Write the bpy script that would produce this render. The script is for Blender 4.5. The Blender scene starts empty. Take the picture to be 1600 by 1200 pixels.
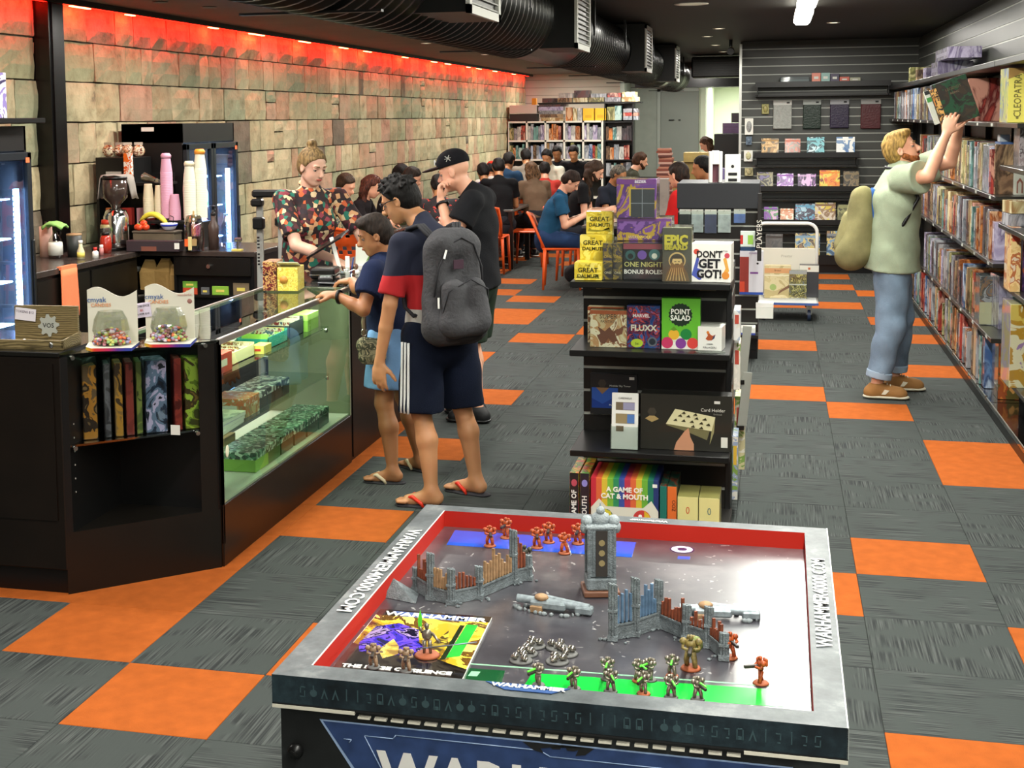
import bpy, bmesh, math, random
import numpy as np
import openvdb
from mathutils import Vector, Matrix
pi = math.pi
SC = bpy.context.scene
COL = SC.collection

# ---------------------------------------------------------------- camera
CAM_F, CAM_YAW, CAM_PITCH, CAM_ROLL = 2156.63, -0.2458, 0.0919, -0.0111
CAM_H = 1.873
def setup_camera():
    c, s = math.cos(CAM_YAW), math.sin(CAM_YAW)
    F = Vector((s*math.cos(CAM_PITCH), c*math.cos(CAM_PITCH), -math.sin(CAM_PITCH)))
    r = Vector((c, -s, 0)); u = r.cross(F)
    r2 = math.cos(CAM_ROLL)*r + math.sin(CAM_ROLL)*u
    u2 = -math.sin(CAM_ROLL)*r + math.cos(CAM_ROLL)*u
    cam = bpy.data.cameras.new('camera'); ob = bpy.data.objects.new('camera', cam); COL.objects.link(ob)
    M = Matrix((r2, u2, -F)).transposed().to_4x4(); M.translation = (0, 0, CAM_H)
    ob.matrix_world = M
    cam.sensor_width = 36; cam.lens = CAM_F/1600*36
    cam.shift_x = 129.15/1600; cam.shift_y = -216.35/1600
    cam.clip_start = 0.05; cam.clip_end = 100
    SC.camera = ob
setup_camera()
# ---------------------------------------------------------------- colour management, world
SC.view_settings.view_transform = 'Standard'; SC.view_settings.look = 'None'
SC.view_settings.gamma = 1; SC.view_settings.use_curve_mapping = False
SC.view_settings.exposure = 0.3
W = bpy.data.worlds.new('world'); SC.world = W; W.use_nodes = True
W.node_tree.nodes['Background'].inputs[0].default_value = (0.9, 0.97, 0.93, 1)
W.node_tree.nodes['Background'].inputs[1].default_value = 0.11
# ---------------------------------------------------------------- lights of the room (ceiling battens, downlights, led strip), plus added wall and far-room fill
def area(name, loc, sx, sy, power, col=(1, .97, .9), rot=(0, 0, 0), spread=pi):
    l = bpy.data.lights.new(name, 'AREA'); l.shape = 'RECTANGLE'; l.size = sx; l.size_y = sy
    l.energy = power; l.color = col; l.spread = spread
    o = bpy.data.objects.new(name, l); COL.objects.link(o); o.location = loc; o.rotation_euler = rot
    return o
BATTENS = [(.2, y) for y in (-2.6, -1.1, .4, 1.9, 3.4, 4.9, 6.4, 7.9, 9.65, 11.3)]
for (x, y) in BATTENS:
    area('batten_light', (x, y, 2.55), .10, 1.15, 36, (1, 1, .93))
for (x, y) in [(-3.6, 2.5), (-3.6, 5), (-3.4, 7.6), (-3.4, 10), (-3.3, 13), (-3.3, 16.5), (-3.3, 20), (-3.0, 23.5), (-2.4, 3.5), (-2.4, 6.3), (-.9, 19), (-1.2, 23), (-3.45, 6.2), (-3.45, 9), (-3.45, 12), (-3.45, 15), (-3.45, 18.5), (-3.45, 22)]:  # some of these are added fill to brighten the stone wall, with no fitting
    area('downlight_and_fill_lamp', (x, y, 2.66), .22, .22, 30, (1, .955, .88))
for (x, y, p) in [(-.657, 11.2, 20), (-.571, 14.45, 20), (-.75, 15.85, 20), (-.74, 17.83, 16), (.53, 14.0, 42), (.3, 15.6, 22), (1.0, 15.0, 18), (1.0, 11, 12), (.9, 7.5, 10)]:
    area('downlight_and_fill_lamp', (x, y, 2.70), .2, .2, p, (1, .96, .88))
area('led_strip_lamp', (-4.705, 16.4, 2.665), .02, 20.5, 105, (1, .012, .006), (0, math.radians(50), 0))
for (x, y, p) in [(-2.1, 24.6, 45), (-3.7, 25.6, 40), (-3.0, 22.5, 25), (-1.2, 25.2, 30)]:  # added fill lamps without fittings, brightening the dark far end of the room
    area('downlight_and_fill_lamp', (x, y, 2.68), .22, .22, p, (1, .97, .9))
area('back_room_lamp', (-.55, 29.0, 2.5), .6, 1.2, 150, (1, 1, .96))
# ---------------------------------------------------------------- materials
def lin(c):
    if isinstance(c, str):
        c = c.lstrip('#'); c = [int(c[i:i+2], 16)/255 for i in (0, 2, 4)]
    return tuple(x/12.92 if x <= .04045 else ((x+.055)/1.055)**2.4 for x in c[:3])+(1,)
MATS = {}
def nodes(name):
    m = bpy.data.materials.new(name); m.use_nodes = True
    nt = m.node_tree; b = nt.nodes['Principled BSDF']
    return m, nt, b
def L(nt, a, b): nt.links.new(a, b)
def N(nt, t, **kw):
    n = nt.nodes.new(t)
    for k, v in kw.items(): setattr(n, k, v)
    return n
def setin(n, **kw):
    for k, v in kw.items(): n.inputs[k].default_value = v
def ramp(nt, fac, stops, interp='LINEAR'):
    r = N(nt, 'ShaderNodeValToRGB'); r.color_ramp.interpolation = interp
    els = r.color_ramp.elements
    while len(els) < len(stops): els.new(.5)
    for e, (p, c) in zip(els, stops): e.position = p; e.color = lin(c)
    L(nt, fac, r.inputs[0]); return r.outputs[0]
def mat(name, col='#808080', rough=.5, metal=0, noise=0, nscale=8, bump=0, bscale=60, emit=0, alpha=1, trans=0, coat=0, spec=.5, ior=1.45):
    key = (name,)
    if key in MATS: return MATS[key]
    m, nt, b = nodes(name)
    setin(b, **{'Base Color': lin(col), 'Roughness': rough, 'Metallic': metal, 'Coat Weight': coat, 'Specular IOR Level': spec, 'IOR': ior})
    if trans: b.inputs['Transmission Weight'].default_value = trans
    if alpha < 1: b.inputs['Alpha'].default_value = alpha
    if emit:
        b.inputs['Emission Color'].default_value = lin(col); b.inputs['Emission Strength'].default_value = emit
    if noise or bump:
        tc = N(nt, 'ShaderNodeTexCoord')
    if noise:
        n = N(nt, 'ShaderNodeTexNoise'); setin(n, Scale=nscale, Detail=4.0)
        L(nt, tc.outputs['Object'], n.inputs['Vector'])
        mx = N(nt, 'ShaderNodeMix', data_type='RGBA', blend_type='MULTIPLY'); mx.inputs[0].default_value = 1
        mx.inputs[6].default_value = lin(col)
        rr = N(nt, 'ShaderNodeMapRange'); setin(rr, **{'From Min': .3, 'From Max': .7, 'To Min': 1-noise, 'To Max': 1+noise})
        L(nt, n.outputs[0], rr.inputs[0]); L(nt, rr.outputs[0], mx.inputs[7]); L(nt, mx.outputs[2], b.inputs['Base Color'])
    if bump:
        n2 = N(nt, 'ShaderNodeTexNoise'); setin(n2, Scale=bscale, Detail=3.0)
        L(nt, tc.outputs['Object'], n2.inputs['Vector'])
        bp = N(nt, 'ShaderNodeBump'); setin(bp, Strength=bump, Distance=.01); L(nt, n2.outputs[0], bp.inputs['Height']); L(nt, bp.outputs[0], b.inputs['Normal'])
    MATS[key] = m; return m
def art(name, cols, scale=9, rough=.28, kind='noise', stretch=(1, 1, 1), coat=.3, seed=0, const=True):
    """printed picture: patches of the given colours, in object space"""
    key = ('art', name)
    if key in MATS: return MATS[key]
    m, nt, b = nodes(name)
    tc = N(nt, 'ShaderNodeTexCoord'); mp = N(nt, 'ShaderNodeMapping')
    oi = N(nt, 'ShaderNodeObjectInfo')
    setin(mp, Scale=stretch, Location=(seed*1.7, seed*.9, seed*2.3))
    ad = N(nt, 'ShaderNodeVectorMath', operation='ADD')
    mu = N(nt, 'ShaderNodeMath', operation='MULTIPLY'); mu.inputs[1].default_value = 37.0
    L(nt, oi.outputs['Random'], mu.inputs[0]); cb = N(nt, 'ShaderNodeCombineXYZ')
    L(nt, mu.outputs[0], cb.inputs[0]); L(nt, mu.outputs[0], cb.inputs[2])
    L(nt, tc.outputs['Object'], mp.inputs[0]); L(nt, mp.outputs[0], ad.inputs[0]); L(nt, cb.outputs[0], ad.inputs[1])
    if kind == 'voronoi':
        t = N(nt, 'ShaderNodeTexVoronoi'); setin(t, Scale=scale); L(nt, ad.outputs[0], t.inputs['Vector'])
        sp = N(nt, 'ShaderNodeSeparateColor'); L(nt, t.outputs['Color'], sp.inputs[0]); fac = sp.outputs[0]; lo, hi = 0, 1
    else:
        t = N(nt, 'ShaderNodeTexNoise'); setin(t, Scale=scale, Detail=5.0, Distortion=1.2)
        L(nt, ad.outputs[0], t.inputs['Vector']); fac = t.outputs[0]; lo, hi = .32, .68
    n = len(cols)
    L(nt, ramp(nt, fac, [(lo+(hi-lo)*i/n, c) for i, c in enumerate(cols)], 'CONSTANT' if const else 'LINEAR'), b.inputs['Base Color'])
    setin(b, Roughness=rough); b.inputs['Coat Weight'].default_value = coat; b.inputs['Coat Roughness'].default_value = .12
    MATS[key] = m; return m
def glass(name, tint='#e8f4ee', rough=.02, alpha=.12):
    """thin clear sheet: mostly see-through with a sharp reflection"""
    key = ('glass', name)
    if key in MATS: return MATS[key]
    m, nt, b = nodes(name); nt.nodes.remove(b)
    out = nt.nodes['Material Output']
    tr = N(nt, 'ShaderNodeBsdfTransparent'); tr.inputs[0].default_value = lin(tint)
    gl = N(nt, 'ShaderNodeBsdfGlossy'); gl.inputs['Roughness'].default_value = rough
    fr = N(nt, 'ShaderNodeFresnel'); fr.inputs[0].default_value = 1.5
    ad = N(nt, 'ShaderNodeMath', operation='ADD', use_clamp=True); ad.inputs[1].default_value = alpha*.25
    L(nt, fr.outputs[0], ad.inputs[0])
    ge = N(nt, 'ShaderNodeNewGeometry'); iv = N(nt, 'ShaderNodeMath', operation='SUBTRACT'); iv.inputs[0].default_value = 1; L(nt, ge.outputs['Backfacing'], iv.inputs[1])
    ml = N(nt, 'ShaderNodeMath', operation='MULTIPLY'); L(nt, ad.outputs[0], ml.inputs[0]); L(nt, iv.outputs[0], ml.inputs[1])
    mx = N(nt, 'ShaderNodeMixShader'); L(nt, ml.outputs[0], mx.inputs[0]); L(nt, tr.outputs[0], mx.inputs[1]); L(nt, gl.outputs[0], mx.inputs[2])
    L(nt, mx.outputs[0], out.inputs[0])
    MATS[key] = m; return m
# ---------------------------------------------------------------- mesh builder
def RZ(a): return Matrix.Rotation(a, 4, 'Z')
def RX(a): return Matrix.Rotation(a, 4, 'X')
def RY(a): return Matrix.Rotation(a, 4, 'Y')
def T(x, y, z): return Matrix.Translation((x, y, z))
class MB:
    def __init__(s): s.v = []; s.f = []; s.m = []; s.sm = []
    def add(s, vs, fs, mi=0, M=None, smooth=False):
        n = len(s.v)
        if M is not None: vs = [tuple(M @ Vector(v)) for v in vs]
        s.v += [tuple(v) for v in vs]
        for f in fs: s.f.append([i+n for i in f]); s.m.append(mi); s.sm.append(smooth)
        return s
    def box(s, x0, x1, y0, y1, z0, z1, mi=0, M=None, top=None):
        vs = [(x0, y0, z0), (x1, y0, z0), (x1, y1, z0), (x0, y1, z0), (x0, y0, z1), (x1, y0, z1), (x1, y1, z1), (x0, y1, z1)]
        fs = [(0, 3, 2, 1), (4, 5, 6, 7), (0, 1, 5, 4), (1, 2, 6, 5), (2, 3, 7, 6), (3, 0, 4, 7)]
        s.add(vs, fs, mi, M)
        if top is not None: s.m[-5] = top
        return s
    def bbox(s, x0, x1, y0, y1, z0, z1, b=.004, mi=0, M=None):
        """box with chamfered edges"""
        X, Y, Z = (x0, x1), (y0, y1), (z0, z1); vs = []; idx = {}
        for i in (0, 1):
            for j in (0, 1):
                for k in (0, 1):
                    sx, sy, sz = (1-2*i)*b, (1-2*j)*b, (1-2*k)*b
                    for a, p in (('x', (X[i], Y[j]+sy, Z[k]+sz)), ('y', (X[i]+sx, Y[j], Z[k]+sz)), ('z', (X[i]+sx, Y[j]+sy, Z[k]))):
                        idx[(i, j, k, a)] = len(vs); vs.append(p)
        g = lambda i, j, k, a: idx[(i, j, k, a)]
        fs = []
        for i in (0, 1): fs.append([g(i, 0, 0, 'x'), g(i, 1, 0, 'x'), g(i, 1, 1, 'x'), g(i, 0, 1, 'x')][::(1 if i else -1)])
        for j in (0, 1): fs.append([g(0, j, 0, 'y'), g(1, j, 0, 'y'), g(1, j, 1, 'y'), g(0, j, 1, 'y')][::(-1 if j else 1)])
        for k in (0, 1): fs.append([g(0, 0, k, 'z'), g(1, 0, k, 'z'), g(1, 1, k, 'z'), g(0, 1, k, 'z')][::(1 if k else -1)])
        for i in (0, 1):
            for j in (0, 1):
                fs.append([g(i, j, 0, 'x'), g(i, j, 1, 'x'), g(i, j, 1, 'y'), g(i, j, 0, 'y')][::(1 if i == j else -1)])
                fs.append([g(i, 0, j, 'x'), g(i, 1, j, 'x'), g(i, 1, j, 'z'), g(i, 0, j, 'z')][::(-1 if i == j else 1)])
                fs.append([g(0, i, j, 'y'), g(1, i, j, 'y'), g(1, i, j, 'z'), g(0, i, j, 'z')][::(1 if i == j else -1)])
        for i in (0, 1):
            for j in (0, 1):
                for k in (0, 1):
                    fs.append([g(i, j, k, 'x'), g(i, j, k, 'y'), g(i, j, k, 'z')][::(1 if (i+j+k) % 2 else -1)])
        return s.add(vs, fs, mi, M)
    def cyl(s, a, b, r, r2=None, n=14, mi=0, M=None, cap=True, smooth=True):
        a = Vector(a); b = Vector(b); r2 = r if r2 is None else r2
        d = (b-a).normalized(); u = d.orthogonal().normalized(); w = d.cross(u)
        vs = []
        for c, rr in ((a, r), (b, r2)):
            for i in range(n): t = 2*pi*i/n; vs.append(c+rr*(math.cos(t)*u+math.sin(t)*w))
        fs = [(i, (i+1) % n, n+(i+1) % n, n+i) for i in range(n)]
        s.add(vs, fs, mi, M, smooth)
        if cap: s.add(vs, [tuple(range(n-1, -1, -1)), tuple(range(n, 2*n))], mi, M)
        return s
    def tube(s, pts, r, n=8, mi=0, M=None, closed=False):
        P = [Vector(p) for p in pts]; k = len(P); rs = r if isinstance(r, (list, tuple)) else [r]*k
        vs = []; u = None
        for i, p in enumerate(P):
            if closed: d = P[(i+1) % k]-P[i-1]
            else: d = P[min(i+1, k-1)]-P[max(i-1, 0)]
            d.normalize()
            if u is None: u = d.orthogonal().normalized()
            u = (u-d*u.dot(d)); u = u.normalized() if u.length > 1e-6 else d.orthogonal().normalized()
            w = d.cross(u)
            for j in range(n): t = 2*pi*j/n; vs.append(p+rs[i]*(math.cos(t)*u+math.sin(t)*w))
        fs = []
        for i in range(k if closed else k-1):
            i2 = (i+1) % k
            for j in range(n): fs.append((i*n+j, i*n+(j+1) % n, i2*n+(j+1) % n, i2*n+j))
        if not closed: fs += [tuple(range(n-1, -1, -1)), tuple(range((k-1)*n, k*n))]
        return s.add(vs, fs, mi, M, True)
    def lathe(s, prof, n=16, mi=0, M=None, smooth=True):
        vs = []; k = len(prof)
        for (r, z) in prof:
            for j in range(n): t = 2*pi*j/n; vs.append((r*math.cos(t), r*math.sin(t), z))
        fs = [(i*n+j, i*n+(j+1) % n, (i+1)*n+(j+1) % n, (i+1)*n+j) for i in range(k-1) for j in range(n)]
        if prof[0][0] > 1e-5: fs.append(tuple(range(n-1, -1, -1)))
        if prof[-1][0] > 1e-5: fs.append(tuple(range((k-1)*n, k*n)))
        return s.add(vs, fs, mi, M, smooth)
    def prism(s, poly, z0, z1, mi=0, M=None, side=None):
        n = len(poly); vs = [(x, y, z0) for x, y in poly]+[(x, y, z1) for x, y in poly]
        s.add(vs, [tuple(range(n-1, -1, -1)), tuple(range(n, 2*n))], mi, M)
        k = len(s.v)-2*n
        for i in range(n):
            s.f.append([k+i, k+(i+1) % n, k+n+(i+1) % n, k+n+i]); s.m.append(mi if side is None else side); s.sm.append(False)
        return s
    def sph(s, c, r, n=10, mi=0, M=None, k=None):
        k = k or n//2+1; r = (r, r, r) if not hasattr(r, '__len__') else r; vs = []
        for i in range(1, k):
            a = pi*i/k
            for j in range(n): t = 2*pi*j/n; vs.append((c[0]+r[0]*math.sin(a)*math.cos(t), c[1]+r[1]*math.sin(a)*math.sin(t), c[2]+r[2]*math.cos(a)))
        vs += [(c[0], c[1], c[2]+r[2]), (c[0], c[1], c[2]-r[2])]; q = (k-1)*n
        fs = [(i*n+j, (i+1)*n+j, (i+1)*n+(j+1) % n, i*n+(j+1) % n) for i in range(k-2) for j in range(n)]
        fs += [(q, j, (j+1) % n) for j in range(n)]+[(q+1, (k-2)*n+(j+1) % n, (k-2)*n+j) for j in range(n)]
        return s.add(vs, fs, mi, M, True)
    def mesh(s, name, mats):
        me = bpy.data.meshes.new(name); me.from_pydata(s.v, [], s.f)
        mats = mats if isinstance(mats, (list, tuple)) else [mats]
        for m in mats: me.materials.append(m)
        me.polygons.foreach_set('material_index', s.m); me.polygons.foreach_set('use_smooth', s.sm); me.update(); return me
    def build(s, name, mats, parent=None, loc=None, rot=None, **kw):
        o = bpy.data.objects.new(name, s.mesh(name, mats)); COL.objects.link(o)
        if parent is not None: o.parent = parent
        if loc is not None: o.location = loc
        if rot is not None: o.rotation_euler = rot
        for k, v in kw.items(): o[k] = v
        return o
def props(o, label=None, cat=None, group=None, kind=None):
    if label: o['label'] = label
    if cat: o['category'] = cat
    if group: o['group'] = group
    if kind: o['kind'] = kind
    return o
def thing(name, label, cat, loc=(0, 0, 0), rz=0, group=None, rot=None):
    o = bpy.data.objects.new(name, None); COL.objects.link(o); o.location = loc
    o.rotation_euler = rot if rot is not None else (0, 0, rz); o.empty_display_size = .05
    return props(o, label, cat, group)
def dup(root, loc, rz=None, label=None, rot=None):
    mp = {root: root.copy()}; r = mp[root]; COL.objects.link(r); r.location = loc
    if rz is not None: r.rotation_euler = (0, 0, rz)
    if rot is not None: r.rotation_euler = rot
    if label: r['label'] = label
    st = list(root.children)
    while st:
        c = st.pop(); d = c.copy(); COL.objects.link(d); d.parent = mp[c.parent]; d.matrix_parent_inverse = c.matrix_parent_inverse; mp[c] = d; st += list(c.children)
    return r
FONTS = {}
def lettering(text, size, m, parent=None, M=None, name='lettering', ext=.0004, align='CENTER', space=1, bold=0, sx=1.0, shear=0):
    """flat printed words as a thin mesh; text lies in local XY, M places it"""
    cu = bpy.data.curves.new(name, 'FONT'); cu.body = text; cu.size = size; cu.align_x = align; cu.align_y = 'CENTER'
    cu.extrude = ext; cu.space_character = space; cu.offset = bold; cu.shear = shear; cu.resolution_u = 2
    tmp = bpy.data.objects.new('t', cu); COL.objects.link(tmp)
    me = bpy.data.meshes.new_from_object(tmp.evaluated_get(bpy.context.evaluated_depsgraph_get()))
    bpy.data.objects.remove(tmp); bpy.data.curves.remove(cu)
    S = Matrix.Diagonal((sx, 1, 1, 1)); me.transform((M or Matrix())@S)
    me.materials.clear(); me.materials.append(m); me.name = name
    o = bpy.data.objects.new(name, me); COL.objects.link(o)
    if parent is not None: o.parent = parent
    return o
FRONT = RX(pi/2)       # text facing -Y, reading along +X
def facing_x(sign=1): return RZ(pi/2*sign) @ RX(pi/2)
BLACK = mat('black_melamine', '#100d09', .38, noise=.15)
BLK = mat('black_plastic', '#0d0d0d', .35)
BLKM = mat('black_metal', '#1c1c1b', .4, metal=.3)
WHITE = mat('white_plastic', '#e9e9e2', .45)
PAPER = mat('white_paper', '#dedfd6', .7)
STEEL = mat('steel', '#b9bab5', .25, metal=1)
ALU = mat('aluminium', '#c9cac4', .3, metal=.9)
SILV = mat('silver_grey_trim', '#a9aca4', .35, metal=.6)
WRAP = glass('clear_wrap', '#f2f6f4', .08, .5)
CLEAR = glass('clear_glass', '#e4f1ea', .01, .1)
INK = mat('black_ink', '#151515', .6); WINK = mat('white_ink', '#f0f0ea', .6)
# ================================================================ THE SETTING
GX0, GY0, GT = -2.65745, 3.7523, .5
ORANGE_CELLS = {(1,0),(0,1),(0,2),(0,3),(0,4),(0,5),(0,6),(0,7),(0,8),(0,9),(0,10),(-1,2),(-2,2),(-3,2),(1,7),(1,4),(2,1),(6,4),(5,3),(7,2),(6,0),(7,7),(7,8),(6,10),(5,11),(4,10),
 (7,13),(7,16),(7,18),(5,15),(6,20),(5,20),(6,23),(7,22),(6,25),(1,15),(0,17),(0,18),(0,20),(-1,21),(-1,23),(-2,25),(-2,28),(-1,29),(0,13),(1,10),(2,16),(5,24),(3,26),(1,27),(0,-2),(4,-1),(3,2)}
def carpet_mats():
    m, nt, b = nodes('carpet_grey')
    tc = N(nt, 'ShaderNodeTexCoord'); mp = N(nt, 'ShaderNodeMapping'); setin(mp, Scale=(150, 3.0, 1))
    oi = N(nt, 'ShaderNodeObjectInfo'); mu = N(nt, 'ShaderNodeMath', operation='MULTIPLY'); mu.inputs[1].default_value = 50
    L(nt, oi.outputs['Random'], mu.inputs[0]); cb = N(nt, 'ShaderNodeCombineXYZ'); L(nt, mu.outputs[0], cb.inputs[1]); L(nt, mu.outputs[0], cb.inputs[0])
    ad = N(nt, 'ShaderNodeVectorMath', operation='ADD'); L(nt, tc.outputs['Object'], mp.inputs[0]); L(nt, mp.outputs[0], ad.inputs[0]); L(nt, cb.outputs[0], ad.inputs[1])
    n = N(nt, 'ShaderNodeTexNoise'); setin(n, Scale=1.0, Detail=1.0); L(nt, ad.outputs[0], n.inputs[0])
    # broad areas where the lines fade out
    n3 = N(nt, 'ShaderNodeTexNoise'); setin(n3, Scale=7.0, Detail=1.0); ad3 = N(nt, 'ShaderNodeVectorMath', operation='ADD')
    L(nt, tc.outputs['Object'], ad3.inputs[0]); L(nt, cb.outputs[0], ad3.inputs[1]); L(nt, ad3.outputs[0], n3.inputs[0])
    r3 = N(nt, 'ShaderNodeMapRange'); setin(r3, **{'From Min': .42, 'From Max': .58}); L(nt, n3.outputs[0], r3.inputs[0])
    lines = ramp(nt, n.outputs[0], [(.40, '#2e3131'), (.47, '#3c403f'), (.54, '#434745'), (.64, '#505452')])
    mx = N(nt, 'ShaderNodeMix', data_type='RGBA'); L(nt, r3.outputs[0], mx.inputs[0]); mx.inputs[6].default_value = lin('#414644'); L(nt, lines, mx.inputs[7])
    L(nt, mx.outputs[2], b.inputs['Base Color']); setin(b, Roughness=.95); b.inputs['Specular IOR Level'].default_value = .15
    bp = N(nt, 'ShaderNodeBump'); setin(bp, Strength=.3, Distance=.004); L(nt, n.outputs[0], bp.inputs['Height']); L(nt, bp.outputs[0], b.inputs['Normal'])
    o = mat('carpet_orange', '#a85620', .95, noise=.12, nscale=14, bump=.3, bscale=240, spec=.15)
    return m, o
CG, CO = carpet_mats()
fl = MB().box(-5.2, 2.2, -4, 32, -.08, -.008).build('floor', mat('floor_underlay', '#2c2d2b', .95)); props(fl, kind='structure')
def tile_mesh(m):
    return MB().bbox(-.2492, .2492, -.2492, .2492, -.008, 0, .0015).mesh('carpet_tile', m)
tg, to = tile_mesh(CG), tile_mesh(CO)
for j in range(-4, 22):
    for i in range(-2, 8):
        if i < 0 and j < 1: continue
        if i < 0 and 2 < j < 13: continue
        o = bpy.data.objects.new('carpet_tile', to if (i, j) in ORANGE_CELLS else tg); COL.objects.link(o); o.parent = fl
        o.location = (GX0+.5*i+.25, GY0+.5*j+.25, 0)
        if (i+j) % 2: o.rotation_euler = (0, 0, pi/2)
fa, fb = MB(), MB()
for j in range(-15, 56):
    for i in range(-6, 10):
        if -4 <= j < 22 and -2 <= i < 8 and not (i < 0 and (j < 1 or 2 < j < 13)): continue
        x, y = GX0+.5*i, GY0+.5*j
        (fb if ((i, j) in ORANGE_CELLS or (j > 26 and (i*7+j*5) % 9 == 0)) else fa).box(x+.001, x+.499, y+.001, y+.499, -.008, 0)
fa.build('grey_carpet_tiling', CG, fl, kind='stuff'); fb.build('orange_carpet_tiling', CO, fl, kind='stuff')

# ---- left wall of coursed sandstone
WX = -4.75
sm, nt, b = nodes('sandstone')
def stone_mat(m, nt, b, island):
    tc = N(nt, 'ShaderNodeTexCoord'); src = N(nt, 'ShaderNodeNewGeometry').outputs['Random Per Island'] if island else N(nt, 'ShaderNodeObjectInfo').outputs['Random']
    base = ramp(nt, src, [(0, '#c2b596'), (.12, '#ccc2a4'), (.26, '#b4ab8e'), (.38, '#c29f86'), (.46, '#c8bfa2'), (.56, '#a3a88e'), (.64, '#c4a28e'), (.72, '#cfc5a8'), (.80, '#b7b696'), (.87, '#7a7064'), (.92, '#c0b498')], 'CONSTANT')
    mp = N(nt, 'ShaderNodeMapping'); g = N(nt, 'ShaderNodeNewGeometry'); setin(mp, Scale=(1, 1, 1)); L(nt, g.outputs['Position'], mp.inputs[0])
    n = N(nt, 'ShaderNodeTexNoise'); setin(n, Scale=6.0, Detail=8.0, Roughness=.65); L(nt, mp.outputs[0], n.inputs[0])
    stain = ramp(nt, n.outputs[0], [(.28, '#7c6e5c'), (.37, '#c0b6a0'), (.50, '#dfdac9'), (.72, '#f6f2e4')])
    mx = N(nt, 'ShaderNodeMix', data_type='RGBA', blend_type='MULTIPLY'); mx.inputs[0].default_value = .85
    L(nt, base, mx.inputs[6]); L(nt, stain, mx.inputs[7])
    n4 = N(nt, 'ShaderNodeTexNoise'); setin(n4, Scale=2.2, Detail=3.0); L(nt, mp.outputs[0], n4.inputs[0])
    mx2 = N(nt, 'ShaderNodeMix', data_type='RGBA'); r4 = N(nt, 'ShaderNodeMapRange'); setin(r4, **{'From Min': .5, 'From Max': .68, 'To Max': .5}); L(nt, n4.outputs[0], r4.inputs[0])
    L(nt, r4.outputs[0], mx2.inputs[0]); L(nt, mx.outputs[2], mx2.inputs[6]); mx2.inputs[7].default_value = lin('#7f8a6c')
    L(nt, mx2.outputs[2], b.inputs['Base Color']); setin(b, Roughness=.95)
    n2 = N(nt, 'ShaderNodeTexNoise'); setin(n2, Scale=34.0, Detail=6.0); L(nt, mp.outputs[0], n2.inputs[0])
    bp = N(nt, 'ShaderNodeBump'); setin(bp, Strength=.38, Distance=.02); L(nt, n2.outputs[0], bp.inputs['Height']); L(nt, bp.outputs[0], b.inputs['Normal'])
    return m
stone_mat(sm, nt, b, False)
sm2 = stone_mat(*nodes('sandstone_far'), True)
mort = mat('mortar', '#4c4436', .95, noise=.3, nscale=20)
wl = MB().box(WX-.25, WX-.03, -3, 26.85, 0, 2.75).build('wall_left', mort); props(wl, kind='structure')
rnd = random.Random(5)
def stone_template():
    v = []; jit = lambda a: rnd.uniform(-a, a)
    N_ = 3; P = []
    for a in range(N_+1):
        for c in range(N_+1):
            y = -.5+a/N_; z = -.5+c/N_; edge = a in (0, N_) or c in (0, N_)
            P.append((-.012+jit(.004) if edge else jit(.006)+.003, y+jit(.008), z+jit(.012)))
    B = [(-.04, -.5, -.5), (-.04, .5, -.5), (-.04, .5, .5), (-.04, -.5, .5)]
    fs = [(a*(N_+1)+c, (a+1)*(N_+1)+c, (a+1)*(N_+1)+c+1, a*(N_+1)+c+1) for a in range(N_) for c in range(N_)]
    k = len(P); ed = [[a*(N_+1) for a in range(N_+1)], [N_*(N_+1)+c for c in range(N_+1)], [a*(N_+1)+N_ for a in range(N_, -1, -1)], [c for c in range(N_, -1, -1)]]
    for i, e in enumerate(ed): fs.append([k+(i+1) % 4, k+i]+e)
    return P+B, fs
STM = [MB().add(*stone_template(), 0).mesh('stone_block', sm) for _ in range(7)]
far = MB()
zc = [0.14, .43, .72, 1.005, 1.29, 1.585, 1.873, 2.155, 2.435, 2.70]
for r_ in range(len(zc)-1):
    z0, z1 = zc[r_], zc[r_+1]; y = 6.0+rnd.uniform(0, .3)
    while y < 26.8:
        w = rnd.choice([.2, .27, .33, .38, .42, .5, .55]) if z0 < 2.4 else rnd.choice([.3, .45, .6])
        if z0 < 1.0: w = .5
        w = min(w, 26.85-y); cy, cz = y+w/2, (z0+z1)/2
        sub = [(cy, cz, w, z1-z0)]
        if w < .3 and rnd.random() < .25: sub = [(cy, z0+(z1-z0)*.3, w, (z1-z0)*.6), (cy, z0+(z1-z0)*.8, w, (z1-z0)*.4)]
        for (a, c, ww, hh) in sub:
            if y < 21 and r_ >= 3:
                o = bpy.data.objects.new('stone_block', rnd.choice(STM)); COL.objects.link(o); o.parent = wl
                o.location = (WX, a, c); o.scale = (rnd.uniform(.6, 1.5), ww-.012, hh-.012)
            else:
                P, fs = stone_template(); far.add([(WX+p[0], a+p[1]*(ww-.01), c+p[2]*(hh-.01)) for p in P], fs)
        y += w
far.build('distant_stonework', sm2, wl, kind='stuff')
tr = MB().box(WX-.02, WX+.10, 8.30, 8.50, 0, 2.72); tr.box(WX+.1, WX+.112, 8.33, 8.47, 0, 2.72)
props(tr.build('trim_1', mat('black_gloss_post', '#0b0a09', .25)), kind='structure')
# pipe-like stone pilaster strip beside the post, near end
# ---- ceiling
CEIL = mat('ceiling_black', '#151311', .6, noise=.2, nscale=3)
ce = MB().box(-5, 2.2, -4, 27.4, 2.75, 2.85).build('ceiling', CEIL); props(ce, kind='structure')
so = MB().box(-4.60, -1.75, -4, 26.8, 2.70, 2.75).build('trim_2', mat('soffit_taupe', '#564a40', .7, noise=.15, nscale=2)); props(so, kind='structure')
MB().box(-4.62, -4.60, -4, 26.8, 2.66, 2.75).build('trim_3', BLK)
props(bpy.data.objects['trim_3'], kind='structure')
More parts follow.
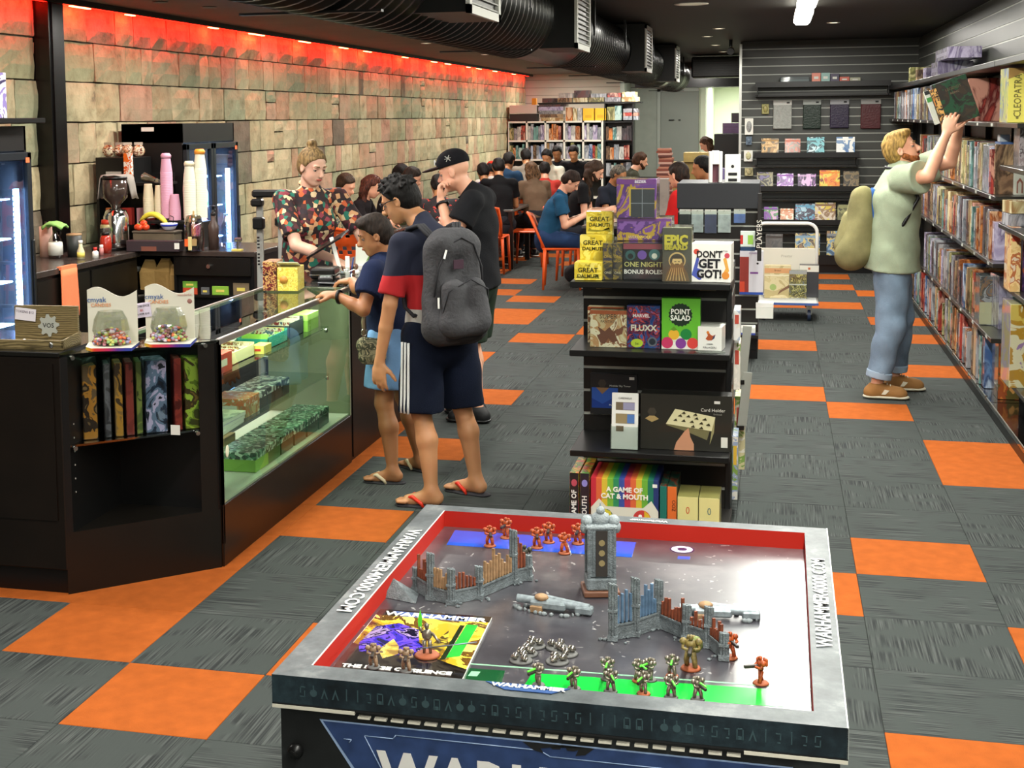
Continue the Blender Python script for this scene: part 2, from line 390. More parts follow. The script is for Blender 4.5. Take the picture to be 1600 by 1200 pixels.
# led strip: a row of glowing lengths with dark gaps
LED = mat('led_red', '#ff1408', .4, emit=9); LEDB = mat('led_bright', '#ff9a5a', .4, emit=14)
ls = thing('led_strip', 'glowing red light strip running along the top of the sandstone wall', 'light', (-4.67, 6, 2.665))
mb = MB(); mb2 = MB(); y = 0; rnd = random.Random(3)
mb.box(-.012, .012, 0, 20.7, 0, .008)
while y < 20.5:
    l_ = rnd.uniform(.12, .35); mb2.box(-.014, .014, y, y+l_, -.006, 0); y += l_+rnd.uniform(.5, 1.6)
mb.build('strip', LED, ls); mb2.build('bright_segment', LEDB, ls, kind='stuff')
# ---- right wall of slats, back slat wall
GRV = mat('channel_silver', '#a4a79f', .4, metal=.2)
SLAT = mat('slat_charcoal', '#3b3d39', .40, noise=.1, nscale=4)
def slatwall(name, origin, along, width, z0, z1, pitch=.1, nz=(0, -1, 0), far=False, groove=SILV, sm_=SLAT, zoff=0, kind='structure'):
    """boards with an aluminium channel between each"""
    o = Vector(origin); a = Vector(along); n = Vector(nz)
    def bx(mb, s0, s1, d0, d1, za, zb):
        c = [o+a*s+n*d for s in (s0, s1) for d in (d0, d1)]
        xs = [p.x for p in c]; ys = [p.y for p in c]; mb.box(min(xs), max(xs), min(ys), max(ys), za, zb)
    w = MB(); bx(w, 0, width, -.06, -.012, z0, z1); w = w.build(name, groove)
    if kind: props(w, kind=kind)
    z = z0
    while z < z1-.01:
        t = min(z+pitch-.012, z1); m = MB(); bx(m, 0, width, -.012, .004, z, t); m.build('slat_board', sm_, w); z += pitch
    m = MB(); z = z0+pitch
    while z < z1-.01: bx(m, 0, width, -.0115, -.001, z-.012, z-.001); z += pitch
    m.build('channel_lip', GRV if groove is SILV else groove, w, kind='stuff')
    return w
slatwall('wall_right', (1.62, 17.2, 0), (0, -1, 0), 20.5, 2.15, 2.75, .12, (-1, 0, 0))
MB().box(1.69, 1.8, -4, 17.4, 0, 2.75).build('trim_4', SLAT); props(bpy.data.objects['trim_4'], kind='structure')
slatwall('wall_back', (-.40, 17.2, 0), (1, 0, 0), 2.02, .027, 2.75, .1013, (0, -1, 0))
MB().box(-.43, -.40, 17.16, 17.27, 0, 2.72).build('trim_5', ALU); props(bpy.data.objects['trim_5'], kind='structure')
MB().box(-.42, 1.62, 17.27, 17.4, 0, 2.75).build('trim_6', SLAT); props(bpy.data.objects['trim_6'], kind='structure')
# light slat wall behind the shelving, grey partitions, white room
LS = mat('pale_slat', '#b9b3a3', .6); GREY = mat('grey_partition', '#858a80', .7, noise=.05); WR = mat('white_room', '#c8d0b8', .8)
slatwall('wall_far', (-5.2, 27.0, 0), (1, 0, 0), 2.42, 0.05, 2.75, .15, (0, -1, 0), groove=mat('pale_groove', '#8d887b', .6), sm_=LS)
w = MB(); w.box(-2.78, -1.42, 26.9, 27.02, 0, 2.6); w.box(-2.78, -2.70, 25.6, 26.9, 0, 2.75); w.box(-2.70, -2.2, 26.84, 26.9, 0, 2.6)
props(w.build('trim_7', GREY), kind='structure')
d = MB(); d.bbox(-2.14, -1.42, 26.85, 26.9, 0, 2.33, .006)
d = d.build('door_1', mat('grey_door', '#767b73', .6)); props(d, kind='structure')
fm = MB(); fm.box(-2.2, -2.14, 26.82, 26.9, 0, 2.4); fm.box(-2.2, -1.42, 26.82, 26.9, 2.33, 2.4); fm.build('door_frame', mat('door_frame_grey', '#8d9289', .5), d)
hb = MB(); hb.box(-1.98, -1.88, 26.83, 26.85, 1.78, 1.80); hb.box(-1.80, -1.76, 26.83, 26.85, 1.78, 1.80); hb.build('door_sign', INK, d)
w = MB(); w.box(-1.42, -1.3, 26.95, 31, 0, 2.9); w.box(-1.42, 1.0, 31, 31.1, 0, 2.9); w.box(.9, 1.0, 17.4, 31, 0, 2.9); w.box(-1.42, 1, 27.4, 31, 2.8, 2.9)
props(w.build('wall_white_room', WR), kind='structure')
props(MB().box(-1.42, 1.0, 26.95, 27.05, 2.42, 2.8).build('trim_8', mat('header_beige', '#9b9c8a', .7)), kind='structure')
props(MB().box(-5, 2.2, -4.1, -4, 0, 2.75).build('wall_front', mat('shopfront', '#8f928c', .6)), kind='structure')
# ---- ceiling fittings
bt = None; EM = mat('tube_glow', '#fffbe8', .3, emit=14)
for k, (x, y) in enumerate(BATTENS):
    if bt is None:
        t = thing('batten_light', 'x', 'light', (x, y, 2.75), 0, 'fluorescent battens under the black ceiling')
        MB().box(-.05, .05, -.62, .62, -.08, -.03).build('housing', WHITE, t)
        MB().bbox(-.065, .065, -.61, .61, -.145, -.08, .02).build('diffuser', EM, t)
        MB().cyl((0, -.4, -.03), (0, -.4, 0), .008).cyl((0, .4, -.03), (0, .4, 0), .008).build('hanger', STEEL, t)
        bt = t
    else: t = dup(bt, (x, y, 2.75))
    t['label'] = {9: 'far glowing ceiling batten light above the aisle', 8: 'nearer glowing ceiling batten light cut by the top of the picture'}.get(k, 'unseen ceiling batten '+['at the shop front', 'second from the shop front', 'above where the photographer stands', 'just ahead of the photographer', 'over the demo table', 'over the rack side of the demo table', 'over the middle rack', 'between middle and far rack'][min(k, 7)])
dl = None
spots = [(-.657, 11.2, .12), (-.571, 14.45, .055), (-.751, 15.85, .055), (-.742, 17.83, .055), (-.716, 19.73, .055), (-.706, 21.57, .055), (.529, 13.99, .055), (-4.16, 8.97, .05), (-4.02, 9.5, .05), (-3.75, 14.9, .05), (-3.71, 17.9, .05)]
names = ['large round downlight', 'first small downlight beyond the large one', 'second small downlight beyond the large one', 'third small downlight beyond the large one', 'fourth small downlight beyond the large one', 'farthest small downlight before the back room', 'small downlight above the end shelving', 'black ringed downlight over the drinks fridges nearer the camera', 'black ringed downlight over the drinks fridges farther back', 'small downlight in the soffit near the red strip middle', 'small downlight in the soffit near the far red strip']
GLOW = mat('downlight_glow', '#fff4dc', .4, emit=2.2); DIM = mat('downlight_dim', '#d8cdb4', .4, emit=.35)
for (x, y, r), nm in zip(spots, names):
    z = 2.70 if x < -1.75 else 2.75
    t = thing('downlight', nm+' in the ceiling', 'light', (x, y, z), 0, 'recessed ceiling downlights')
    MB().lathe([(r*.8, -.003), (r, -.006), (r*1.12, -.004), (r*1.14, 0)], 20).build('ring', BLKM if x < -3.9 else WHITE, t)
    MB().lathe([(0, -.002), (r*.8, -.003)][::-1], 20).build('lens', DIM if r > .1 or x < -3.9 else GLOW, t)
cm = thing('security_camera', 'small dark security camera hanging by the corner of the black slat wall', 'camera', (-.52, 16.7, 2.75))
MB().cyl((0, 0, 0), (0, 0, -.08), .02).build('bracket', BLKM, cm); MB().cyl((0, .07, -.12), (0, -.09, -.14), .04).build('camera_body', BLKM, cm)
# ---- spiral duct
dt = thing('air_duct', 'long black spiral air duct hanging under the ceiling down the middle of the shop', 'duct', (-1.575, 0, 2.495))
DM = mat('duct_black', '#232423', .33, metal=.75, noise=.15, nscale=5); DS = mat('duct_sleeve', '#5c5f5b', .3, metal=.9)
R_ = .245
def duct_piece(name, y0, y1, ribs, m, r=R_):
    pr = []
    if ribs:
        n = int((y1-y0)/.125)
        for i in range(n):
            a = y0+(y1-y0)*i/n; w_ = (y1-y0)/n
            pr += [(r, a), (r, a+w_*.5), (r+.017, a+w_*.62), (r+.017, a+w_*.85)]
        pr.append((r, y1))
    else: pr = [(r+.004, y0), (r+.012, y0+.01), (r+.004, y0+.03), (r+.004, y1-.03), (r+.012, y1-.01), (r+.004, y1)]
    M = RX(-pi/2)
    mb = MB(); mb.lathe(pr, 40, M=M)
    # shading: keep ribs crisp
    return mb.build(name, m, dt)
duct_piece('spiral_section', 1.0, 8.45, True, DM); duct_piece('sleeve', 8.45, 10.0, False, DS)
duct_piece('spiral_section', 10.0, 13.2, True, DM, R_-.01); duct_piece('spiral_section', 13.2, 18.4, True, DM, R_-.01)
duct_piece('sleeve', 18.4, 19.2, False, DS); duct_piece('spiral_section', 19.2, 22.4, True, DM, R_-.01); duct_piece('sleeve', 21.0, 21.5, False, DS)
def grille(y0, y1):
    g = MB(); g.box(-.02, .375, y0, y1, -.2, .24); p = g.build('plenum_box', BLKM, dt)
    f = MB(); t_ = .035
    f.box(.375, .392, y0-.01, y1+.01, -.205, -.205+t_); f.box(.375, .392, y0-.01, y1+.01, .23-t_, .23); f.box(.375, .392, y0-.01, y0+t_, -.205, .23); f.box(.375, .392, y1-t_, y1+.01, -.205, .23)
    f.build('grille_frame', mat('grille_white', '#c4c5bd', .5), p)
    b_ = MB()
    for i in range(12):
        z = -.165+i*.03; b_.box(.376, .389, y0+t_, y1-t_, z, z+.006, M=None)
    b_.build('louvre_blade', mat('grille_grey', '#8f918b', .5), p, kind='stuff')
for y0 in (5.43, 8.5, 13.2, 17.2): grille(y0, y0+.62)
hg = MB()
for y0 in (4.6, 7.6, 10.4, 12.6, 15.5, 18.2, 20.8): hg.box(-.26, -.24, y0, y0+.03, -.02, .24); hg.box(.24, .26, y0, y0+.03, -.02, .24); hg.box(-.26, .26, y0, y0+.03, -.255, -.247)
hg.build('hanger_strap', BLKM, dt, kind='stuff')
props(MB().bbox(-2.05, -1.80, 1.0, 20.0, 2.36, 2.72, .04).build('trim_11', BLK), kind='structure')
bk = MB(); bk.box(-2.3, -.5, 23.5, 24.2, 2.34, 2.75); props(bk.build('trim_9', BLK), kind='structure')
ac = thing('ceiling_unit', 'black slotted air unit high at the back near the white room', 'air conditioner', (-.75, 20.6, 2.42)); MB().bbox(-.45, .25, 0, .5, 0, .3, .02).build('casing', BLKM, ac)
m_ = MB(); [m_.box(-.42, .22, -.006, 0, .03+.03*i, .04+.03*i) for i in range(8)]; m_.build('vent_slat', mat('vent_grey', '#3a3b39', .5), ac, kind='stuff')
# ================================================================ SERVICE COUNTER
CT = mat('counter_top_black', '#141413', .22, coat=.3)
WOODBR = mat('dark_walnut', '#130c07', .4, noise=.25, nscale=5)
c = thing('counter_cabinet', 'black cabinet end of the service counter carrying the wooden tray', 'cabinet', (-3.5, 4.83, 0))
MB().box(0, .79, .02, .5, .0, .10).build('plinth', BLK, c)
MB().bbox(0, .79, 0, .5, .10, .955, .003).build('carcass', WOODBR, c)
MB().box(.0, .76, -.006, 0, .30, .93).build('front_panel', WOODBR, c)
MB().bbox(0, .79, -.005, .5, .955, .975, .003).build('top', CT, c)
# corner display with diagonal front
c = thing('corner_display', 'black corner display unit with an angled open front of books', 'display cabinet', (-2.71, 4.834, 0))
tri = [(0, 0), (.469, .447), (0, .447)]
MB().prism(tri, 0, .25).build('plinth', BLACK, c)
MB().prism([(0, 0), (.02, .019), (.02, .447), (0, .447)], .25, .955).build('side_panel', BLK, c)
MB().prism([(.41, .39), (.469, .447), (.41, .447)], .25, .955).build('side_panel', BLACK, c)
MB().prism([(0, .44), (.469, .44), (.469, .447), (0, .447)], .25, .955).build('back_panel', BLK, c)
MB().prism(tri, .955, .965).build('glass_top', glass('green_glass', '#9fb8ad', .02, .6), c)
MB().prism([(.02, .025), (.41, .395), (.02, .44)], .592, .60).build('glass_shelf', glass('green_glass', '#9fb8ad', .02, .6), c)
for (x, y, z) in ((.03, .035, .588), (.40, .38, .588), (.03, .035, .95), (.43, .41, .95)):
    MB().cyl((x, y, z), (x+.012, y-.012, z), .009, n=10).build('shelf_clip', STEEL, c)
d = MB()
for k in range(6): d.cyl((.021, .05, .68-.055*k), (.0225, .05, .68-.055*k), .004, n=6); d.cyl((.409, .40, .68-.055*k), (.407, .40, .68-.055*k), .004, n=6)
d.build('peg_holes', mat('peg_grey', '#8d8c84', .5), c, kind='stuff')
# showcase
c = thing('glass_showcase', 'glass fronted showcase with a dark wooden base in the middle of the counter', 'display case', (-2.70, 5.285, 0))
MB().bbox(0, .47, 0, 1.81, 0, .265, .003).build('base', mat('showcase_base', '#1a0f07', .35, noise=.2), c)
MB().box(.01, .46, .02, 1.79, .265, .275).build('deck', mat('deck_grey', '#c9c8bb', .6), c)
MB().box(.0, .47, 0, .018, .265, .965).build('end_panel', BLACK, c)
MB().box(.0, .47, 1.795, 1.81, .265, .965).build('end_panel', mat('end_panel_olive', '#8b9078', .55), c)
CASEG = glass('case_glass', '#e9f3ea', .01, .12)
MB().box(.462, .468, .018, 1.795, .27, .95).build('front_glass', CASEG, c)
MB().box(.0, .468, .0, 1.81, .957, .965).build('top_glass', CASEG, c)
r = MB(); r.bbox(.455, .475, 0, 1.83, .945, .972, .003); r.build('top_rail', ALU, c)
MB().bbox(-.005, .012, 0, 1.83, .945, .970, .003).build('rear_rail', ALU, c)
MB().box(.10, .45, .03, 1.50, .792, .80).build('glass_shelf', CASEG, c)
MB().box(.10, .45, .03, 1.50, .542, .55).build('glass_shelf', CASEG, c)
for z in (.785, .535):
    for y in (.03, 1.45): MB().cyl((.45, y, z), (.46, y, z), .012, n=8).build('shelf_clip', STEEL, c)
MB().box(.462, .47, 0, .016, .1, .96).build('corner_trim', BLK, c)
MB().sph((.473, .05, .485), (.004, .018, .028)).build('sticker', mat('sticker_white', '#e8e6c8', .6), c)
area('showcase_strip', (-2.28, 6.1, .945), .03, 1.6, 5, (1, 1, .8))
MB().box(.43, .452, .05, 1.75, .945, .955).build('light_strip', mat('strip_glow', '#fffbe0', .5, emit=3), c)
# black counter beyond
c = thing('sales_counter', 'black counter beyond the showcase where the sale is rung up', 'counter', (-2.70, 7.12, 0))
MB().bbox(0, .46, 0, 1.6, 0, .945, .003).build('carcass', BLACK, c); MB().box(.46, .466, .02, .58, .02, .93).build('front_panel', WOODBR, c); MB().box(.46, .466, .60, 1.58, .02, .93).build('front_panel', WOODBR, c)
MB().bbox(-.01, .475, 0, 1.62, .945, .965, .003).build('top', CT, c)
MB().bbox(.465, .48, 0, 1.62, .95, .972, .002).build('edge_trim', ALU, c)

def carton(name, label, cat, loc, size, m, rz=0, group=None, lidm=None, b=.002, lab=None, rot=None):
    """closed printed box: body + lid/label part"""
    w, d, h = size; t = thing(name, label, cat, loc, rz, group, rot)
    MB().bbox(-w/2, w/2, -d/2, d/2, 0, h*.998, b).build('box', m, t)
    if lidm: MB().bbox(-w/2-.0008, w/2+.0008, -d/2-.0008, d/2+.0008, h*.62, h, b).build('lid', lidm, t)
    if lab: MB().box(-w*.25, w*.25, -d/2-.0016, -d/2-.0008, h*.35, h*.62).build('label', lab, t)
    return t
RED = mat('carton_red', '#c02a22', .5); GRN = mat('carton_green', '#8fc04c', .5); CREAM = mat('carton_cream', '#d8cfa4', .6); TEAL = mat('tray_teal', '#1f8f83', .45)
YEL = mat('carton_yellow', '#e0cf63', .5); TAN = mat('kraft_tan', '#a88a5a', .7)
def tray(name, label, cat, loc, size, m, fill, rz=0, group=None, n=14, seed=0, th=.004):
    """open box with loose packets in it"""
    w, d, h = size; t = thing(name, label, cat, loc, rz, group); mb = MB()
    mb.box(-w/2, w/2, -d/2, d/2, 0, th); mb.box(-w/2, -w/2+th, -d/2, d/2, 0, h); mb.box(w/2-th, w/2, -d/2, d/2, 0, h)
    mb.box(-w/2, w/2, -d/2, -d/2+th, 0, h*.85); mb.box(-w/2, w/2, d/2-th, d/2, 0, h*1.15); mb.build('box', m, t)
    rr = random.Random(seed); f = MB()
    for k in range(n):
        y = -d/2+th*2+(d-4*th)*(k+.5)/n
        f.box(-w*.42, w*.42, -.002, .002, th, h*rr.uniform(.7, 1.25), mi=k % len(fill), M=T(rr.uniform(-.004, .004), y, 0) @ RX(rr.uniform(-.2, .1)))
    f.build('packet_row', fill, t, kind='stuff'); return t
PKT = [art('packet_a', ['#c9b27c', '#6d3a22', '#e6dcc0', '#8f6f3a'], 30), art('packet_b', ['#2d4a63', '#c9c4b4', '#7a2a2a'], 34), mat('packet_white', '#e8e4d4', .4)]
tt = -2.40
t = carton('card_box', 'red card box at the near end of the showcase top shelf', 'box', (-2.335, 5.42, .80), (.13, .20, .085), RED, lab=PAPER); lb = MB().box(.0658, .0668, -.04, .04, .03, .06).build('side_label', PAPER, t)
tray('packet_tray', 'open cream box of packets beside the red box on the showcase top shelf', 'box', (-2.38, 5.72, .80), (.15, .30, .055), CREAM, PKT, seed=1)
carton('card_box', 'small yellow carton between cream box and teal tray in the showcase', 'box', (-2.30, 5.95, .80), (.06, .10, .04), YEL, lab=RED)
tray('packet_tray', 'teal open tray of green and yellow packets in the showcase', 'tray', (-2.38, 6.17, .80), (.16, .26, .055), TEAL, [GRN, YEL, PKT[1]], seed=2)
tray('packet_tray', 'dark open box of white cards behind the teal tray', 'tray', (-2.38, 6.45, .80), (.15, .20, .075), mat('dark_slate', '#3a4046', .5), [PKT[2], PKT[1]], seed=3)
carton('card_box', 'lime green carton at the far end of the showcase top shelf', 'box', (-2.37, 6.66, .80), (.16, .17, .09), GRN, lidm=mat('lime', '#b6e07a', .5))
carton('card_box', 'low white carton lying behind the packets on the showcase top shelf', 'box', (-2.52, 5.9, .80), (.10, .5, .04), PAPER)
# middle shelf
rr = random.Random(8)
for k, (y, dy, lb, m) in enumerate([(5.36, .0, 'lowest white magazine in the pile at the near end of the showcase', PAPER), (5.37, .006, 'purple edged magazine second in the showcase pile', mat('mag_purple', '#c8c0d8', .5)), (5.36, .012, 'top magazine with grey cover on the showcase pile', art('mag_cover', ['#8d9a8d', '#c9cdb8', '#a8b09c'], 8))]):
    t = thing('magazine', lb, 'magazine', (-2.37, 5.46, .551+.018*k), .05-.05*k, 'magazines in the showcase')
    MB().bbox(-.12, .12, -.14, .14, 0, .016, .001).build('pages', PAPER, t); MB().box(-.121, .121, -.141, .141, .0155, .017).build('cover', m, t)
DICE = art('dice_blister', ['#22262a', '#d8dadc', '#5a5f66', '#f0f0f0', '#3a2f4a'], 60, kind='voronoi')
carton('card_box', 'tan display box of cards on the showcase middle shelf', 'box', (-2.36, 5.76, .55), (.17, .17, .085), art('tan_box', ['#a58a5c', '#c0703a', '#c9b080', '#e8e0d0'], 16), lab=PAPER, lidm=art('tan_lid', ['#b98a4a', '#d8702a', '#dcd2bc'], 30))
for k, y in enumerate((5.91, 6.01, 6.11, 6.21)):
    carton('dice_box', ['first', 'second', 'third', 'farthest'][k]+' clear box of dark dice after the tan box in the showcase', 'box', (-2.36, y, .55), (.16, .095, .08), glass('dice_case', '#8f9698', .1, .8) if 0 else mat('dice_case', '#3b4045', .15, coat=.6), lidm=DICE, group='dice boxes on the showcase middle shelf')
GD = art('green_dice', ['#173a2c', '#3f7f60', '#cfe8d8', '#26553f', '#88b49c'], 70, kind='voronoi')
for k, (y, m) in enumerate([(5.86, GRN), (6.02, mat('case_moss', '#3f6a35', .3)), (6.20, mat('case_green', '#1d4a35', .25)), (6.39, mat('case_green', '#1d4a35', .25)), (6.58, mat('case_green', '#1d4a35', .25)), (6.76, mat('case_green', '#1d4a35', .25))]):
    carton('dice_box', ['lime box with a dice lid nearest on', 'moss green dice box second on', 'dark green dice case third on', 'dark green dice case fourth on', 'dark green dice case fifth on', 'dark green dice case farthest on'][k]+' the showcase floor', 'box', (-2.37, y, .276), (.19, .165, .09), m, lidm=GD, group='dice boxes on the showcase floor')
carton('card_box', 'small brown parcel behind the green boxes on the showcase floor', 'box', (-2.56, 6.05, .276), (.10, .14, .10), TAN)
# things on the counter top
t = thing('wooden_tray', 'brown wood grained counter display tray with a grey cog emblem', 'tray', (-2.875, 4.95, .976), .06)
WG = mat('wood_print', '#6f6142', .55)
nt = WG.node_tree; b = nt.nodes['Principled BSDF']; tc = N(nt, 'ShaderNodeTexCoord'); wv = N(nt, 'ShaderNodeTexWave', wave_type='RINGS'); setin(wv, Scale=22.0, Distortion=6.0, Detail=2.0); mp = N(nt, 'ShaderNodeMapping'); setin(mp, Scale=(.5, 1, 2.0))
L(nt, tc.outputs['Object'], mp.inputs[0]); L(nt, mp.outputs[0], wv.inputs[0]); L(nt, ramp(nt, wv.outputs[0], [(0, '#4c4128'), (.5, '#74653f'), (1, '#857550')]), b.inputs['Base Color'])
MB().box(-.13, .145, .07, .085, 0, .155).build('back_board', WG, t)
f = MB(); f.box(-.155, .15, -.08, -.068, 0, .038); f.box(-.155, .15, -.08, .085, 0, .008); f.add([(.15, -.08, 0), (.15, .085, 0), (.15, .085, .05), (.15, -.08, .038), (.142, -.08, 0), (.142, .085, 0), (.142, .085, .05), (.142, -.08, .038)], [(0, 1, 2, 3), (7, 6, 5, 4), (3, 2, 6, 7), (0, 3, 7, 4), (1, 5, 6, 2)]); f.build('front_rail', WG, t)
g = []; 
for k in range(32):
    a = 2*pi*k/32; rr_ = .046 if (k % 4) in (0, 1) else .034; g.append((rr_*math.cos(a), rr_*math.sin(a)))
MB().prism(g, 0, .004, M=T(.02, .069, .075) @ RX(pi/2)).build('cog_emblem', mat('cog_grey', '#a7aba2', .5), t)
lettering('VOS', .026, INK, t, T(.02, .064, .075) @ FRONT)
MB().box(-.045, .045, 0, .001, 0, .05, M=T(-.08, .062, .095) @ RY(.1)).build('price_card', mat('card_lilac', '#e2dde4', .6), t)
lettering('TOKENS $12', .014, mat('ink_grey', '#6a6070', .6), t, T(-.08, .0615, .13) @ RY(.1) @ FRONT)
for x in (-.14, .10): MB().sph((x, -.082, .02), (.010, .004, .012)).build('clear_clip', STEEL, t)
mb = MB(); rr = random.Random(4)
for k in range(16): mb.sph((rr.uniform(-.13, .12), rr.uniform(-.05, .05), .014), .009, 6, mi=k % 3)
mb.build('token_pile', [mat('tok_o', '#e07a2a', .4), mat('tok_w', '#dddddd', .4), mat('tok_b', '#6b4a2a', .4)], t, kind='stuff')
# two sweet displays
def sweet_display(loc, rz, label, extra):
    t = thing('sweet_display', label, 'display', loc, rz, 'white sweet displays on the counter corner')
    CW = mat('card_white', '#d6d3c2', .5)
    n = 20; top = [(.20*(i/n)-.10, .205+.020*math.sin(2*pi*i/n*.98+.4)) for i in range(n+1)]
    MB().prism([(-.10, 0)]+[(.10, 0)]+[(x, z) for x, z in top[::-1]], 0, .004, M=T(0, .07, .012) @ RX(pi/2)).build('back_board', CW, t)
    base = [(-.10, .07), (-.085, -.045), (-.055, -.085), (.105, -.085), (.105, .07)]
    MB().prism(base, 0, .012).build('rainbow_base', RAIN, t); MB().prism(base, .012, .013).build('base_top', CW, t)
    bw = MB(); ob = [(.0, 0), (.03, 0), (.044, .02), (.052, .045), (.046, .08), (.034, .105)]
    bw.lathe([(r_, z) for r_, z in ob[1:]]+[(r_-.002, z) for r_, z in ob[:0:-1]], 8, smooth=False, M=T(.008, -.005, .013)@Matrix.Diagonal((1.45, 1.05, 1.3, 1))); bw.build('clear_bin', glass('bin_plastic', '#f4f6f2', .05, .6), t)
    sw = MB(); rr = random.Random(hash(label) % 97)
    for k in range(300):
        a = rr.uniform(0, 2*pi); q = math.sqrt(rr.random())*.062; x = q*math.cos(a)*1.15; y = q*math.sin(a)*.8; z = .02+rr.random()*.062*(1-(q/.075)**2)
        sw.sph((.008+x, -.005+y, z), (.0088, .007, .0065), 6, mi=rr.randrange(7), k=4)
    sw.build('sweet_pile', [mat('sw%d' % i, c_, .25) for i, c_ in enumerate(['#d8704a', '#93b878', '#a09cc0', '#d4c8d4', '#c8c870', '#c0788a', '#8a5a54'])], t, kind='stuff')
    lettering('cmyak', .030, mat('ink_blue', '#3a5f9a', .6), t, T(-.062, .062, .185) @ FRONT, align='CENTER')
    lettering('CANDIES', .020, mat('ink_orange', '#dc8a4a', .6), t, T(-.045, .062, .163) @ FRONT)
    if extra:
        MB().bbox(-.04, .04, -.002, 0, -.03, .03, .0008, M=T(-.115, .060, .130) @ RY(-.12)).build('price_card', mat('card_lilac2', '#cfc6da', .6), t)
        lettering('LOOSE DICE', .012, INK, t, T(-.115, .057, .147) @ RY(-.12) @ FRONT); lettering('$2', .012, RED, t, T(-.113, .057, .130) @ RY(-.12) @ FRONT); lettering('OR 6 FOR $10', .011, INK, t, T(-.116, .057, .114) @ RY(-.12) @ FRONT)
        lettering('wonderful', .014, mat('ink_pink', '#c08a80', .6), t, T(.062, .062, .192) @ FRONT)
        MB().sph((.082, .064, .165), (.010, .002, .010)).build('round_logo', mat('logo_maroon', '#9a6a60', .5), t)
    return t
RAIN, nt, b = nodes('rainbow_card'); tc = N(nt, 'ShaderNodeTexCoord'); sp = N(nt, 'ShaderNodeSeparateXYZ'); L(nt, tc.outputs['Object'], sp.inputs[0]); mr = N(nt, 'ShaderNodeMapRange'); setin(mr, **{'From Min': -.1, 'From Max': .105}); L(nt, sp.outputs[0], mr.inputs[0])
L(nt, ramp(nt, mr.outputs[0], [(0, '#9ab83a'), (.14, '#e0b030'), (.28, '#d8382a'), (.55, '#b8285a'), (.72, '#5a2f8a'), (.9, '#2f3f9a')]), b.inputs['Base Color']); setin(b, Roughness=.4)
sweet_display((-2.565, 4.97, .976), .25, 'white sweet display of candies nearer the wooden tray', False)
sweet_display((-2.375, 5.10, .976), .25, 'white sweet display beside the showcase with a lilac price card on it', True)
# books on the glass shelf of the corner unit
bk = [(-2.655, .055, ['#5b4a34', '#a06f2a', '#2a2018', '#6e5a3c'], 'large ochre and brown atlas, outermost on the corner shelf'), (-2.60, .022, ['#3a3a40', '#55565c', '#2c2c30'], 'slate grey book next to the ochre atlas'), (-2.565, .03, ['#7a6038', '#a0762c', '#3a2c1c'], 'brown and gold book between slate and maroon spines'),
 (-2.53, .03, ['#6a2a24', '#7c342c', '#4a1c18'], 'maroon book left of the castle art book'), (-2.50, .022, ['#4a5a2c', '#6d7a3a', '#2c3a1c'], 'thin olive book against the castle art book'),
 (-2.445, .085, ['#0d1420', '#1c2c40', '#5a6f88', '#a9a4c4', '#14202c'], 'dark blue art book with a pale castle, in the middle'), (-2.375, .03, ['#6e2620', '#843228', '#4c1a16'], 'maroon book right of the castle art book'), (-2.32, .08, ['#2c3a14', '#5d7a22', '#8fae3a', '#3a3018', '#6e5a28'], 'mossy green forest book nearest the showcase')]
for k, (x, w, cs, lb) in enumerate(bk):
    yy = 4.96+(x+2.655)*.80
    t = thing('art_book', lb, 'book', (x, yy, .602), .55 if w < .05 else .62, 'sleeved books on the corner glass shelf')
    m = art('bookart%d' % k, cs, 9, seed=k)
    h = .30
    MB().bbox(-w/2, w/2, 0, .12, 0, h, .003).build('cover', m, t); MB().box(-w/2+.004, w/2-.004, .01, .122, .004, h-.004).build('pages', PAPER, t)
    s = MB(); rr = random.Random(k)
    q = [(-w/2-.004, -.004, h*.0), (w/2+.004, -.004, 0), (w/2+.004, -.004, h), (-w/2-.004, -.004, h)]
    s.add([(-w/2-.003, -.003, .0), (w/2+.003, -.003, 0), (w/2+.004, -.004, h+.006), (-w/2-.004, -.003, h+.004), (w/2+.006, .05, h+.02+rr.uniform(0, .012)), (-w/2-.008, .05, h+.016+rr.uniform(-.005, .015)), (w/2+.004, .11, h+.012), (-w/2-.004, .11, h+.018)], [(0, 1, 2, 3), (3, 2, 4, 5), (5, 4, 6, 7)])
    s.build('plastic_sleeve', WRAP, t)
MB().box(-2.34, -2.30, 5.03, 5.0305, .62, .66).build('price_sticker', PAPER); bpy.data.objects['price_sticker'].parent = t; bpy.data.objects['price_sticker'].matrix_parent_inverse = (T(-2.32, 4.96+.335*.8, .602) @ RZ(.62)).inverted()
# yellow and maroon cartons on the showcase glass
t = carton('card_box', 'dark red patterned box beside the yellow one on the showcase glass', 'box', (-2.60, 6.92, .972), (.075, .16, .155), art('maroon_print', ['#4a1416', '#6e2024', '#c9a060', '#3a0f12'], 40), rz=.12)
t = carton('card_box', 'yellow box with an open flap on the showcase glass', 'box', (-2.50, 6.92, .972), (.11, .16, .125), art('yellow_print', ['#d8c04a', '#e6d468', '#cdb03c', '#e8dc88'], 26), rz=.12)
MB().box(-.055, .055, -.08, .02, 0, .002, M=T(0, 0, .125) @ RX(-.35)).build('flap', PAPER, t); MB().lathe([(.0, 0), (.022, 0), (.022, .002)][::-1], 14, M=T(-.02, -.081, .06) @ RX(pi/2)).build('round_emblem', mat('emb_orange', '#c98a3a', .5), t)
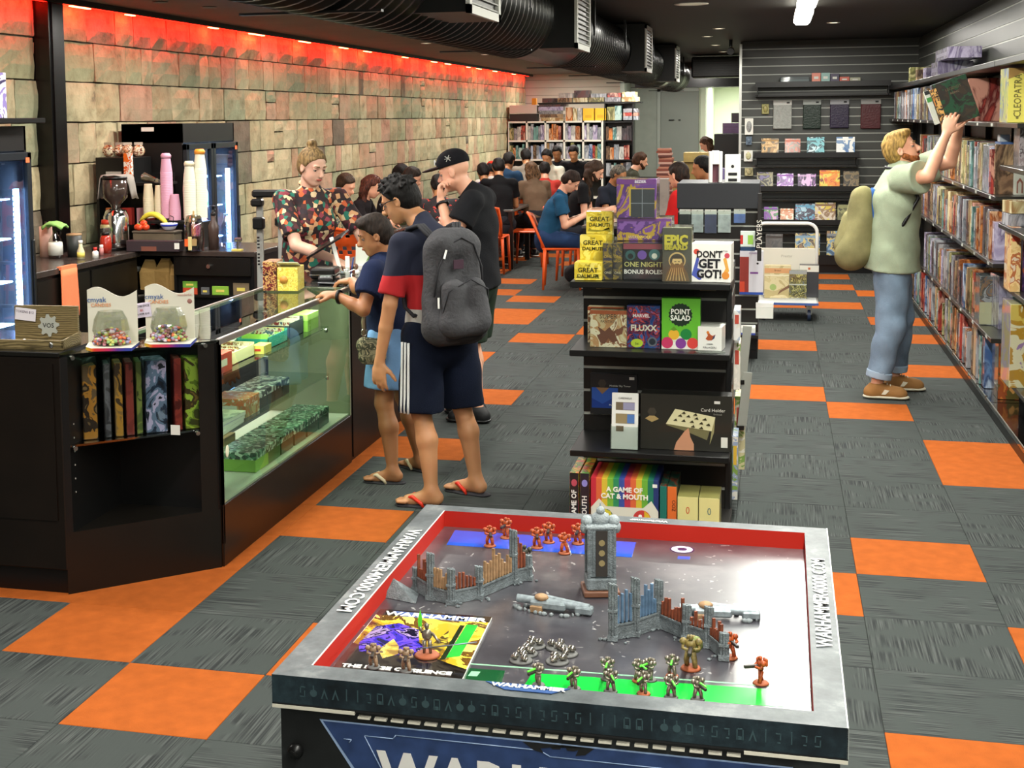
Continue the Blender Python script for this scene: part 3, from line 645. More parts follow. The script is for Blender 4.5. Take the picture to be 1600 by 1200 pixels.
# point of sale clutter
t = thing('tablet_stand', 'slanted dark tablet on a white stand at the till', 'tablet', (-2.52, 7.75, .966), .5)
xa = Vector((.205, -.02, .118)).normalized(); ya = Vector((-.31, .94, -.09)); ya = (ya-xa*xa.dot(ya)).normalized(); za = xa.cross(ya); Mt = Matrix((xa, ya, za)).transposed().to_4x4(); MB().bbox(-.13, .13, -.085, .085, -.006, .006, .003, M=RZ(-.5) @ T(-.055, .03, .17) @ Mt @ RX(.10)).build('screen', BLK, t)
MB().bbox(-.012, .012, -.006, .006, 0, .21, .002, M=T(.03, 0, .01) @ RY(-.25)).build('post', WHITE, t); MB().lathe([(0, 0), (.06, 0), (.06, .01), (0, .012)], 18, M=T(.03, 0, 0)).build('foot', WHITE, t)
t = thing('card_reader', 'black card reader lying on the till counter', 'card reader', (-2.44, 7.32, .972), .3)
MB().bbox(-.04, .04, -.08, .08, 0, .022, .006).build('case', BLK, t); MB().box(-.03, .03, .0, .06, .022, .024).build('display', mat('lcd', '#7a8a80', .2), t)
kb = MB(); [kb.box(-.03+.021*i, -.014+.021*i, -.07+.017*j, -.058+.017*j, .022, .026) for i in range(3) for j in range(4)]; kb.build('keypad', mat('key_grey', '#77797a', .5), t, kind='stuff')
t = thing('clear_jar', 'clear plastic tub holding pens on the till counter', 'jar', (-2.34, 7.42, .972)); MB().lathe([(0, 0), (.04, 0), (.045, .07), (.043, .07), (.038, .004), (0, .004)], 20).build('tub', glass('jar_clear', '#eef2ef', .03, .8), t)
MB().box(-.012, .012, -.004, .004, .0, .13).build('white_marker', WHITE, t); MB().cyl((.012, .01, .005), (.03, .02, .12), .004).build('pen', mat('pen_blue', '#2a4a8a', .4), t)
t = thing('receipt_printer', 'low black receipt printer with silver edge behind the yellow box', 'printer', (-2.50, 7.5, .972), .15); MB().bbox(-.07, .07, -.10, .10, 0, .055, .008).build('case', BLK, t); MB().box(-.05, .05, -.02, .0, .055, .058).build('slot', STEEL, t); MB().bbox(-.075, .075, -.105, .105, .018, .024, .002).build('silver_band', STEEL, t)
for k, (x, y, m, lb) in enumerate([(-2.56, 7.22, BLK, 'black phone lying flat near the yellow box'), (-2.36, 7.20, mat('phone_grey', '#5a5c60', .3), 'grey phone lying on the counter edge')]):
    t = thing('mobile_phone', lb, 'phone', (x, y, .972), .4+k); MB().bbox(-.036, .036, -.075, .075, 0, .009, .003).build('case', m, t); MB().box(-.032, .032, -.07, .07, .009, .0095).build('screen', mat('dark_screen', '#101418', .08), t)
t = thing('card_stand', 'white card with a green leaf print held over the counter', 'card', (-2.38, 7.95, .966), .1)
MB().bbox(-.075, .075, -.004, .004, .03, .155, .001, M=RX(-.15)).build('card', mat('card_mint', '#dfe6d8', .6), t); MB().prism([(-.02, .05), (.0, .09), (-.005, .13), (.02, .10), (.045, .12), (.03, .085), (.05, .06), (.01, .07)], 0, .001, M=RX(-.15) @ T(.01, -.005, 0) @ RX(pi/2)).build('leaf_print', mat('leaf', '#5f8a3a', .6), t); MB().box(-.06, .06, -.02, .02, 0, .03).build('base', WHITE, t)
t = thing('small_plush', 'small red and brown trinket by the leaf card', 'toy', (-2.40, 7.66, .966)); MB().sph((0, 0, .025), (.03, .025, .025)).build('body', mat('trinket_red', '#b84a3a', .7), t); MB().sph((.03, .0, .05), .02).build('head', mat('trinket_brown', '#6a4a3a', .7), t); MB().sph((.05, -.02, .02), .015).build('arm', WHITE, t)

# ================================================================ BEHIND THE COUNTER
def fridge(y0, y1, label, n):
    x0, x1 = -4.68, -4.20; t = thing('drinks_fridge', label, 'refrigerator', (x0, y0, 0)); w, d, H = x1-x0, y1-y0, 1.855
    BODY = mat('fridge_black', '#100f0f', .4); FR = mat('fridge_frame', '#1a1f24', .3)
    b_ = MB(); b_.box(0, .02, 0, d, 0, H); b_.box(0, w, 0, .02, 0, H); b_.box(0, w, d-.02, d, 0, H); b_.box(0, w, 0, d, 0, .22); b_.box(0, w, 0, d, H-.14, H); b_.build('cabinet', BODY, t)
    MB().box(.021, .03, .021, d-.021, .22, H-.14).build('liner', mat('fridge_liner', '#cfdcf0', .5), t)
    for z in (.45, .7, .95, 1.2, 1.43): MB().box(.04, w-.10, .03, d-.03, z, z+.008).build('wire_shelf', mat('wire_white', '#d8e2ee', .4), t)
    for k in range(n):
        a, c_ = d*k/n+.004, d*(k+1)/n-.004; f = MB(); q = .045
        f.bbox(w, w+.035, a, a+q, .24, H-.15, .004); f.bbox(w, w+.035, c_-q, c_, .24, H-.15, .004); f.bbox(w, w+.035, a, c_, .24, .24+q, .004); f.bbox(w, w+.035, a, c_, H-.15-q, H-.15, .004)
        dr = f.build('door', FR, t); MB().box(w+.012, w+.018, a+q, c_-q, .28, H-.19).build('door_glass', glass('fridge_glass', '#cfe0f4', .01, .2), dr)
        MB().bbox(w+.035, w+.05, c_-q+.01, c_-q+.03, .8, 1.2, .004).build('handle', BLKM, dr)
        tb = MB(); tb.cyl((w-.03, c_-q-.03, .3), (w-.03, c_-q-.03, H-.36), .018); tb.build('light_tube', mat('cold_tube', '#cfe4ff', .4, emit=22), t)
        l = area('fridge_tube_lamp', (x1-.05, y0+c_-q-.035, 1.0), .02, 1.2, 36.0, (.62, .8, 1), (0, -pi/2, 0)); l.rotation_euler = (pi/2, 0, pi/2)
        tk = MB(); [tk.box(w-.034, w-.028, c_-q-.062, c_-q-.045, .34+.03*i, .352+.03*i) for i in range(38)]; tk.build('shelf_notch', mat('notch_white', '#e8f0fa', .4), t, kind='stuff')
    MB().box(w+.036, w+.037, d-.07, d-.03, H-.21, H-.18).build('orange_sticker', mat('sticker_orange', '#e86a3a', .5), t)
    # bottles and cans inside
    rr = random.Random(n+7)
    for z in (.458, .708, .958, 1.208):
        for yy in np.arange(.1, d-.1, .085):
            if rr.random() < .35: continue
            col = rr.choice(['#b02a4a', '#d8d8e0', '#3a6ab0', '#7ab04a', '#8a3a6a', '#e0e4ea', '#c04a2a'])
            b2 = thing('drink_bottle', 'x', 'bottle', (x0+w-.17, y0+yy, z), 0, 'drinks in the fridges')
            MB().lathe([(0, 0), (.028, 0), (.03, .1), (.012, .15), (.012, .17), (0, .17)], 10).build('bottle', mat('drink'+col, col, .3), b2); BOT.append((b2, n, z, yy, col))
    return t
BOT = []
fridge(6.1, 7.19, 'glowing drinks fridge cut by the edge of the picture, nearest the camera', 1)
f2 = fridge(9.36, 10.36, 'tall black drinks fridge with two glass doors standing behind the coffee bench', 2)
MB().box(.16, .26, -.002, 0, 1.80, 1.83).build('logo_sticker', PAPER, f2)
CN = {'#b02a4a': 'crimson', '#d8d8e0': 'silver', '#3a6ab0': 'blue', '#7ab04a': 'green', '#8a3a6a': 'purple', '#e0e4ea': 'white', '#c04a2a': 'rust red'}
SH = {.458: 'bottom', .708: 'second', .958: 'third', 1.208: 'top'}
cnt = {}
for b2, n, z, yy, col in BOT:
    k = (n, z); cnt[k] = cnt.get(k, 0)+1; o_ = ['first', 'second', 'third', 'fourth', 'fifth', 'sixth', 'seventh', 'eighth', 'ninth', 'tenth', 'eleventh'][cnt[k]-1]
    b2['label'] = f"{CN[col]} drink bottle, {o_} along the {SH[z]} shelf of the {'nearer' if n == 1 else 'two-door'} fridge"
# extra display shelf corner above near fridge with purple print
t = thing('wall_shelf', 'black shelf above the nearest fridge at the picture edge', 'shelf', (-4.45, 6.9, 1.87)); MB().bbox(-.25, .32, -.8, .40, 0, .03, .004).build('board', BLK, t)
t = carton('poster_box', 'purple and white printed box on the shelf above the nearest fridge', 'box', (-4.32, 6.95, 1.90), (.10, .34, .26), art('purple_box', ['#5a4a8a', '#8a7ab8', '#d8d4e4', '#3a2f5a'], 6))
# back bench
t = thing('coffee_bench', 'black coffee bench with a drawer and open shelves under the machines', 'bench', (-4.70, 8.60, 0))
MB().bbox(0, 1.35, -.02, .66, .965, 1.0, .004).build('worktop', mat('bench_top', '#3a322e', .25, noise=.2), t)
MB().box(.75, 1.33, .03, .05, 0, .95).build('back_panel', BLK, t); q = MB(); q.box(.755, .775, 0, .6, 0, .965); q.build('side_panel', BLK, t); MB().box(1.31, 1.335, 0, .6, 0, .965).build('side_panel', BLK, t); MB().box(0.02, .04, 0, .6, 0, .965).build('side_panel', BLK, t)
dr = MB().bbox(.77, 1.315, -.015, .02, .835, .96, .003).build('drawer', BLACK, t); MB().cyl((1.02, -.015, .90), (1.02, -.035, .90), .014).build('knob', STEEL, dr)
MB().box(.77, 1.315, 0, .55, .685, .70).build('shelf', BLACK, t); MB().box(.04, .755, .05, .55, .70, .72).build('shelf', BLACK, t); MB().box(.77, 1.315, 0, .55, .47, .485).build('shelf', BLACK, t); MB().box(.04, 1.3, .05, .55, .2, .22).build('shelf', BLACK, t); MB().box(.04, 1.3, .57, .6, 0, .95).build('back_panel', BLK, t)
# side bench with towel
t = thing('sink_bench', 'dark side bench beside the nearest fridge with a glossy top', 'bench', (-4.70, 7.22, 0))
MB().bbox(0, .52, 0, 1.37, .96, 1.0, .004).build('worktop', mat('bench_top', '#3a322e', .25), t); MB().box(0, .5, 0, 1.35, 0, .96).build('carcass', BLK, t); MB().box(.5, .51, .02, .66, .02, .94).build('cupboard_door', BLACK, t); MB().box(.5, .51, .69, 1.33, .02, .94).build('cupboard_door', BLACK, t)
tw = thing('towel', 'orange towel hanging over the front of the side bench', 'towel', (-4.175, 7.5, .985))
m = MB(); vs = []; n_, k_ = 9, 8
for i in range(n_):
    for j in range(k_):
        z = -.30*j/(k_-1); y = -.02+.19*i/(n_-1); vs.append((.006+.008*math.sin(i*1.6+j*.4)*(j/k_), y+.012*j/(k_-1)*(i-4)/4, z))
m.add(vs, [(i*k_+j, (i+1)*k_+j, (i+1)*k_+j+1, i*k_+j+1) for i in range(n_-1) for j in range(k_-1)], smooth=True); TWM = mat('towel_orange', '#ee7f52', .9, bump=.4, bscale=150)
a = m.build('hanging_cloth', TWM, tw); md = a.modifiers.new('s', 'SOLIDIFY'); md.thickness = .008
MB().box(-.02, .012, -.02, .17, 0, .02).build('top_fold', TWM, tw)
# shelf stock under the bench (at right, photo 270-395)
UB = [(-3.84, .105, .045, '#6ea83a', 'green', .70, 'flat green carton topmost of two under the drawer', .045), (-3.84, .105, .045, '#c04a2c', 'red', .70, 'flat red carton beneath the green one under the drawer', 0), (-3.73, .06, .05, '#5a5c5e', 'grey', .70, 'small grey carton between red and lime cartons under the drawer', 0),
      (-3.62, .12, .06, '#88b83e', 'lime', .70, 'lime carton in the middle under the drawer', 0), (-3.47, .115, .085, '#7a6a52', 'brown', .70, 'brown parcel at the right under the drawer', 0)]
for x, w, h, c_, nm, z, lb, dz in UB: carton('stock_box', lb, 'box', (x, 8.68, z+dz+.001), (w, .12, h), mat('stock_'+nm, c_, .5), lab=YEL, group='cartons on the shelf under the drawer')
for k, x in enumerate((-3.80, -3.72, -3.64, -3.56, -3.48)):
    t = thing('supply_jar', ['first', 'second', 'third', 'fourth', 'fifth'][k]+' grey tub counting from the bags on the low bench shelf', 'jar', (x, 8.70, .486), 0, 'tubs on the low bench shelf'); MB().lathe([(0, 0), (.03, 0), (.032, .10), (0, .10)], 12).build('tub', mat('tub_grey%d' % (k % 2), ['#8a8780', '#5f5d5a'][k % 2], .5), t); MB().lathe([(0, .10), (.033, .10), (.033, .115), (0, .115)], 12).build('lid', BLKM, t)
# paper bags, jar and bowl in the open part
for k, (x, lbl, h, rz) in enumerate([(-4.18, 'rolled kraft paper bag beside the white lidded jar', .20, .3), (-4.06, 'kraft paper bag in the middle of the open bench shelf', .21, -.2), (-3.98, 'kraft paper bag nearest the drawer cabinet', .17, .15)]):
    t = thing('paper_bag', lbl, 'bag', (x, 8.72, .721), rz, 'kraft bags under the coffee bench')
    MB().add([(-.06, -.04, 0), (.06, -.04, 0), (.06, .04, 0), (-.06, .04, 0), (-.065, -.045, h*.6), (.06, -.045, h*.6), (.06, .045, h*.6), (-.06, .045, h*.6), (-.03, -.006, h), (.035, -.006, h), (.035, .006, h), (-.03, .006, h)],
             [(0, 3, 2, 1), (0, 1, 5, 4), (1, 2, 6, 5), (2, 3, 7, 6), (3, 0, 4, 7), (4, 5, 9, 8), (5, 6, 10, 9), (6, 7, 11, 10), (7, 4, 8, 11), (8, 9, 10, 11)]).build('bag_body', mat('kraft', '#a8864c', .8, bump=.5, bscale=30), t)
    MB().box(-.03, .035, -.01, .01, h-.02, h+.004).build('rolled_top', TAN, t)
t = thing('supply_jar', 'clear jar with a white lid under the bench', 'jar', (-4.31, 8.74, .721)); MB().lathe([(0, 0), (.05, 0), (.05, .10), (.04, .12), (0, .12)], 16).build('jar', glass('jar_glass', '#c9d4c4', .05, .8), t); MB().lathe([(0, .12), (.048, .12), (.048, .15), (0, .15)], 16).build('lid', WHITE, t)
t = thing('metal_bowl', 'dark metal mixing bowl on the low shelf under the bags', 'bowl', (-4.30, 8.66, .60)); MB().lathe([(.03, 0), (.06, .01), (.14, .08), (.15, .10), (.135, .08), (.05, .015), (0, .012)], 20).build('bowl', mat('bowl_steel', '#77756c', .3, metal=.8), t)
MB().box(-4.45, -4.12, 8.55, 8.8, .585, .60).build('bowl_board', BLACK); o_ = bpy.data.objects['bowl_board']; o_.parent = t; o_.matrix_parent_inverse = T(-4.30, 8.66, .60).inverted()
# ---- bench top clutter
def lathe_thing(name, label, cat, loc, parts, group=None, rz=0):
    t = thing(name, label, cat, loc, rz, group)
    for pn, prof, m in parts: MB().lathe(prof, 18).build(pn, m, t)
    return t
Z1 = 1.001
lathe_thing('paper_roll', 'pale pink paper towel roll standing at the wall end of the bench', 'paper roll', (-4.60, 8.08, Z1), [('roll', [(0, 0), (.042, 0), (.042, .20), (.014, .20), (.014, .19), (0, .19)], mat('roll_pink', '#cfa89a', .8)), ('core', [(.008, 0), (.008, .23), (0, .23)], BLKM)])
t = thing('spray_bottle', 'clear spray bottle with a white label under the green cloth', 'bottle', (-4.50, 8.02, Z1)); MB().lathe([(0, 0), (.042, 0), (.046, .06), (.04, .12), (.015, .16), (.015, .18), (0, .18)], 16).build('bottle', glass('spray_clear', '#dfe4e0', .05, .8), t); MB().lathe([(.047, .02), (.0475, .08), (.043, .105)], 16).build('label', PAPER, t); MB().bbox(-.015, .04, -.012, .012, .18, .21, .004).build('spray_head', BLK, t); MB().tube([(.035, 0, .185), (.04, 0, .16), (.03, 0, .14)], .005).build('trigger', BLK, t)
t = thing('cleaning_cloth', 'crumpled lime green cleaning cloth draped over the spray bottle', 'cloth', (-4.50, 8.02, Z1+.212)); rr = random.Random(2); m = MB(); n_ = 9
vs = [(-.075+.15*i/(n_-1)+rr.uniform(-.004, .004), -.05+.10*j/(n_-1)+rr.uniform(-.004, .004), .028-.5*((i-4)/4)**2*.05-.02*((j-4)/4)**2+rr.uniform(-.007, .007)) for i in range(n_) for j in range(n_)]
m.add(vs, [(i*n_+j, (i+1)*n_+j, (i+1)*n_+j+1, i*n_+j+1) for i in range(n_-1) for j in range(n_-1)], smooth=True); a = m.build('cloth', mat('cloth_lime', '#8cc46a', .9), t); a.modifiers.new('s', 'SOLIDIFY').thickness = .012
lathe_thing('storage_tin', 'dark grey canister with a wooden lid', 'canister', (-4.42, 8.12, Z1), [('canister', [(0, 0), (.045, 0), (.05, .14), (0, .14)], mat('tin_dark', '#2c302e', .5)), ('lid', [(0, .14), (.05, .14), (.05, .15), (0, .152)], mat('wood_lid', '#a0805a', .6))])
lathe_thing('sauce_bottle', 'squat bottle with a yellow label by the canister', 'bottle', (-4.30, 7.98, Z1), [('bottle', [(0, 0), (.024, 0), (.024, .05), (.012, .08), (.012, .10), (0, .10)], mat('bottle_cream', '#d8d0a8', .3)), ('label', [(.0245, .012), (.0245, .045)], YEL), ('cap', [(0, .10), (.014, .10), (.014, .12), (0, .12)], WHITE)])
lathe_thing('sauce_bottle', 'small white bottle right of the yellow labelled one', 'bottle', (-4.235, 8.05, Z1), [('bottle', [(0, 0), (.02, 0), (.02, .04), (.01, .05), (0, .05)], WHITE), ('cap', [(0, .05), (.012, .05), (.012, .07), (0, .07)], RED)])
lathe_thing('glass_jar', 'tall glass jar of pale pasta with a red lid', 'jar', (-4.40, 8.55, Z1), [('jar', [(0, 0), (.05, 0), (.05, .17), (.045, .18), (0, .18)], mat('pasta_jar', '#9c9a6a', .15, coat=.6, noise=.3, nscale=30)), ('lid', [(0, .18), (.045, .18), (.04, .21), (0, .215)], mat('lid_red', '#b5341f', .4))])
lathe_thing('glass_jar', 'short jar of red sauce between the red-lidded jar and the grinder', 'jar', (-4.33, 8.38, Z1), [('jar', [(0, 0), (.036, 0), (.04, .05), (.036, .10), (.025, .12), (0, .12)], mat('tomato', '#a32a1a', .25, coat=.4)), ('lid', [(0, .12), (.027, .12), (.027, .14), (0, .14)], BLKM)])
lathe_thing('sauce_bottle', 'tiny pink capped bottle in front of the red sauce', 'bottle', (-4.28, 8.22, Z1), [('bottle', [(0, 0), (.014, 0), (.014, .05), (0, .05)], mat('pinkish', '#b87a78', .4)), ('cap', [(0, .05), (.012, .05), (.012, .07), (0, .07)], WHITE)])
# grinder
t = thing('coffee_grinder', 'polished coffee grinder with a smoky bean hopper', 'coffee grinder', (-4.36, 8.60, Z1), -.3)
MB().lathe([(0, .02), (.09, .02), (.088, .06), (.085, .23), (.07, .27), (.03, .285), (0, .285)], 22).build('body', mat('chrome', '#d6d8d6', .12, metal=1), t)
MB().lathe([(.03, .285), (.035, .31), (.085, .36), (.09, .48), (.086, .48), (.08, .365), (.03, .315)], 22).build('hopper', mat('smoky', '#3a2f2a', .15, coat=.5), t); MB().lathe([(0, .30), (.033, .312), (.078, .36), (.08, .42), (0, .43)], 18).build('coffee_beans', mat('beans', '#3b2718', .6, bump=1, bscale=120), t)
MB().bbox(-.08, .06, -.16, .09, 0, .02, .004).build('base', BLKM, t); MB().bbox(-.02, .02, -.14, -.08, .12, .16, .004).build('doser_spout', STEEL, t); MB().lathe([(0, .485), (.09, .485), (.088, .50), (0, .505)], 20).build('hopper_lid', BLK, t)
t = thing('tea_towel', 'grey tea towel draped over the grinder hopper', 'towel', (-4.36, 8.60, Z1+.508)); m = MB(); n_ = 13; vs = []
for i in range(n_):
    for j in range(n_):
        x = -.16+.32*i/(n_-1); y = -.11+.22*j/(n_-1); r_ = math.hypot(x, y); z = .004 if r_ < .09 else -min((r_-.09)*2.2, .16); q = 1 if r_ < .1 else .1/r_*(1+.25*(r_-.1)/.1); vs.append((x*q*1.05, y*q*1.05+(.06 if i > 8 else 0), z+.006*math.sin(i*2.1)*math.cos(j*1.7)))
m.add(vs, [(i*n_+j, (i+1)*n_+j, (i+1)*n_+j+1, i*n_+j+1) for i in range(n_-1) for j in range(3, n_-1)], smooth=True); a = m.build('cloth', mat('towel_grey', '#8e8880', .9), t); a.modifiers.new('s', 'SOLIDIFY').thickness = .006
# black cabinet with snack bags on top
t = thing('snack_cabinet', 'black box cabinet holding snack bags up on top behind the grinder', 'cabinet', (-4.70, 8.98, Z1)); MB().bbox(0, .30, 0, .28, .36, .62, .004).build('upper_case', BLK, t); MB().box(0, .02, 0, .28, 0, .36).build('leg_panel', BLK, t); MB().box(.46, .48, 0, .28, 0, .42).build('leg_panel', BLK, t); MB().box(0, .48, .26, .28, 0, .5).build('back_panel', BLK, t); MB().box(.29, .50, -.02, .28, .42, .44).build('side_shelf', BLK, t); MB().box(.08, .20, -.003, 0, .45, .52).build('label', mat('label_grey', '#a8a8a0', .5), t)
SN = art('snack_print', ['#8a5a4a', '#d8c9a8', '#5a2f22', '#c98a5a', '#e6e0d4'], 22)
for k, (x, y) in enumerate([(-4.65, 9.08), (-4.57, 9.10), (-4.49, 9.07), (-4.42, 9.10)]):
    t = thing('snack_bag', ['snack bag closest to the wall', 'second snack bag from the wall', 'third snack bag from the wall', 'snack bag at the inner end'][k]+' on the black box cabinet', 'snack bag', (x, y, Z1+.625), .2*k, 'snack bags on the box cabinet'); MB().sph((0, 0, .04), (.045, .03, .045), 12).build('bag', SN, t); MB().box(-.03, .03, -.002, .002, .08, .10).build('crimped_top', mat('foil', '#c9b9a8', .3, metal=.6), t)
t = carton('snack_box', 'orange and white carton leaning by the snack bags', 'box', (-4.42, 8.93, Z1+.62-.14), (.06, .03, .17), art('orange_carton', ['#e06a20', '#e8e4d8', '#d85a18'], 18))
for k, (x, z) in enumerate([(-4.60, .30), (-4.48, .28), (-4.36, .26), (-4.30, .24)]): carton('snack_box', ['orange packet', 'red packet', 'pink carton', 'crimson packet'][k]+' in the open space below the box cabinet', 'box', (x, 9.02, Z1+.14), (.08, .05, .12), mat('pk%d' % k, ['#c8703a', '#a03028', '#b8909a', '#a82038'][k], .5), group='packets below the box cabinet')
MB().box(-4.66, -4.22, 8.98, 9.22, Z1+.12, Z1+.138).build('riser_board', BLK); props(bpy.data.objects['riser_board'], 'black riser board under the packets behind the grinder', 'shelf')
t = thing('plastic_funnel', 'clear plastic scoop lying on the dark side shelf', 'scoop', (-4.32, 8.98, Z1+.47), -.4); MB().cyl((0, 0, .01), (.14, -.02, -.01), .035, .018).build('cone', glass('funnel', '#e8e0d8', .1, 1), t); MB().cyl((.14, -.02, -.01), (.17, -.02, -.012), .012).build('spout', STEEL, t)
# cups
def cups(loc, n, r, m, label, lid=None, pitch=.012, h=.095):
    t = thing('cup_stack', label, 'paper cups', loc, 0, 'stacks of takeaway cups'); pr = []
    for k in range(n): pr += [(r*.98, k*pitch), (r, k*pitch+.003), (r*.975, k*pitch+.004)]
    z = n*pitch; pr += [(r*.97, z), (r*.74, z+h-.01), (r*.72, z+h), (0, z+h)]
    MB().lathe(pr, 20).build('stacked_cups', m, t, kind='stuff')
    if lid: MB().lathe([(0, z+h), (r*.8, z+h), (r*.85, z+h+.02), (r*.6, z+h+.035), (0, z+h+.035)], 18).build('top_cup', lid, t)
    return t
CW_, CP, CC = mat('cup_white', '#d9d9c4', .5), mat('cup_pink', '#cf9ab2', .5), mat('cup_cream', '#d9cfae', .5)
cups((-4.24, 8.86, Z1+.20), 12, .038, CC, 'plain cream cup stack beside the tall pink stack'); cups((-4.175, 8.90, Z1+.20), 11, .038, CC, 'second plain cream cup stack, touching the tall pink one')
cups((-4.10, 8.86, Z1+.20), 28, .043, CP, 'tall stack of pink paper cups', CP, .0115); cups((-4.025, 8.82, Z1+.19), 7, .042, CP, 'short stack of pink paper cups in front')
cups((-3.965, 8.90, Z1+.20), 18, .03, mat('cup_blush', '#d8b8a4', .5), 'blush coloured cup stack half hidden by white cups'); cups((-3.915, 8.83, Z1+.18), 24, .043, CW_, 'white cup stack with an emblem beside the tallest one', CC)
cups((-3.865, 8.90, Z1+.20), 29, .045, CW_, 'tallest white cup stack with an orange cup on top', mat('cup_orange', '#d88a2a', .5))
t = thing('cup_shelf', 'low dark riser holding the cup stacks on the bench', 'shelf', (-4.05, 8.86, Z1)); MB().box(-.24, .24, -.06, .09, .165, .18).build('board', BLKM, t); MB().box(-.24, -.22, -.06, .09, 0, .165).build('leg', BLKM, t); MB().box(.22, .24, -.06, .09, 0, .165).build('leg', BLKM, t)
t = thing('banana_bunch', 'curved bunch of yellow bananas on the brown box', 'bananas', (-4.12, 8.70, Z1+.19)); m = mat('banana', '#cfc43a', .5)
for k in range(3): MB().tube([(-.10+.2*i/8, -.012*k, .05-.06*((i-3.5)/4)**2) for i in range(9)], [.006, .013, .016, .017, .017, .017, .016, .012, .005]).build('banana', m, t)
for k, (x, y, c_) in enumerate([(-4.215, 8.63, 'nearest'), (-4.18, 8.65, 'upper'), (-4.15, 8.62, 'rightmost'), (-4.19, 8.60, 'lower')]):
    t = thing('tomato', c_+' red tomato in the bag by the bananas', 'tomato', (x, y, Z1+.135+.025*(k == 1)), 0, 'tomatoes beside the bananas'); MB().sph((0, 0, .02), (.026, .026, .022), 12).build('fruit', mat('tomato_skin', '#c9421f', .25, coat=.4), t); MB().sph((0, 0, .042), (.006, .006, .003), 6).build('stem', GRN, t)
t = thing('storage_box', 'brown cardboard box with dark lid on the bench', 'box', (-4.07, 8.63, Z1)); MB().bbox(-.15, .15, -.07, .06, 0, .12, .003).build('box', mat('box_brown', '#5e5443', .6, noise=.25), t); MB().bbox(-.155, .155, -.075, .065, .12, .134, .003).build('lid', mat('lid_brown', '#4a4236', .6), t)
t = thing('sugar_bowl', 'white and blue patterned bowl beside the bananas', 'bowl', (-3.98, 8.62, Z1+.135)); MB().lathe([(.02, 0), (.04, .01), (.055, .035), (.058, .05), (.05, .045), (.02, .012), (0, .01)], 20).build('bowl', mat('porcelain', '#d6d8e8', .2), t); MB().lathe([(.0555, .030), (.0595, .044)], 20).build('blue_band', mat('cobalt', '#2c3fae', .3), t); MB().tube([(.03, 0, .05), (.035, 0, .09), (.01, 0, .10)], .003).build('handle', BLKM, t)
t = thing('laptop', 'closed dark laptop on the front of the bench', 'laptop', (-4.05, 8.50, Z1), .02); MB().bbox(-.19, .19, -.001, .09, 0, .075, .004).build('body', mat('laptop_dark', '#3a3236', .3), t); MB().box(-.08, .03, -.003, 0, .005, .035).build('brown_sticker', mat('brown_st', '#7a4a3c', .5), t); MB().box(.20-.04, .20-.005, -.004, -.001, .02, .06).build('white_sticker', PAPER, t)
t = thing('syrup_jug', 'glass jug of amber cordial with a wooden spoon', 'jug', (-3.79, 8.60, Z1)); MB().lathe([(0, 0), (.062, 0), (.066, .10), (.066, .17), (.05, .235), (.03, .245), (.028, .245), (.048, .23), (.062, .17), (.062, .10), (.058, .006), (0, .006)], 22).build('jug', glass('jug_glass', '#e4e0d8', .03, .8), t)
MB().lathe([(0, .008), (.055, .008), (.058, .10), (0, .10)], 20).build('cordial', mat('cordial', '#3a1c10', .2, coat=.5), t); MB().cyl((-.01, -.01, .02), (0, 0, .27), .006).build('spoon', mat('spoon_wood', '#caa46a', .6), t); MB().box(-.04, -.01, -.068, -.064, .035, .085).build('orange_label', mat('olabel', '#e8642a', .5), t); MB().box(.012, .045, -.066, -.062, .04, .085).build('brown_label', TAN, t); MB().bbox(-.014, .012, -.072, -.066, .01, .10, .001).build('paper_tag', mat('tagc', '#d6c68a', .6), t)
lathe_thing('drink_bottle', 'dark pump bottle behind the cordial jug', 'bottle', (-3.70, 8.72, Z1), [('bottle', [(0, 0), (.036, 0), (.036, .16), (.015, .20), (.015, .23), (0, .23)], mat('pump_brown', '#4a3a34', .25)), ('pump', [(0, .23), (.016, .23), (.016, .25), (.008, .25), (.008, .29), (.03, .295), (0, .30)], BLK)])
lathe_thing('drink_bottle', 'clear water bottle in front of the fridge door', 'bottle', (-3.62, 8.75, Z1), [('bottle', [(0, 0), (.033, 0), (.033, .17), (.014, .21), (.014, .23), (0, .23)], glass('water_clear', '#cfe0ea', .03, .9)), ('cap', [(0, .23), (.016, .23), (.016, .245), (0, .245)], mat('cap_blue', '#8ab0d8', .4))])
t = thing('water_tap', 'small chrome spray tap on a yellow base at the bench end', 'tap', (-3.50, 8.66, Z1)); MB().box(-.04, .03, -.02, .02, 0, .01).build('yellow_base', YEL, t); MB().cyl((0, 0, 0), (0, 0, .07), .009).build('stem', STEEL, t); MB().cyl((-.02, 0, .075), (.025, 0, .075), .013).build('head', STEEL, t)
lathe_thing('glass_jar', 'small clear tumbler on the bench corner', 'glass', (-3.60, 8.63, Z1), [('tumbler', [(0, 0), (.022, 0), (.026, .05), (.024, .05), (.02, .004), (0, .004)], glass('tumbler', '#e8eef4', .02, .9))])
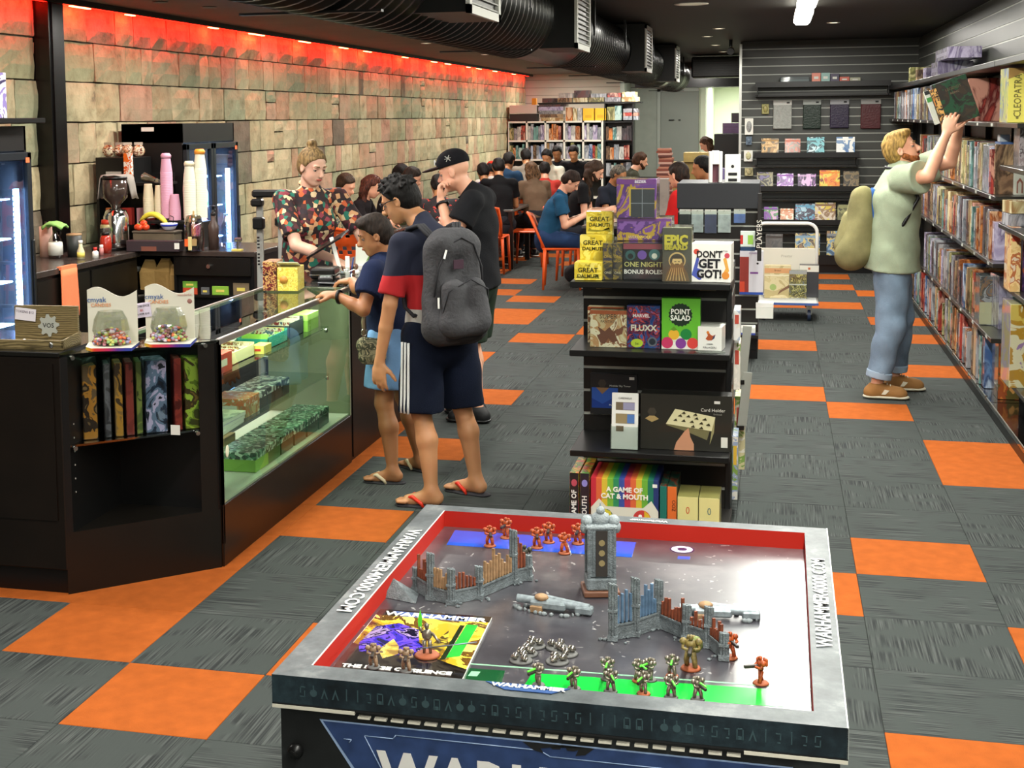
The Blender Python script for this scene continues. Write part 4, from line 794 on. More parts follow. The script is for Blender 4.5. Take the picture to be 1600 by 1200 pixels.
# folding aluminium ladder-like stand
t = thing('step_ladder', 'silver folding ladder with black plastic clamps beside the shop assistant', 'ladder', (-3.20, 8.5, 0), .1)
for x in (-.085, .06): MB().bbox(x-.022, x+.022, -.012, .012, 0, 1.40, .004, M=RX(-.03)).build('rail', mat('ladder_alu', '#b4b6b0', .4, metal=.4), t)
for z in (.3, .6, .9): MB().bbox(-.07, .045, -.03, .03, z, z+.02, .003).build('step', ALU, t)
MB().bbox(-.12, .12, -.035, .035, 1.37, 1.42, .012).build('top_cap', BLK, t); MB().bbox(-.13, -.05, -.035, .035, 1.31, 1.36, .012).build('clamp', BLK, t); MB().bbox(-.12, -.045, -.03, .03, 1.16, 1.24, .01).build('clamp', BLK, t); MB().bbox(.03, .10, -.03, .03, 1.18, 1.24, .01).build('clamp', BLK, t)
q = MB(); [q.box(-.093, -.077, -.0135, -.0122, 1.10-.022*k, 1.112-.022*k) for k in range(9) if k != 4]; q.build('black_marking', INK, t, kind='stuff')
# ================================================================ GAME BOXES
FLAT = lambda c_: mat('print_'+c_, c_, .35, coat=.25)
def gbox(name, label, loc, size, front, side=None, rz=0, group=None, cat='game box', words=(), shapes=(), lid=True, wrap=False, rot=None):
    """upright box; origin at the middle of the bottom front edge; front faces local -Y.
    words: (text, size, colour, x, z[, extra]); shapes: (poly, colour, layer)"""
    w, d, h = size; t = thing(name, label, cat, loc, rz, group, rot); side = side or front
    MB().bbox(-w/2, w/2, .0006, d, 0, h, .0015).build('box', side, t)
    MB().box(-w/2+.001, w/2-.001, 0, .0006, .001, h-.001).build('front_print', front, t)
    for k, (poly, c_) in enumerate(shapes):
        MB().prism([(x, z) for x, z in poly], 0, .0003, M=T(0, -.0002*(k+1), 0) @ RX(pi/2)).build('printed_shape', FLAT(c_) if isinstance(c_, str) else c_, t)
    q = -.0003*(len(shapes)+2)
    for wd in words:
        tx, sz, c_, x, z = wd[:5]; kw = wd[5] if len(wd) > 5 else {}
        kw = dict(kw); R = kw.pop('R', 0)
        lettering(tx, sz, FLAT(c_), t, T(x, q, z) @ RY(R) @ FRONT, **kw)
    if wrap: MB().box(-w/2-.002, w/2+.002, q-.002, d+.002, -.0005, h+.003).build('clear_wrap', WRAP, t)
    return t
def circ(x, z, r, n=16, sx=1): return [(x+sx*r*math.cos(2*pi*i/n), z+r*math.sin(2*pi*i/n)) for i in range(n)]
def rect(x0, x1, z0, z1): return [(x0, z0), (x1, z0), (x1, z1), (x0, z1)]
def gondola(label, x0, x1, y0, y1, ztop, shelves, name='display_rack', pitch=.1085, zg=.075):
    t = thing(name, label, 'display rack', ((x0+x1)/2, y0, 0)); w = (x1-x0)/2; d = y1-y0
    MB().bbox(-w, w, 0, d, 0, .075, .003).build('base', BLK, t)
    MB().bbox(-w-.01, w+.012, -.42, .02, .06, .085, .003).build('base_shelf', BLACK, t); MB().box(-w, w, -.40, -.38, 0, .06).build('kick_plate', BLK, t)
    MB().box(-w+.002, w-.002, .004, d-.004, .07, ztop-.002).build('core', GRV, t)
    z = zg
    while z < ztop-.02:
        a, b_ = z, min(z+pitch-.013, ztop); MB().box(-w, w, 0, .014, a, b_).build('slat_board', BLACK, t); MB().box(w-.014, w, .014, d, a, b_).build('slat_board', BLACK, t); z += pitch
    MB().box(-w, -w+.012, .014, d, .07, ztop).build('side_board', BLACK, t)
    MB().bbox(w-.02, w+.004, -.004, .012, .07, ztop, .002).build('corner_post', BLK, t)
    for z, dep in shelves:
        sh = MB().bbox(-w-.004, w+.01, -dep, 0, z-.026, z, .003).build('shelf', BLK, t)
        for x in (-w+.1, w-.1): MB().box(x-.035, x+.035, -.05, -.002, z-.075, z-.027).build('bracket', mat('bracket_tan', '#7d6b52', .6), sh)
    MB().bbox(-w, w, 0, d, ztop-.002, ztop+.012, .003).build('top', BLK, t)
    return t
gondola('black slatted display rack stacked with card games in the middle of the shop', -.85, -.185, 6.3, 6.95, 1.15, [(1.165, .42), (.868, .43), (.425, .42)])
G = 'games on the middle display rack'
YD = art('dalmuti_yellow', ['#d9c23e', '#e2cf55', '#d3b933', '#e8d96c'], 10)
def dal(x, y, z, w, h, d, lb, k, rx=0):
    return gbox('card_game', lb, (x, y, z), (w, d, h), YD, FLAT('#d8c340'), 0, G, words=[('THE', .012, '#4c4a1c', 0, h-.014), ('GREAT', .028, '#3c3a14', 0, h-.034, {'bold': .0006}), ('DALMUTI', .022, '#3c3a14', 0, h-.060, {'bold': .0005})],
                shapes=[([(-w*.38, h*.30), (-w*.44, h*.12), (-w*.1, h*.10), (w*.2, h*.14), (w*.43, h*.10), (w*.36, h*.30), (w*.42, h*.22), (w*.1, h*.17), (-w*.3, h*.2)], '#8f8628')])
dal(-.781, 5.93, 1.166, .118, .078, .11, 'low yellow card game at the front corner of the middle rack top', 0); 
dal(-.775, 6.05, 1.166, .115, .186, .055, 'yellow card game standing behind the low one on the middle rack', 1)
t = dal(-.755, 6.12, 1.352, .117, .10, .05, 'yellow card game standing highest at the near corner of the middle rack', 2)
t = gbox('card_game', 'yellow box carrying the highest yellow card game', (-.755, 6.12, 1.166), (.115, .06, .185), YD, FLAT('#d8c340'), 0, G)
ON = art('one_night_dark', ['#2a2430', '#4c4636', '#8a7434', '#3a3448', '#6e5c30'], 16)
for k, x in enumerate((-.700, -.657)):
    gbox('card_game', ['dark gold spine beside the yellow games', 'dark gold spine beside the black wide box'][k]+' on the rack top', (x, 5.97, 1.166), (.041, .14, .158), ON, rz=0, group=G, words=[('ONE', .016, '#c9a94a', 0, .10), ('NIGHT', .011, '#c9a94a', 0, .08), ('ONE', .014, '#d8d0b0', 0, .03)], wrap=True)
gbox('card_game', 'wide black card game printed with white night roles words', (-.547, 5.97, 1.166), (.172, .14, .160), FLAT('#17161a'), None, 0, G, wrap=True,
     words=[('ONE NIGHT', .030, '#c4c070', .0, .068, {'bold': .0004}), ('BONUS ROLES', .0255, '#e4e4da', 0, .036, {'bold': .0006})],
     shapes=[(rect(-.086, .086, .135, .158), '#8a3f4a'), (circ(-.055, .108, .022), '#2f5a5a'), (circ(-.005, .11, .02), '#6a4a9a'), (circ(.048, .112, .024), '#3a6a6a'), (circ(.048, .106, .012), '#d8d8c8'), (circ(-.055, .104, .012), '#16181a')])
PUR = art('purple_gold', ['#6a3a8a', '#7d4a9c', '#b8952e', '#5a2f7a', '#8a5aa8'], 9)
DKW = FLAT('#3a3d45')
def purple(x, y, z, w, h, lb, win, rz=0):
    sh = [(rect(-w*.10-w*.4, w*.5, h*.86, h*.995), '#743a86')]
    if win: sh += [(rect(-w*.18, w*.46, h*.05, h*.76), '#c9a93a'), (rect(-w*.14, w*.46, h*.02, h*.74), '#33363d'), (rect(w*.14, w*.155, h*.02, h*.78), '#8a9098'), (rect(-w*.14, w*.46, h*.37, h*.385), '#8a9098')]
    return gbox('card_game', lb, (x, y, z), (w, .16, h), PUR, PUR, rz, G, wrap=True, words=[('BEZIER', .016, '#f0e6f0', w*.10, h*.93, {'bold': .0005})] if win else [('WEREWOLF', .018, '#e8d070', -.02, h*.15)], shapes=sh)
purple(-.552, 6.06, 1.33, .235, .098, 'low purple and gold box beneath the windowed purple box', False, .0); purple(-.585, 6.05, 1.43, .172, .170, 'tall purple box with a dark window panel, topmost on the middle rack', True)
c = FLAT('#d8c088')
beard = [(-.052, .004), (-.045, .035), (-.030, .06), (-.022, .085), (-.018, .10), (.018, .10), (.022, .085), (.030, .06), (.046, .035), (.052, .004)]
gbox('card_game', 'tall grey box with a yellow title and a bearded face drawing', (-.400, 5.93, 1.166), (.122, .16, .232), FLAT('#4c4a3e'), FLAT('#6e6a44'), .02, G, wrap=True,
     words=[('EPIC', .056, '#c9bd3a', -.005, .178, {'bold': .0028, 'sx': .9}), ('BEARD', .030, '#b8ac34', -.005, .148, {'bold': .0018, 'sx': 1.05})],
     shapes=[(circ(0, .092, .036, 20), '#c8a86a'), (circ(0, .09, .031, 20), '#3f3d33'), (beard, '#6a5434'), (circ(0, .088, .021, 16), '#d8b878'), ([(-.025, .088), (-.030, .055), (-.012, .03), (.012, .03), (.030, .055), (.025, .088), (.012, .076), (-.012, .076)], '#7a5c38'), (rect(-.02, .02, .100, .112), '#3a2f22'), (rect(-.012, -.003, .086, .089), '#3a2f22'), (rect(.003, .012, .086, .089), '#3a2f22'), (rect(-.008, .008, .076, .079), '#3a2f22')]+[([(x, .006), (x+.004, .006), (x*.55+.002, .062), (x*.55, .062)], '#c8a86a') for x in (-.045, -.032, -.019, -.006, .008, .021, .034)])
gbox('card_game', 'white square party game with bold black lettering at the rack end', (-.258, 5.94, 1.166), (.165, .13, .165), FLAT('#e6e4dc'), FLAT('#dcdad0'), -.06, G,
     words=[("DON'T", .040, '#1c1c20', -.008, .118, {'bold': .0012, 'sx': .85}), ('GET', .052, '#1c1c20', -.008, .078, {'bold': .0020, 'sx': .95}), ('GOT!', .048, '#1c1c20', -.008, .034, {'bold': .0020, 'sx': .9}), ('Big Potato', .007, '#707070', .055, .135)],
     shapes=[(circ(-.062, .13, .012), '#c94a3a'), ([(-.082, .03), (-.060, .11), (-.050, .10), (-.058, .06), (-.03, .05), (-.055, .045), (-.040, .012), (-.05, .008)], '#4a58a8'), ([(.055, .02), (.075, .05), (.062, .11), (.050, .10), (.060, .06), (.045, .03)], '#dba24a'), (circ(.060, .03, .016), '#d88a3a'), (circ(.066, .115, .011), '#c8505a')])
# second shelf
z2 = .869
SF = art('fantasy_tan', ['#d8cba4', '#c9b488', '#b98a5a', '#e2d8b8', '#8a5a3a', '#dccfa6'], 11)
for k, (x, y, lb) in enumerate([(-.722, 6.08, 'tan fantasy box half hidden behind its twin'), (-.697, 5.97, 'tan fantasy box with a horned beast picture at the shelf end')]):
    gbox('card_game', lb, (x, y, z2), (.160, .05, .162), SF, FLAT('#c8ba92'), 0, G, wrap=(k == 1), words=[('SUPER', .028, '#4a3828', .0, .135), ('FANTASY', .016, '#5a4632', .0, .113)],
         shapes=[(rect(-.08, .08, .145, .162), '#a8562e'), ([(-.035, .02), (-.05, .05), (-.035, .06), (-.045, .09), (-.015, .07), (.005, .09), (.02, .07), (.045, .085), (.03, .06), (.04, .03), (.02, .02), (.0, .04), (-.015, .015)], '#6a3f2c'), ([(.03, .07), (.07, .10), (.06, .06), (.035, .05)], '#7a4a34')])
MV = art('hero_blue', ['#173a7a', '#24508f', '#7a2438', '#101f4a', '#c94a3a', '#2f63a8'], 24)
gbox('card_game', 'blue comic style card game between tan and green boxes', (-.545, 5.97, z2), (.142, .06, .186), MV, FLAT('#1c3c78'), 0, G, wrap=True,
     words=[('MARVEL', .020, '#f0eeee', -.01, .142, {'bold': .0006}), ('FLUXX', .036, '#e6e2cc', 0, .088, {'bold': .0012}), ('2-6', .012, '#2a2a2a', -.028, .020)], shapes=[(rect(-.042, .022, .130, .154), '#b83a4a'), (circ(-.028, .022, .019, 14, 1.4), '#b9cf3a'), (circ(.038, .03, .021), '#6a6f7a'), (circ(.038, .03, .014), '#2a2f3a')])
teeth = []
for k in range(40):
    a = 2*pi*k/40; r_ = .052 if k % 2 else .047; teeth.append((-.002+r_*math.cos(a), .150+r_*math.sin(a)))
gbox('card_game', 'bright green card game with round fruit and vegetables', (-.385, 5.97, z2), (.165, .055, .222), FLAT('#5fae2e'), FLAT('#4c9a2a'), 0, G, wrap=False,
     words=[('POINT', .031, '#e8ece0', -.002, .163, {'bold': .0010, 'sx': .9}), ('SALAD', .031, '#e8ece0', -.002, .136, {'bold': .0010, 'sx': .9})],
     shapes=[(teeth, '#1d3020'), (rect(-.082, .082, .001, .030), '#e0e2d4'), ([(-.082, .03), (-.03, .06), (.03, .055), (.082, .03)], '#cfd6bc'), (circ(-.030, .064, .023), '#d8a832'), (circ(.022, .066, .024), '#1f7a3a'), (circ(-.058, .028, .025), '#b8345a'), (circ(.0, .026, .023), '#7a3a8a'), (circ(.050, .028, .024), '#c9403a'), ([(-.045, .085), (-.03, .10), (-.015, .085), (-.03, .08)], '#5a8a2a')])
gbox('card_game', 'small white cube box with a rooster picture', (-.262, 5.95, z2), (.102, .11, .104), FLAT('#dcdcd4'), FLAT('#cfcfc6'), -.10, G, words=[('UNDER', .008, '#4a4a4a', 0, .030), ('KILLAGERS', .012, '#3a3a3a', 0, .015)],
     shapes=[([(-.018, .052), (-.008, .045), (.008, .046), (.020, .056), (.024, .072), (.012, .066), (.004, .070), (-.006, .082), (-.012, .078), (-.008, .066)], '#a8502c'), ([(.008, .046), (.020, .056), (.024, .072), (.014, .062)], '#3a3f5a'), (circ(-.008, .080, .006), '#c9742c')])
t = thing('plastic_tray', 'clear plastic tray under the white cube box', 'tray', (-.265, 5.99, z2-.0005)); 
MB().box(-.06, .07, -.09, -.05, 0, .0015).build('tray', WRAP, t); MB().box(-.06, .07, -.09, -.087, 0, .012).build('lip', WRAP, t)
# third shelf
gbox('card_game', 'black hanging pack with a blue mountain picture', (-.708, 6.27, .505), (.215, .03, .19), FLAT('#1c1c1e'), FLAT('#141416'), 0, G, words=[('Modular Sky Tower', .012, '#c9c9c0', .03, .135), ('Modular', .012, '#e0e4ea', .0, .045)],
     shapes=[(rect(-.10, .02, .03, .125), '#2a55a8'), ([(-.10, .03), (-.10, .075), (-.05, .05), (.0, .08), (.02, .06), (.02, .03)], '#173a8a'), ([(-.08, .125), (-.052, .095), (-.02, .125)], '#8a6a4a'), (circ(-.052, .145, .020, 6), '#38322c'), (rect(.072, .095, .165, .178), '#d8d8d0')])
props(MB().cyl((-.708, 6.298, .52), (-.708, 6.26, .52), .004).build('peg_hook', BLKM), 'thin black peg holding the blue mountain pack', 'hook')
t = gbox('leaflet_holder', 'white leaflet in a clear slanting holder on the third shelf', (-.622, 5.93, .428), (.115, .012, .245), FLAT('#dadad4'), FLAT('#cfcfc8'), 0, None, 'leaflet', rot=(-.12, 0, 0),
     words=[('CARDHAUS', .011, '#3a342c', 0, .222)], shapes=[(rect(-.040, .042, .170, .205), '#6a5c48'), (rect(-.008, .042, .172, .203), '#8a88a4'), (rect(-.040, .042, .112, .155), '#8a7a58'), (rect(.01, .042, .114, .153), '#4a6fa8'), (rect(-.038, -.005, .078, .102), '#6e5c44')])
MB().box(-.061, .061, -.014, -.011, 0, .10).box(-.061, .061, .013, .055, 0, .003).box(-.061, -.058, -.012, .03, 0, .11).box(.058, .061, -.012, .03, 0, .11).build('acrylic_holder', WRAP, t)
gbox('card_game', 'wide black box showing a carved card holder held in a hand', (-.362, 5.97, .426), (.39, .10, .245), FLAT('#26251f'), FLAT('#161613'), 0, G,
     words=[('Card Holder', .020, '#cfcfc4', .115, .182), ('Enclosed', .010, '#8a8a80', .135, .165)],
     shapes=[([(-.085, .11), (-.005, .175), (.115, .145), (.115, .135), (.09, .05), (.0, .085)], '#6e6a48'), ([(-.085, .115), (-.045, .182), (.125, .152), (.11, .09)], '#d0cba0'), ([(.11, .09), (.125, .152), (.12, .085), (.102, .03)], '#8f8a60'), ([(-.05, .0015), (-.04, .035), (-.005, .085), (.012, .10), (.02, .06), (.035, .03), (.035, .0015)], '#c08a6a'), ([(-.175, .135), (-.145, .155), (-.115, .135), (-.145, .12)], '#a08a5a'), (circ(-.145, .165, .02, 6), '#3c382f'), (rect(.120, .145, .21, .222), '#d8d8d0'), (rect(.150, .178, .02, .065), '#d4d4ca')]
     +[([(x, z), (x+.014, z+.010), (x+.020, z-.002)], '#34301c') for x, z in ((-.055, .130), (-.035, .150), (-.02, .128), (.0, .148), (.015, .125), (.035, .140), (.055, .12), (.07, .138), (.085, .115), (-.02, .163), (.03, .157), (.02, .105), (.055, .10))])
# base shelf
zb = .086
for k, (x, w, c_, tx, tc_) in enumerate([(-.838, .040, '#201c20', 'A GAME OF', '#e6e2dc'), (-.792, .042, '#241f2a', 'MOUTH', '#e6e2dc')]):
    gbox('board_game', ['dark upright spine nearest the aisle on the rack base', 'dark upright spine with a violet figure on the rack base'][k], (x, 5.90, zb), (w, .28, .235), FLAT(c_), art('cat_top', ['#c93a3a', '#d8a03a', '#5a8a3a', '#c05a6a'], 20), 0, G, words=[(tx, .030, tc_, 0, .08, {'R': -pi/2, 'bold': .0008})], shapes=[(circ(0, .19, .016, 12, .8), '#8a84c8' if k else '#b84a5a')])
RB = ['#c22c3c', '#d8643a', '#d8b83a', '#78b03a', '#2f8a5a', '#3a4f9a', '#b8344a', '#d8643a', '#d0b83a', '#6aa83a', '#24745a', '#27356a']
m, nt, b = nodes('rainbow_stripes'); tc = N(nt, 'ShaderNodeTexCoord'); sp = N(nt, 'ShaderNodeSeparateXYZ'); L(nt, tc.outputs['Object'], sp.inputs[0]); mr = N(nt, 'ShaderNodeMapRange'); setin(mr, **{'From Min': -.148, 'From Max': .148}); L(nt, sp.outputs[0], mr.inputs[0])
L(nt, ramp(nt, mr.outputs[0], [(i/12, c_) for i, c_ in enumerate(RB)], 'CONSTANT'), b.inputs['Base Color']); setin(b, Roughness=.35)
cat_face = [(-.145, .005), (-.145, .095), (-.110, .135), (-.080, .102), (.080, .102), (.115, .135), (.145, .09), (.145, .005)]
gbox('board_game', 'rainbow striped board game with a white cat face', (-.615, 5.87, zb), (.292, .28, .226), m, m, 0, G,
     words=[('A GAME OF', .030, '#f0ece0', 0, .178, {'bold': .0012}), ('CAT & MOUTH', .030, '#f0ece0', 0, .148, {'bold': .0012})],
     shapes=[(cat_face, '#dcd8c8'), (circ(-.085, .055, .036, 20), '#2f6a5a'), (circ(.075, .055, .038, 20), '#c9403a'), ([(-.085, .019), (-.085, .091), (-.06, .08), (-.05, .055), (-.06, .03)], '#d8c83a'), ([(.085, .019), (.085, .091), (.105, .075), (.113, .055), (.1, .03)], '#d8b02a'), (circ(-.075, .065, .008), '#f4f4f0'), (circ(.068, .066, .008), '#f4f4f0'), (rect(.12, .14, .195, .21), '#e6e6de')])
gbox('board_game', 'teal spined box beside the rainbow game', (-.449, 5.87, zb), (.030, .26, .205), FLAT('#1f6a5e'), art('dark_multi', ['#3a2f22', '#7a3a2a', '#1f5a4a', '#2a241c'], 14), 0, G, words=[('10', .024, '#e8e4d4', 0, .03)])
gbox('board_game', 'orange spined box between teal and yellow boxes', (-.412, 5.87, zb), (.040, .26, .205), FLAT('#d8692c'), art('dark_multi', ['#3a2f22', '#7a3a2a', '#1f5a4a', '#2a241c'], 14), 0, G, words=[('19', .028, '#f0ead8', -.006, .03), ('ZOO', .022, '#3a1c14', .008, .12, {'R': -pi/2})])
for k, x in enumerate((-.345, -.255)):
    gbox('board_game', ['pale yellow box with a red mark', 'pale yellow box with a grey mark, nearest the aisle'][k], (x, 5.86, zb), (.087, .20, .165), FLAT('#d8d08c'), FLAT('#a09c5c'), 0, G, words=[('0', .045, ['#c9502c', '#4a6a6a'][k], 0, .105, {'sx': .8}), ('Uwe', .016, '#3a3a2a', 0, .04)])
# things on the aisle side of the rack
for k, (y, z, h, w, c_, lb) in enumerate([(6.42, .845, .14, .03, '#dcdcd8', 'thin white packet on the aisle side of the rack, uppermost'), (6.50, .60, .22, .03, '#e4ded2', 'white and green box on the aisle side of the rack'), (6.75, .16, .36, .05, '#c8bf94', 'tall cream and green box on the lowest aisle side of the rack'), (6.42, .10, .30, .025, '#8f9db8', 'narrow blue grey box low on the aisle side of the rack')]):
    t = thing('card_game', lb, 'game box', (-.176, y, z), 0, 'games on the aisle side of the rack'); MB().bbox(0, w, -.02, .16, 0, h, .002).build('box', art('side_art%d' % k, [c_, '#d8d4c8', c_, '#7a9a4a' if k else '#a8b4c4', c_], 9), t)
    MB().box(w*.2, w*.8, -.0215, -.02, h*.55, h*.85).build('print', FLAT('#b84a3a' if k != 3 else '#d8b03a'), t)
for z, rz in ((.62, .5), (.40, .35)):
    t = thing('sign_board', ['upper' if z > .5 else 'lower'][0]+' slanting grey display card leaning out of the rack side', 'sign', (-.16, 6.62, z), rz); MB().bbox(0, .045, -.002, .002, 0, .26, .0008, M=RY(.10)).build('card', mat('card_grey_s', '#8f9088', .5), t); MB().box(.0, .03, -.01, .01, -.02, .0).build('clip', BLKM, t)
# ================================================================ FAR RACK, TROLLEY
R2 = thing('display_rack', 'far black display rack with hanging packets and two white boxes on top', 'display rack', (-.42, 10.8, 0))
MB().bbox(-.31, .305, 0, .60, 0, .07, .003).build('base', BLK, R2); MB().box(-.30, .30, .004, .58, .07, 1.34).build('core', GRV, R2); MB().bbox(-.31, .31, -.035, .60, 1.16, 1.355, .004).build('header', mat('header_black', '#24262a', .5), R2)
z = .07
while z < 1.15: MB().box(-.305, .305, 0, .014, z, min(z+.093, 1.16)).build('slat_board', BLACK, R2); MB().box(.29, .306, .014, .59, z, min(z+.093, 1.16)).build('slat_board', BLACK, R2); z += .107
MB().bbox(.30, .33, -.42, -.40, .80, 1.30, .003).build('end_sign', mat('sign_black', '#1a1614', .5), R2); lettering('PLAYERS', .055, mat('sign_white', '#e0dcd0', .5), R2, T(.316, -.4215, 1.0) @ RY(-pi/2) @ FRONT); MB().box(.305, .312, -.42, 0, 1.08, 1.10).build('sign_arm', BLKM, R2); MB().box(.16, .31, -.2, 0, .19, .21).build('shelf', BLACK, R2)
t = thing('console_box', 'white device box with an open cut-out standing on the far rack', 'box', (-.45, 10.86, 1.356), .15); MB().bbox(-.045, -.02, -.03, .03, 0, .24, .003).bbox(.03, .055, -.03, .03, 0, .24, .003).build('side', WHITE, t); MB().bbox(-.02, .03, -.03, .03, .14, .245, .003).build('panel', WHITE, t); MB().box(-.018, .028, .02, .03, 0, .14).build('inner', mat('maroon_in', '#6a3a44', .5), t)
t = thing('console_box', 'white device box with a black cross and controllers on the far rack', 'box', (-.315, 10.86, 1.356), 0); MB().bbox(-.058, .058, -.04, .04, 0, .215, .003).build('box', WHITE, t)
MB().prism(circ(0, .125, .012, 12), 0, .001, M=T(0, -.041, 0) @ RX(pi/2)).build('round_mark', INK, t)
for z in (.065, .02): MB().bbox(-.032, .034, -.043, -.04, z-.010, z+.012, .001).build('controller_print', INK, t)
PK = [(-.668, 1.145, .085, .175, '#2f3236', 'charcoal sleeve pack hanging at the near end'), (-.575, 1.145, .09, .17, '#b9c0c4', 'clear silver sleeve pack'), (-.475, 1.145, .09, .175, '#35406a', 'navy blue sleeve pack'), (-.372, 1.145, .095, .17, '#c4c9cc', 'second clear silver sleeve pack, next to the navy one'), (-.258, 1.15, .085, .10, '#5a78c0', 'white and blue small pack hanging near the corner')]
for k, (x, z, w, h, c_, lb) in enumerate(PK):
    t = thing('sleeve_pack', lb+' on the far rack', 'packet', (x, 10.78, z), 0, 'packets hanging on the far rack'); MB().bbox(-w/2, w/2, -.01, .006, -h, -.03, .003).build('pack', mat('pk_'+c_, c_, .25, noise=.25, nscale=18), t)
    MB().box(-w/2, w/2, -.003, .0, -.035, .008).build('header_card', PAPER, t); MB().cyl((0, .02, .0), (0, -.03, 0), .003, n=6).build('peg', STEEL, t); MB().box(-w/2-.002, w/2+.002, -.012, -.0105, -h, 0).build('plastic_bag', WRAP, t)
t = thing('sleeve_pack', 'white, red and green pack under the blue one by the rack corner', 'packet', (-.195, 10.77, .99), 0, 'packets hanging on the far rack'); MB().bbox(-.055, .055, -.02, .02, -.12, 0, .003).build('pack', FLAT('#d4e0d8'), t); MB().box(.0, .04, -.0212, -.02, -.10, -.03).build('green_print', GRN, t); MB().box(-.055, -.035, -.0212, -.02, -.10, -.03).build('red_print', RED, t); MB().bbox(-.055, .055, -.02, .02, -.17, -.12, .003).build('blue_base', mat('navy_base', '#1c3a5a', .4), t)
gbox('card_game', 'tall red and white box at the corner of the far rack', (-.165, 10.74, .505), (.175, .05, .335), FLAT('#c8c6cc'), None, 0, None, shapes=[(rect(-.087, -.02, .0, .29), '#8a3028'), (rect(-.087, -.05, .0, .10), '#c9442a'), (rect(-.087, .087, .0, .02), '#2c4a9a'), (rect(-.01, .05, .16, .175), '#7a4a8a'), (circ(.045, .24, .008), '#2a2a2a')], words=[('DUNGEON', .016, '#7a4a8a', .02, .318)])
t = thing('small_box', 'small plain white carton poking out beside the far rack', 'box', (-.07, 10.85, .315), 0); MB().bbox(-.06, .07, -.06, .06, 0, .122, .003).build('box', PAPER, t); MB().bbox(-.061, .071, -.061, .061, .085, .124, .003).build('lid', WHITE, t); MB().box(-.08, .05, -.02, .02, -.006, 0).build('bracket', BLKM, t)
t = thing('paper_stack', 'white and blue papers on the small low shelf of the far rack', 'papers', (-.185, 10.70, .213), 0); MB().bbox(-.06, .055, -.08, .06, 0, .055, .002).build('papers', PAPER, t); MB().box(-.06, .055, -.0815, -.08, 0, .015).build('blue_edge', mat('blue_edge', '#3a4a9a', .5), t)
TR = thing('platform_trolley', 'white platform trolley with a tall looped handle behind the racks', 'trolley', (.115, 13.1, 0))
MB().bbox(-.29, .28, -.30, .40, .15, .195, .02).build('platform', mat('trolley_white', '#c9ccc8', .4), TR); MB().box(-.29, .28, -.305, -.30, .155, .175).build('bumper', mat('bumper_blue', '#3f5a9a', .5), TR)
for x, y in ((-.2, -.2), (.2, -.2), (-.2, .3), (.2, .3)): w_ = MB(); w_.cyl((x-.014, y, .055), (x+.014, y, .055), .055, n=18); w_.build('caster_wheel', mat('wheel_navy', '#23304a', .5), TR); MB().box(x-.025, x+.025, y-.02, y+.02, .06, .15).build('caster_fork', STEEL, TR)
pts = [(-.28, .1, .19), (-.28, .1, .78)]+[(-.28+.085*(1-math.cos(a)), .1, .78+.085*math.sin(a)) for a in np.linspace(.2, pi/2, 6)]+[(.27-.085*(1-math.cos(a)), .1, .78+.085*math.sin(a)) for a in np.linspace(pi/2, .2, 6)]+[(.27, .1, .78), (.27, .1, .19)]
MB().tube(pts, .0165, 10).build('handle', WHITE, TR); MB().bbox(-.27, .26, .095, .105, .2, .635, .003).build('handle_panel', mat('panel_cream', '#d8d4c6', .5), TR); lettering('Prestar', .035, mat('panel_grey', '#a8a498', .5), TR, T(0, .093, .56) @ FRONT)
BE = art('kraft_print', ['#c8b98a', '#d4c79c', '#b8a878'], 6)
gbox('board_game', 'beige box with a long bridge drawing on the trolley', (.035, 12.95, .197), (.235, .10, .30), BE, FLAT('#b8a77a'), 0, None, shapes=[(rect(-.117, .117, .23, .275), '#cf9a6a'), (rect(-.117, .117, .205, .215), '#e4dcc0'), ([(.0, .03), (.02, .07), (.11, .13), (.11, .10), (.04, .06)], '#7a5a44'), (circ(-.04, .10, .03), '#9db06a')], words=[('Bristol', .022, '#6a4a34', 0, .255)])
gbox('board_game', 'charcoal box with a white top band on the trolley', (.315, 13.05, .197), (.17, .10, .30), FLAT('#3c3c40'), None, 0, None, shapes=[(rect(-.085, .085, .235, .295), '#d8d6ca'), (rect(-.01, .01, .255, .275), '#b8603a')])
t = gbox('display_pack', 'clear pack of gold and green figures in front of the charcoal box', (.215, 12.93, .197), (.155, .06, .26), art('gold_figs', ['#5a5228', '#c9c07a', '#3a3a24', '#8f8a4a', '#6a6a74'], 26), WRAP, 0, None, 'packet', shapes=[(rect(-.077, .077, .125, .135), '#d8d8d0'), (rect(-.077, .077, .225, .258), '#b0b2b4')], wrap=True)
# ================================================================ END WALL SHELVES
def wshelf(x0, x1, z, lb, y=17.196, d=.22, lip=.05):
    t = thing('wall_shelf', lb, 'shelf', ((x0+x1)/2, y, z)); w = (x1-x0)/2
    MB().bbox(-w, w, -d, 0, -.02, 0, .003).build('board', BLK, t); MB().box(-w, w, -d-.006, -d, -lip, .012).build('front_lip', BLK, t)
    MB().box(-w, w, -.20, -.004, -.16, -.14).build('brace', BLKM, t); MB().box(-w+.02, -w+.03, -.2, 0, -.16, -.02).build('bracket', BLKM, t); MB().box(w-.03, w-.02, -.2, 0, -.16, -.02).build('bracket', BLKM, t)
    return t
wshelf(-.24, .96, 1.41, 'uppermost of the book shelves on the end wall'); wshelf(-.22, .99, 1.01, 'second book shelf down on the end wall'); wshelf(-.20, .99, .61, 'third book shelf down on the end wall'); wshelf(-.05, 1.5, .20, 'lowest deep shelf on the end wall', d=.35, lip=.10)
wshelf(-.24, 1.30, 2.245, 'high top shelf on the end wall', d=.2)
props(MB().box(-.05, 1.5, 16.9, 17.19, 0, .10).build('trim_10', BLK), kind='structure')
E1 = 'rulebooks on the end wall'
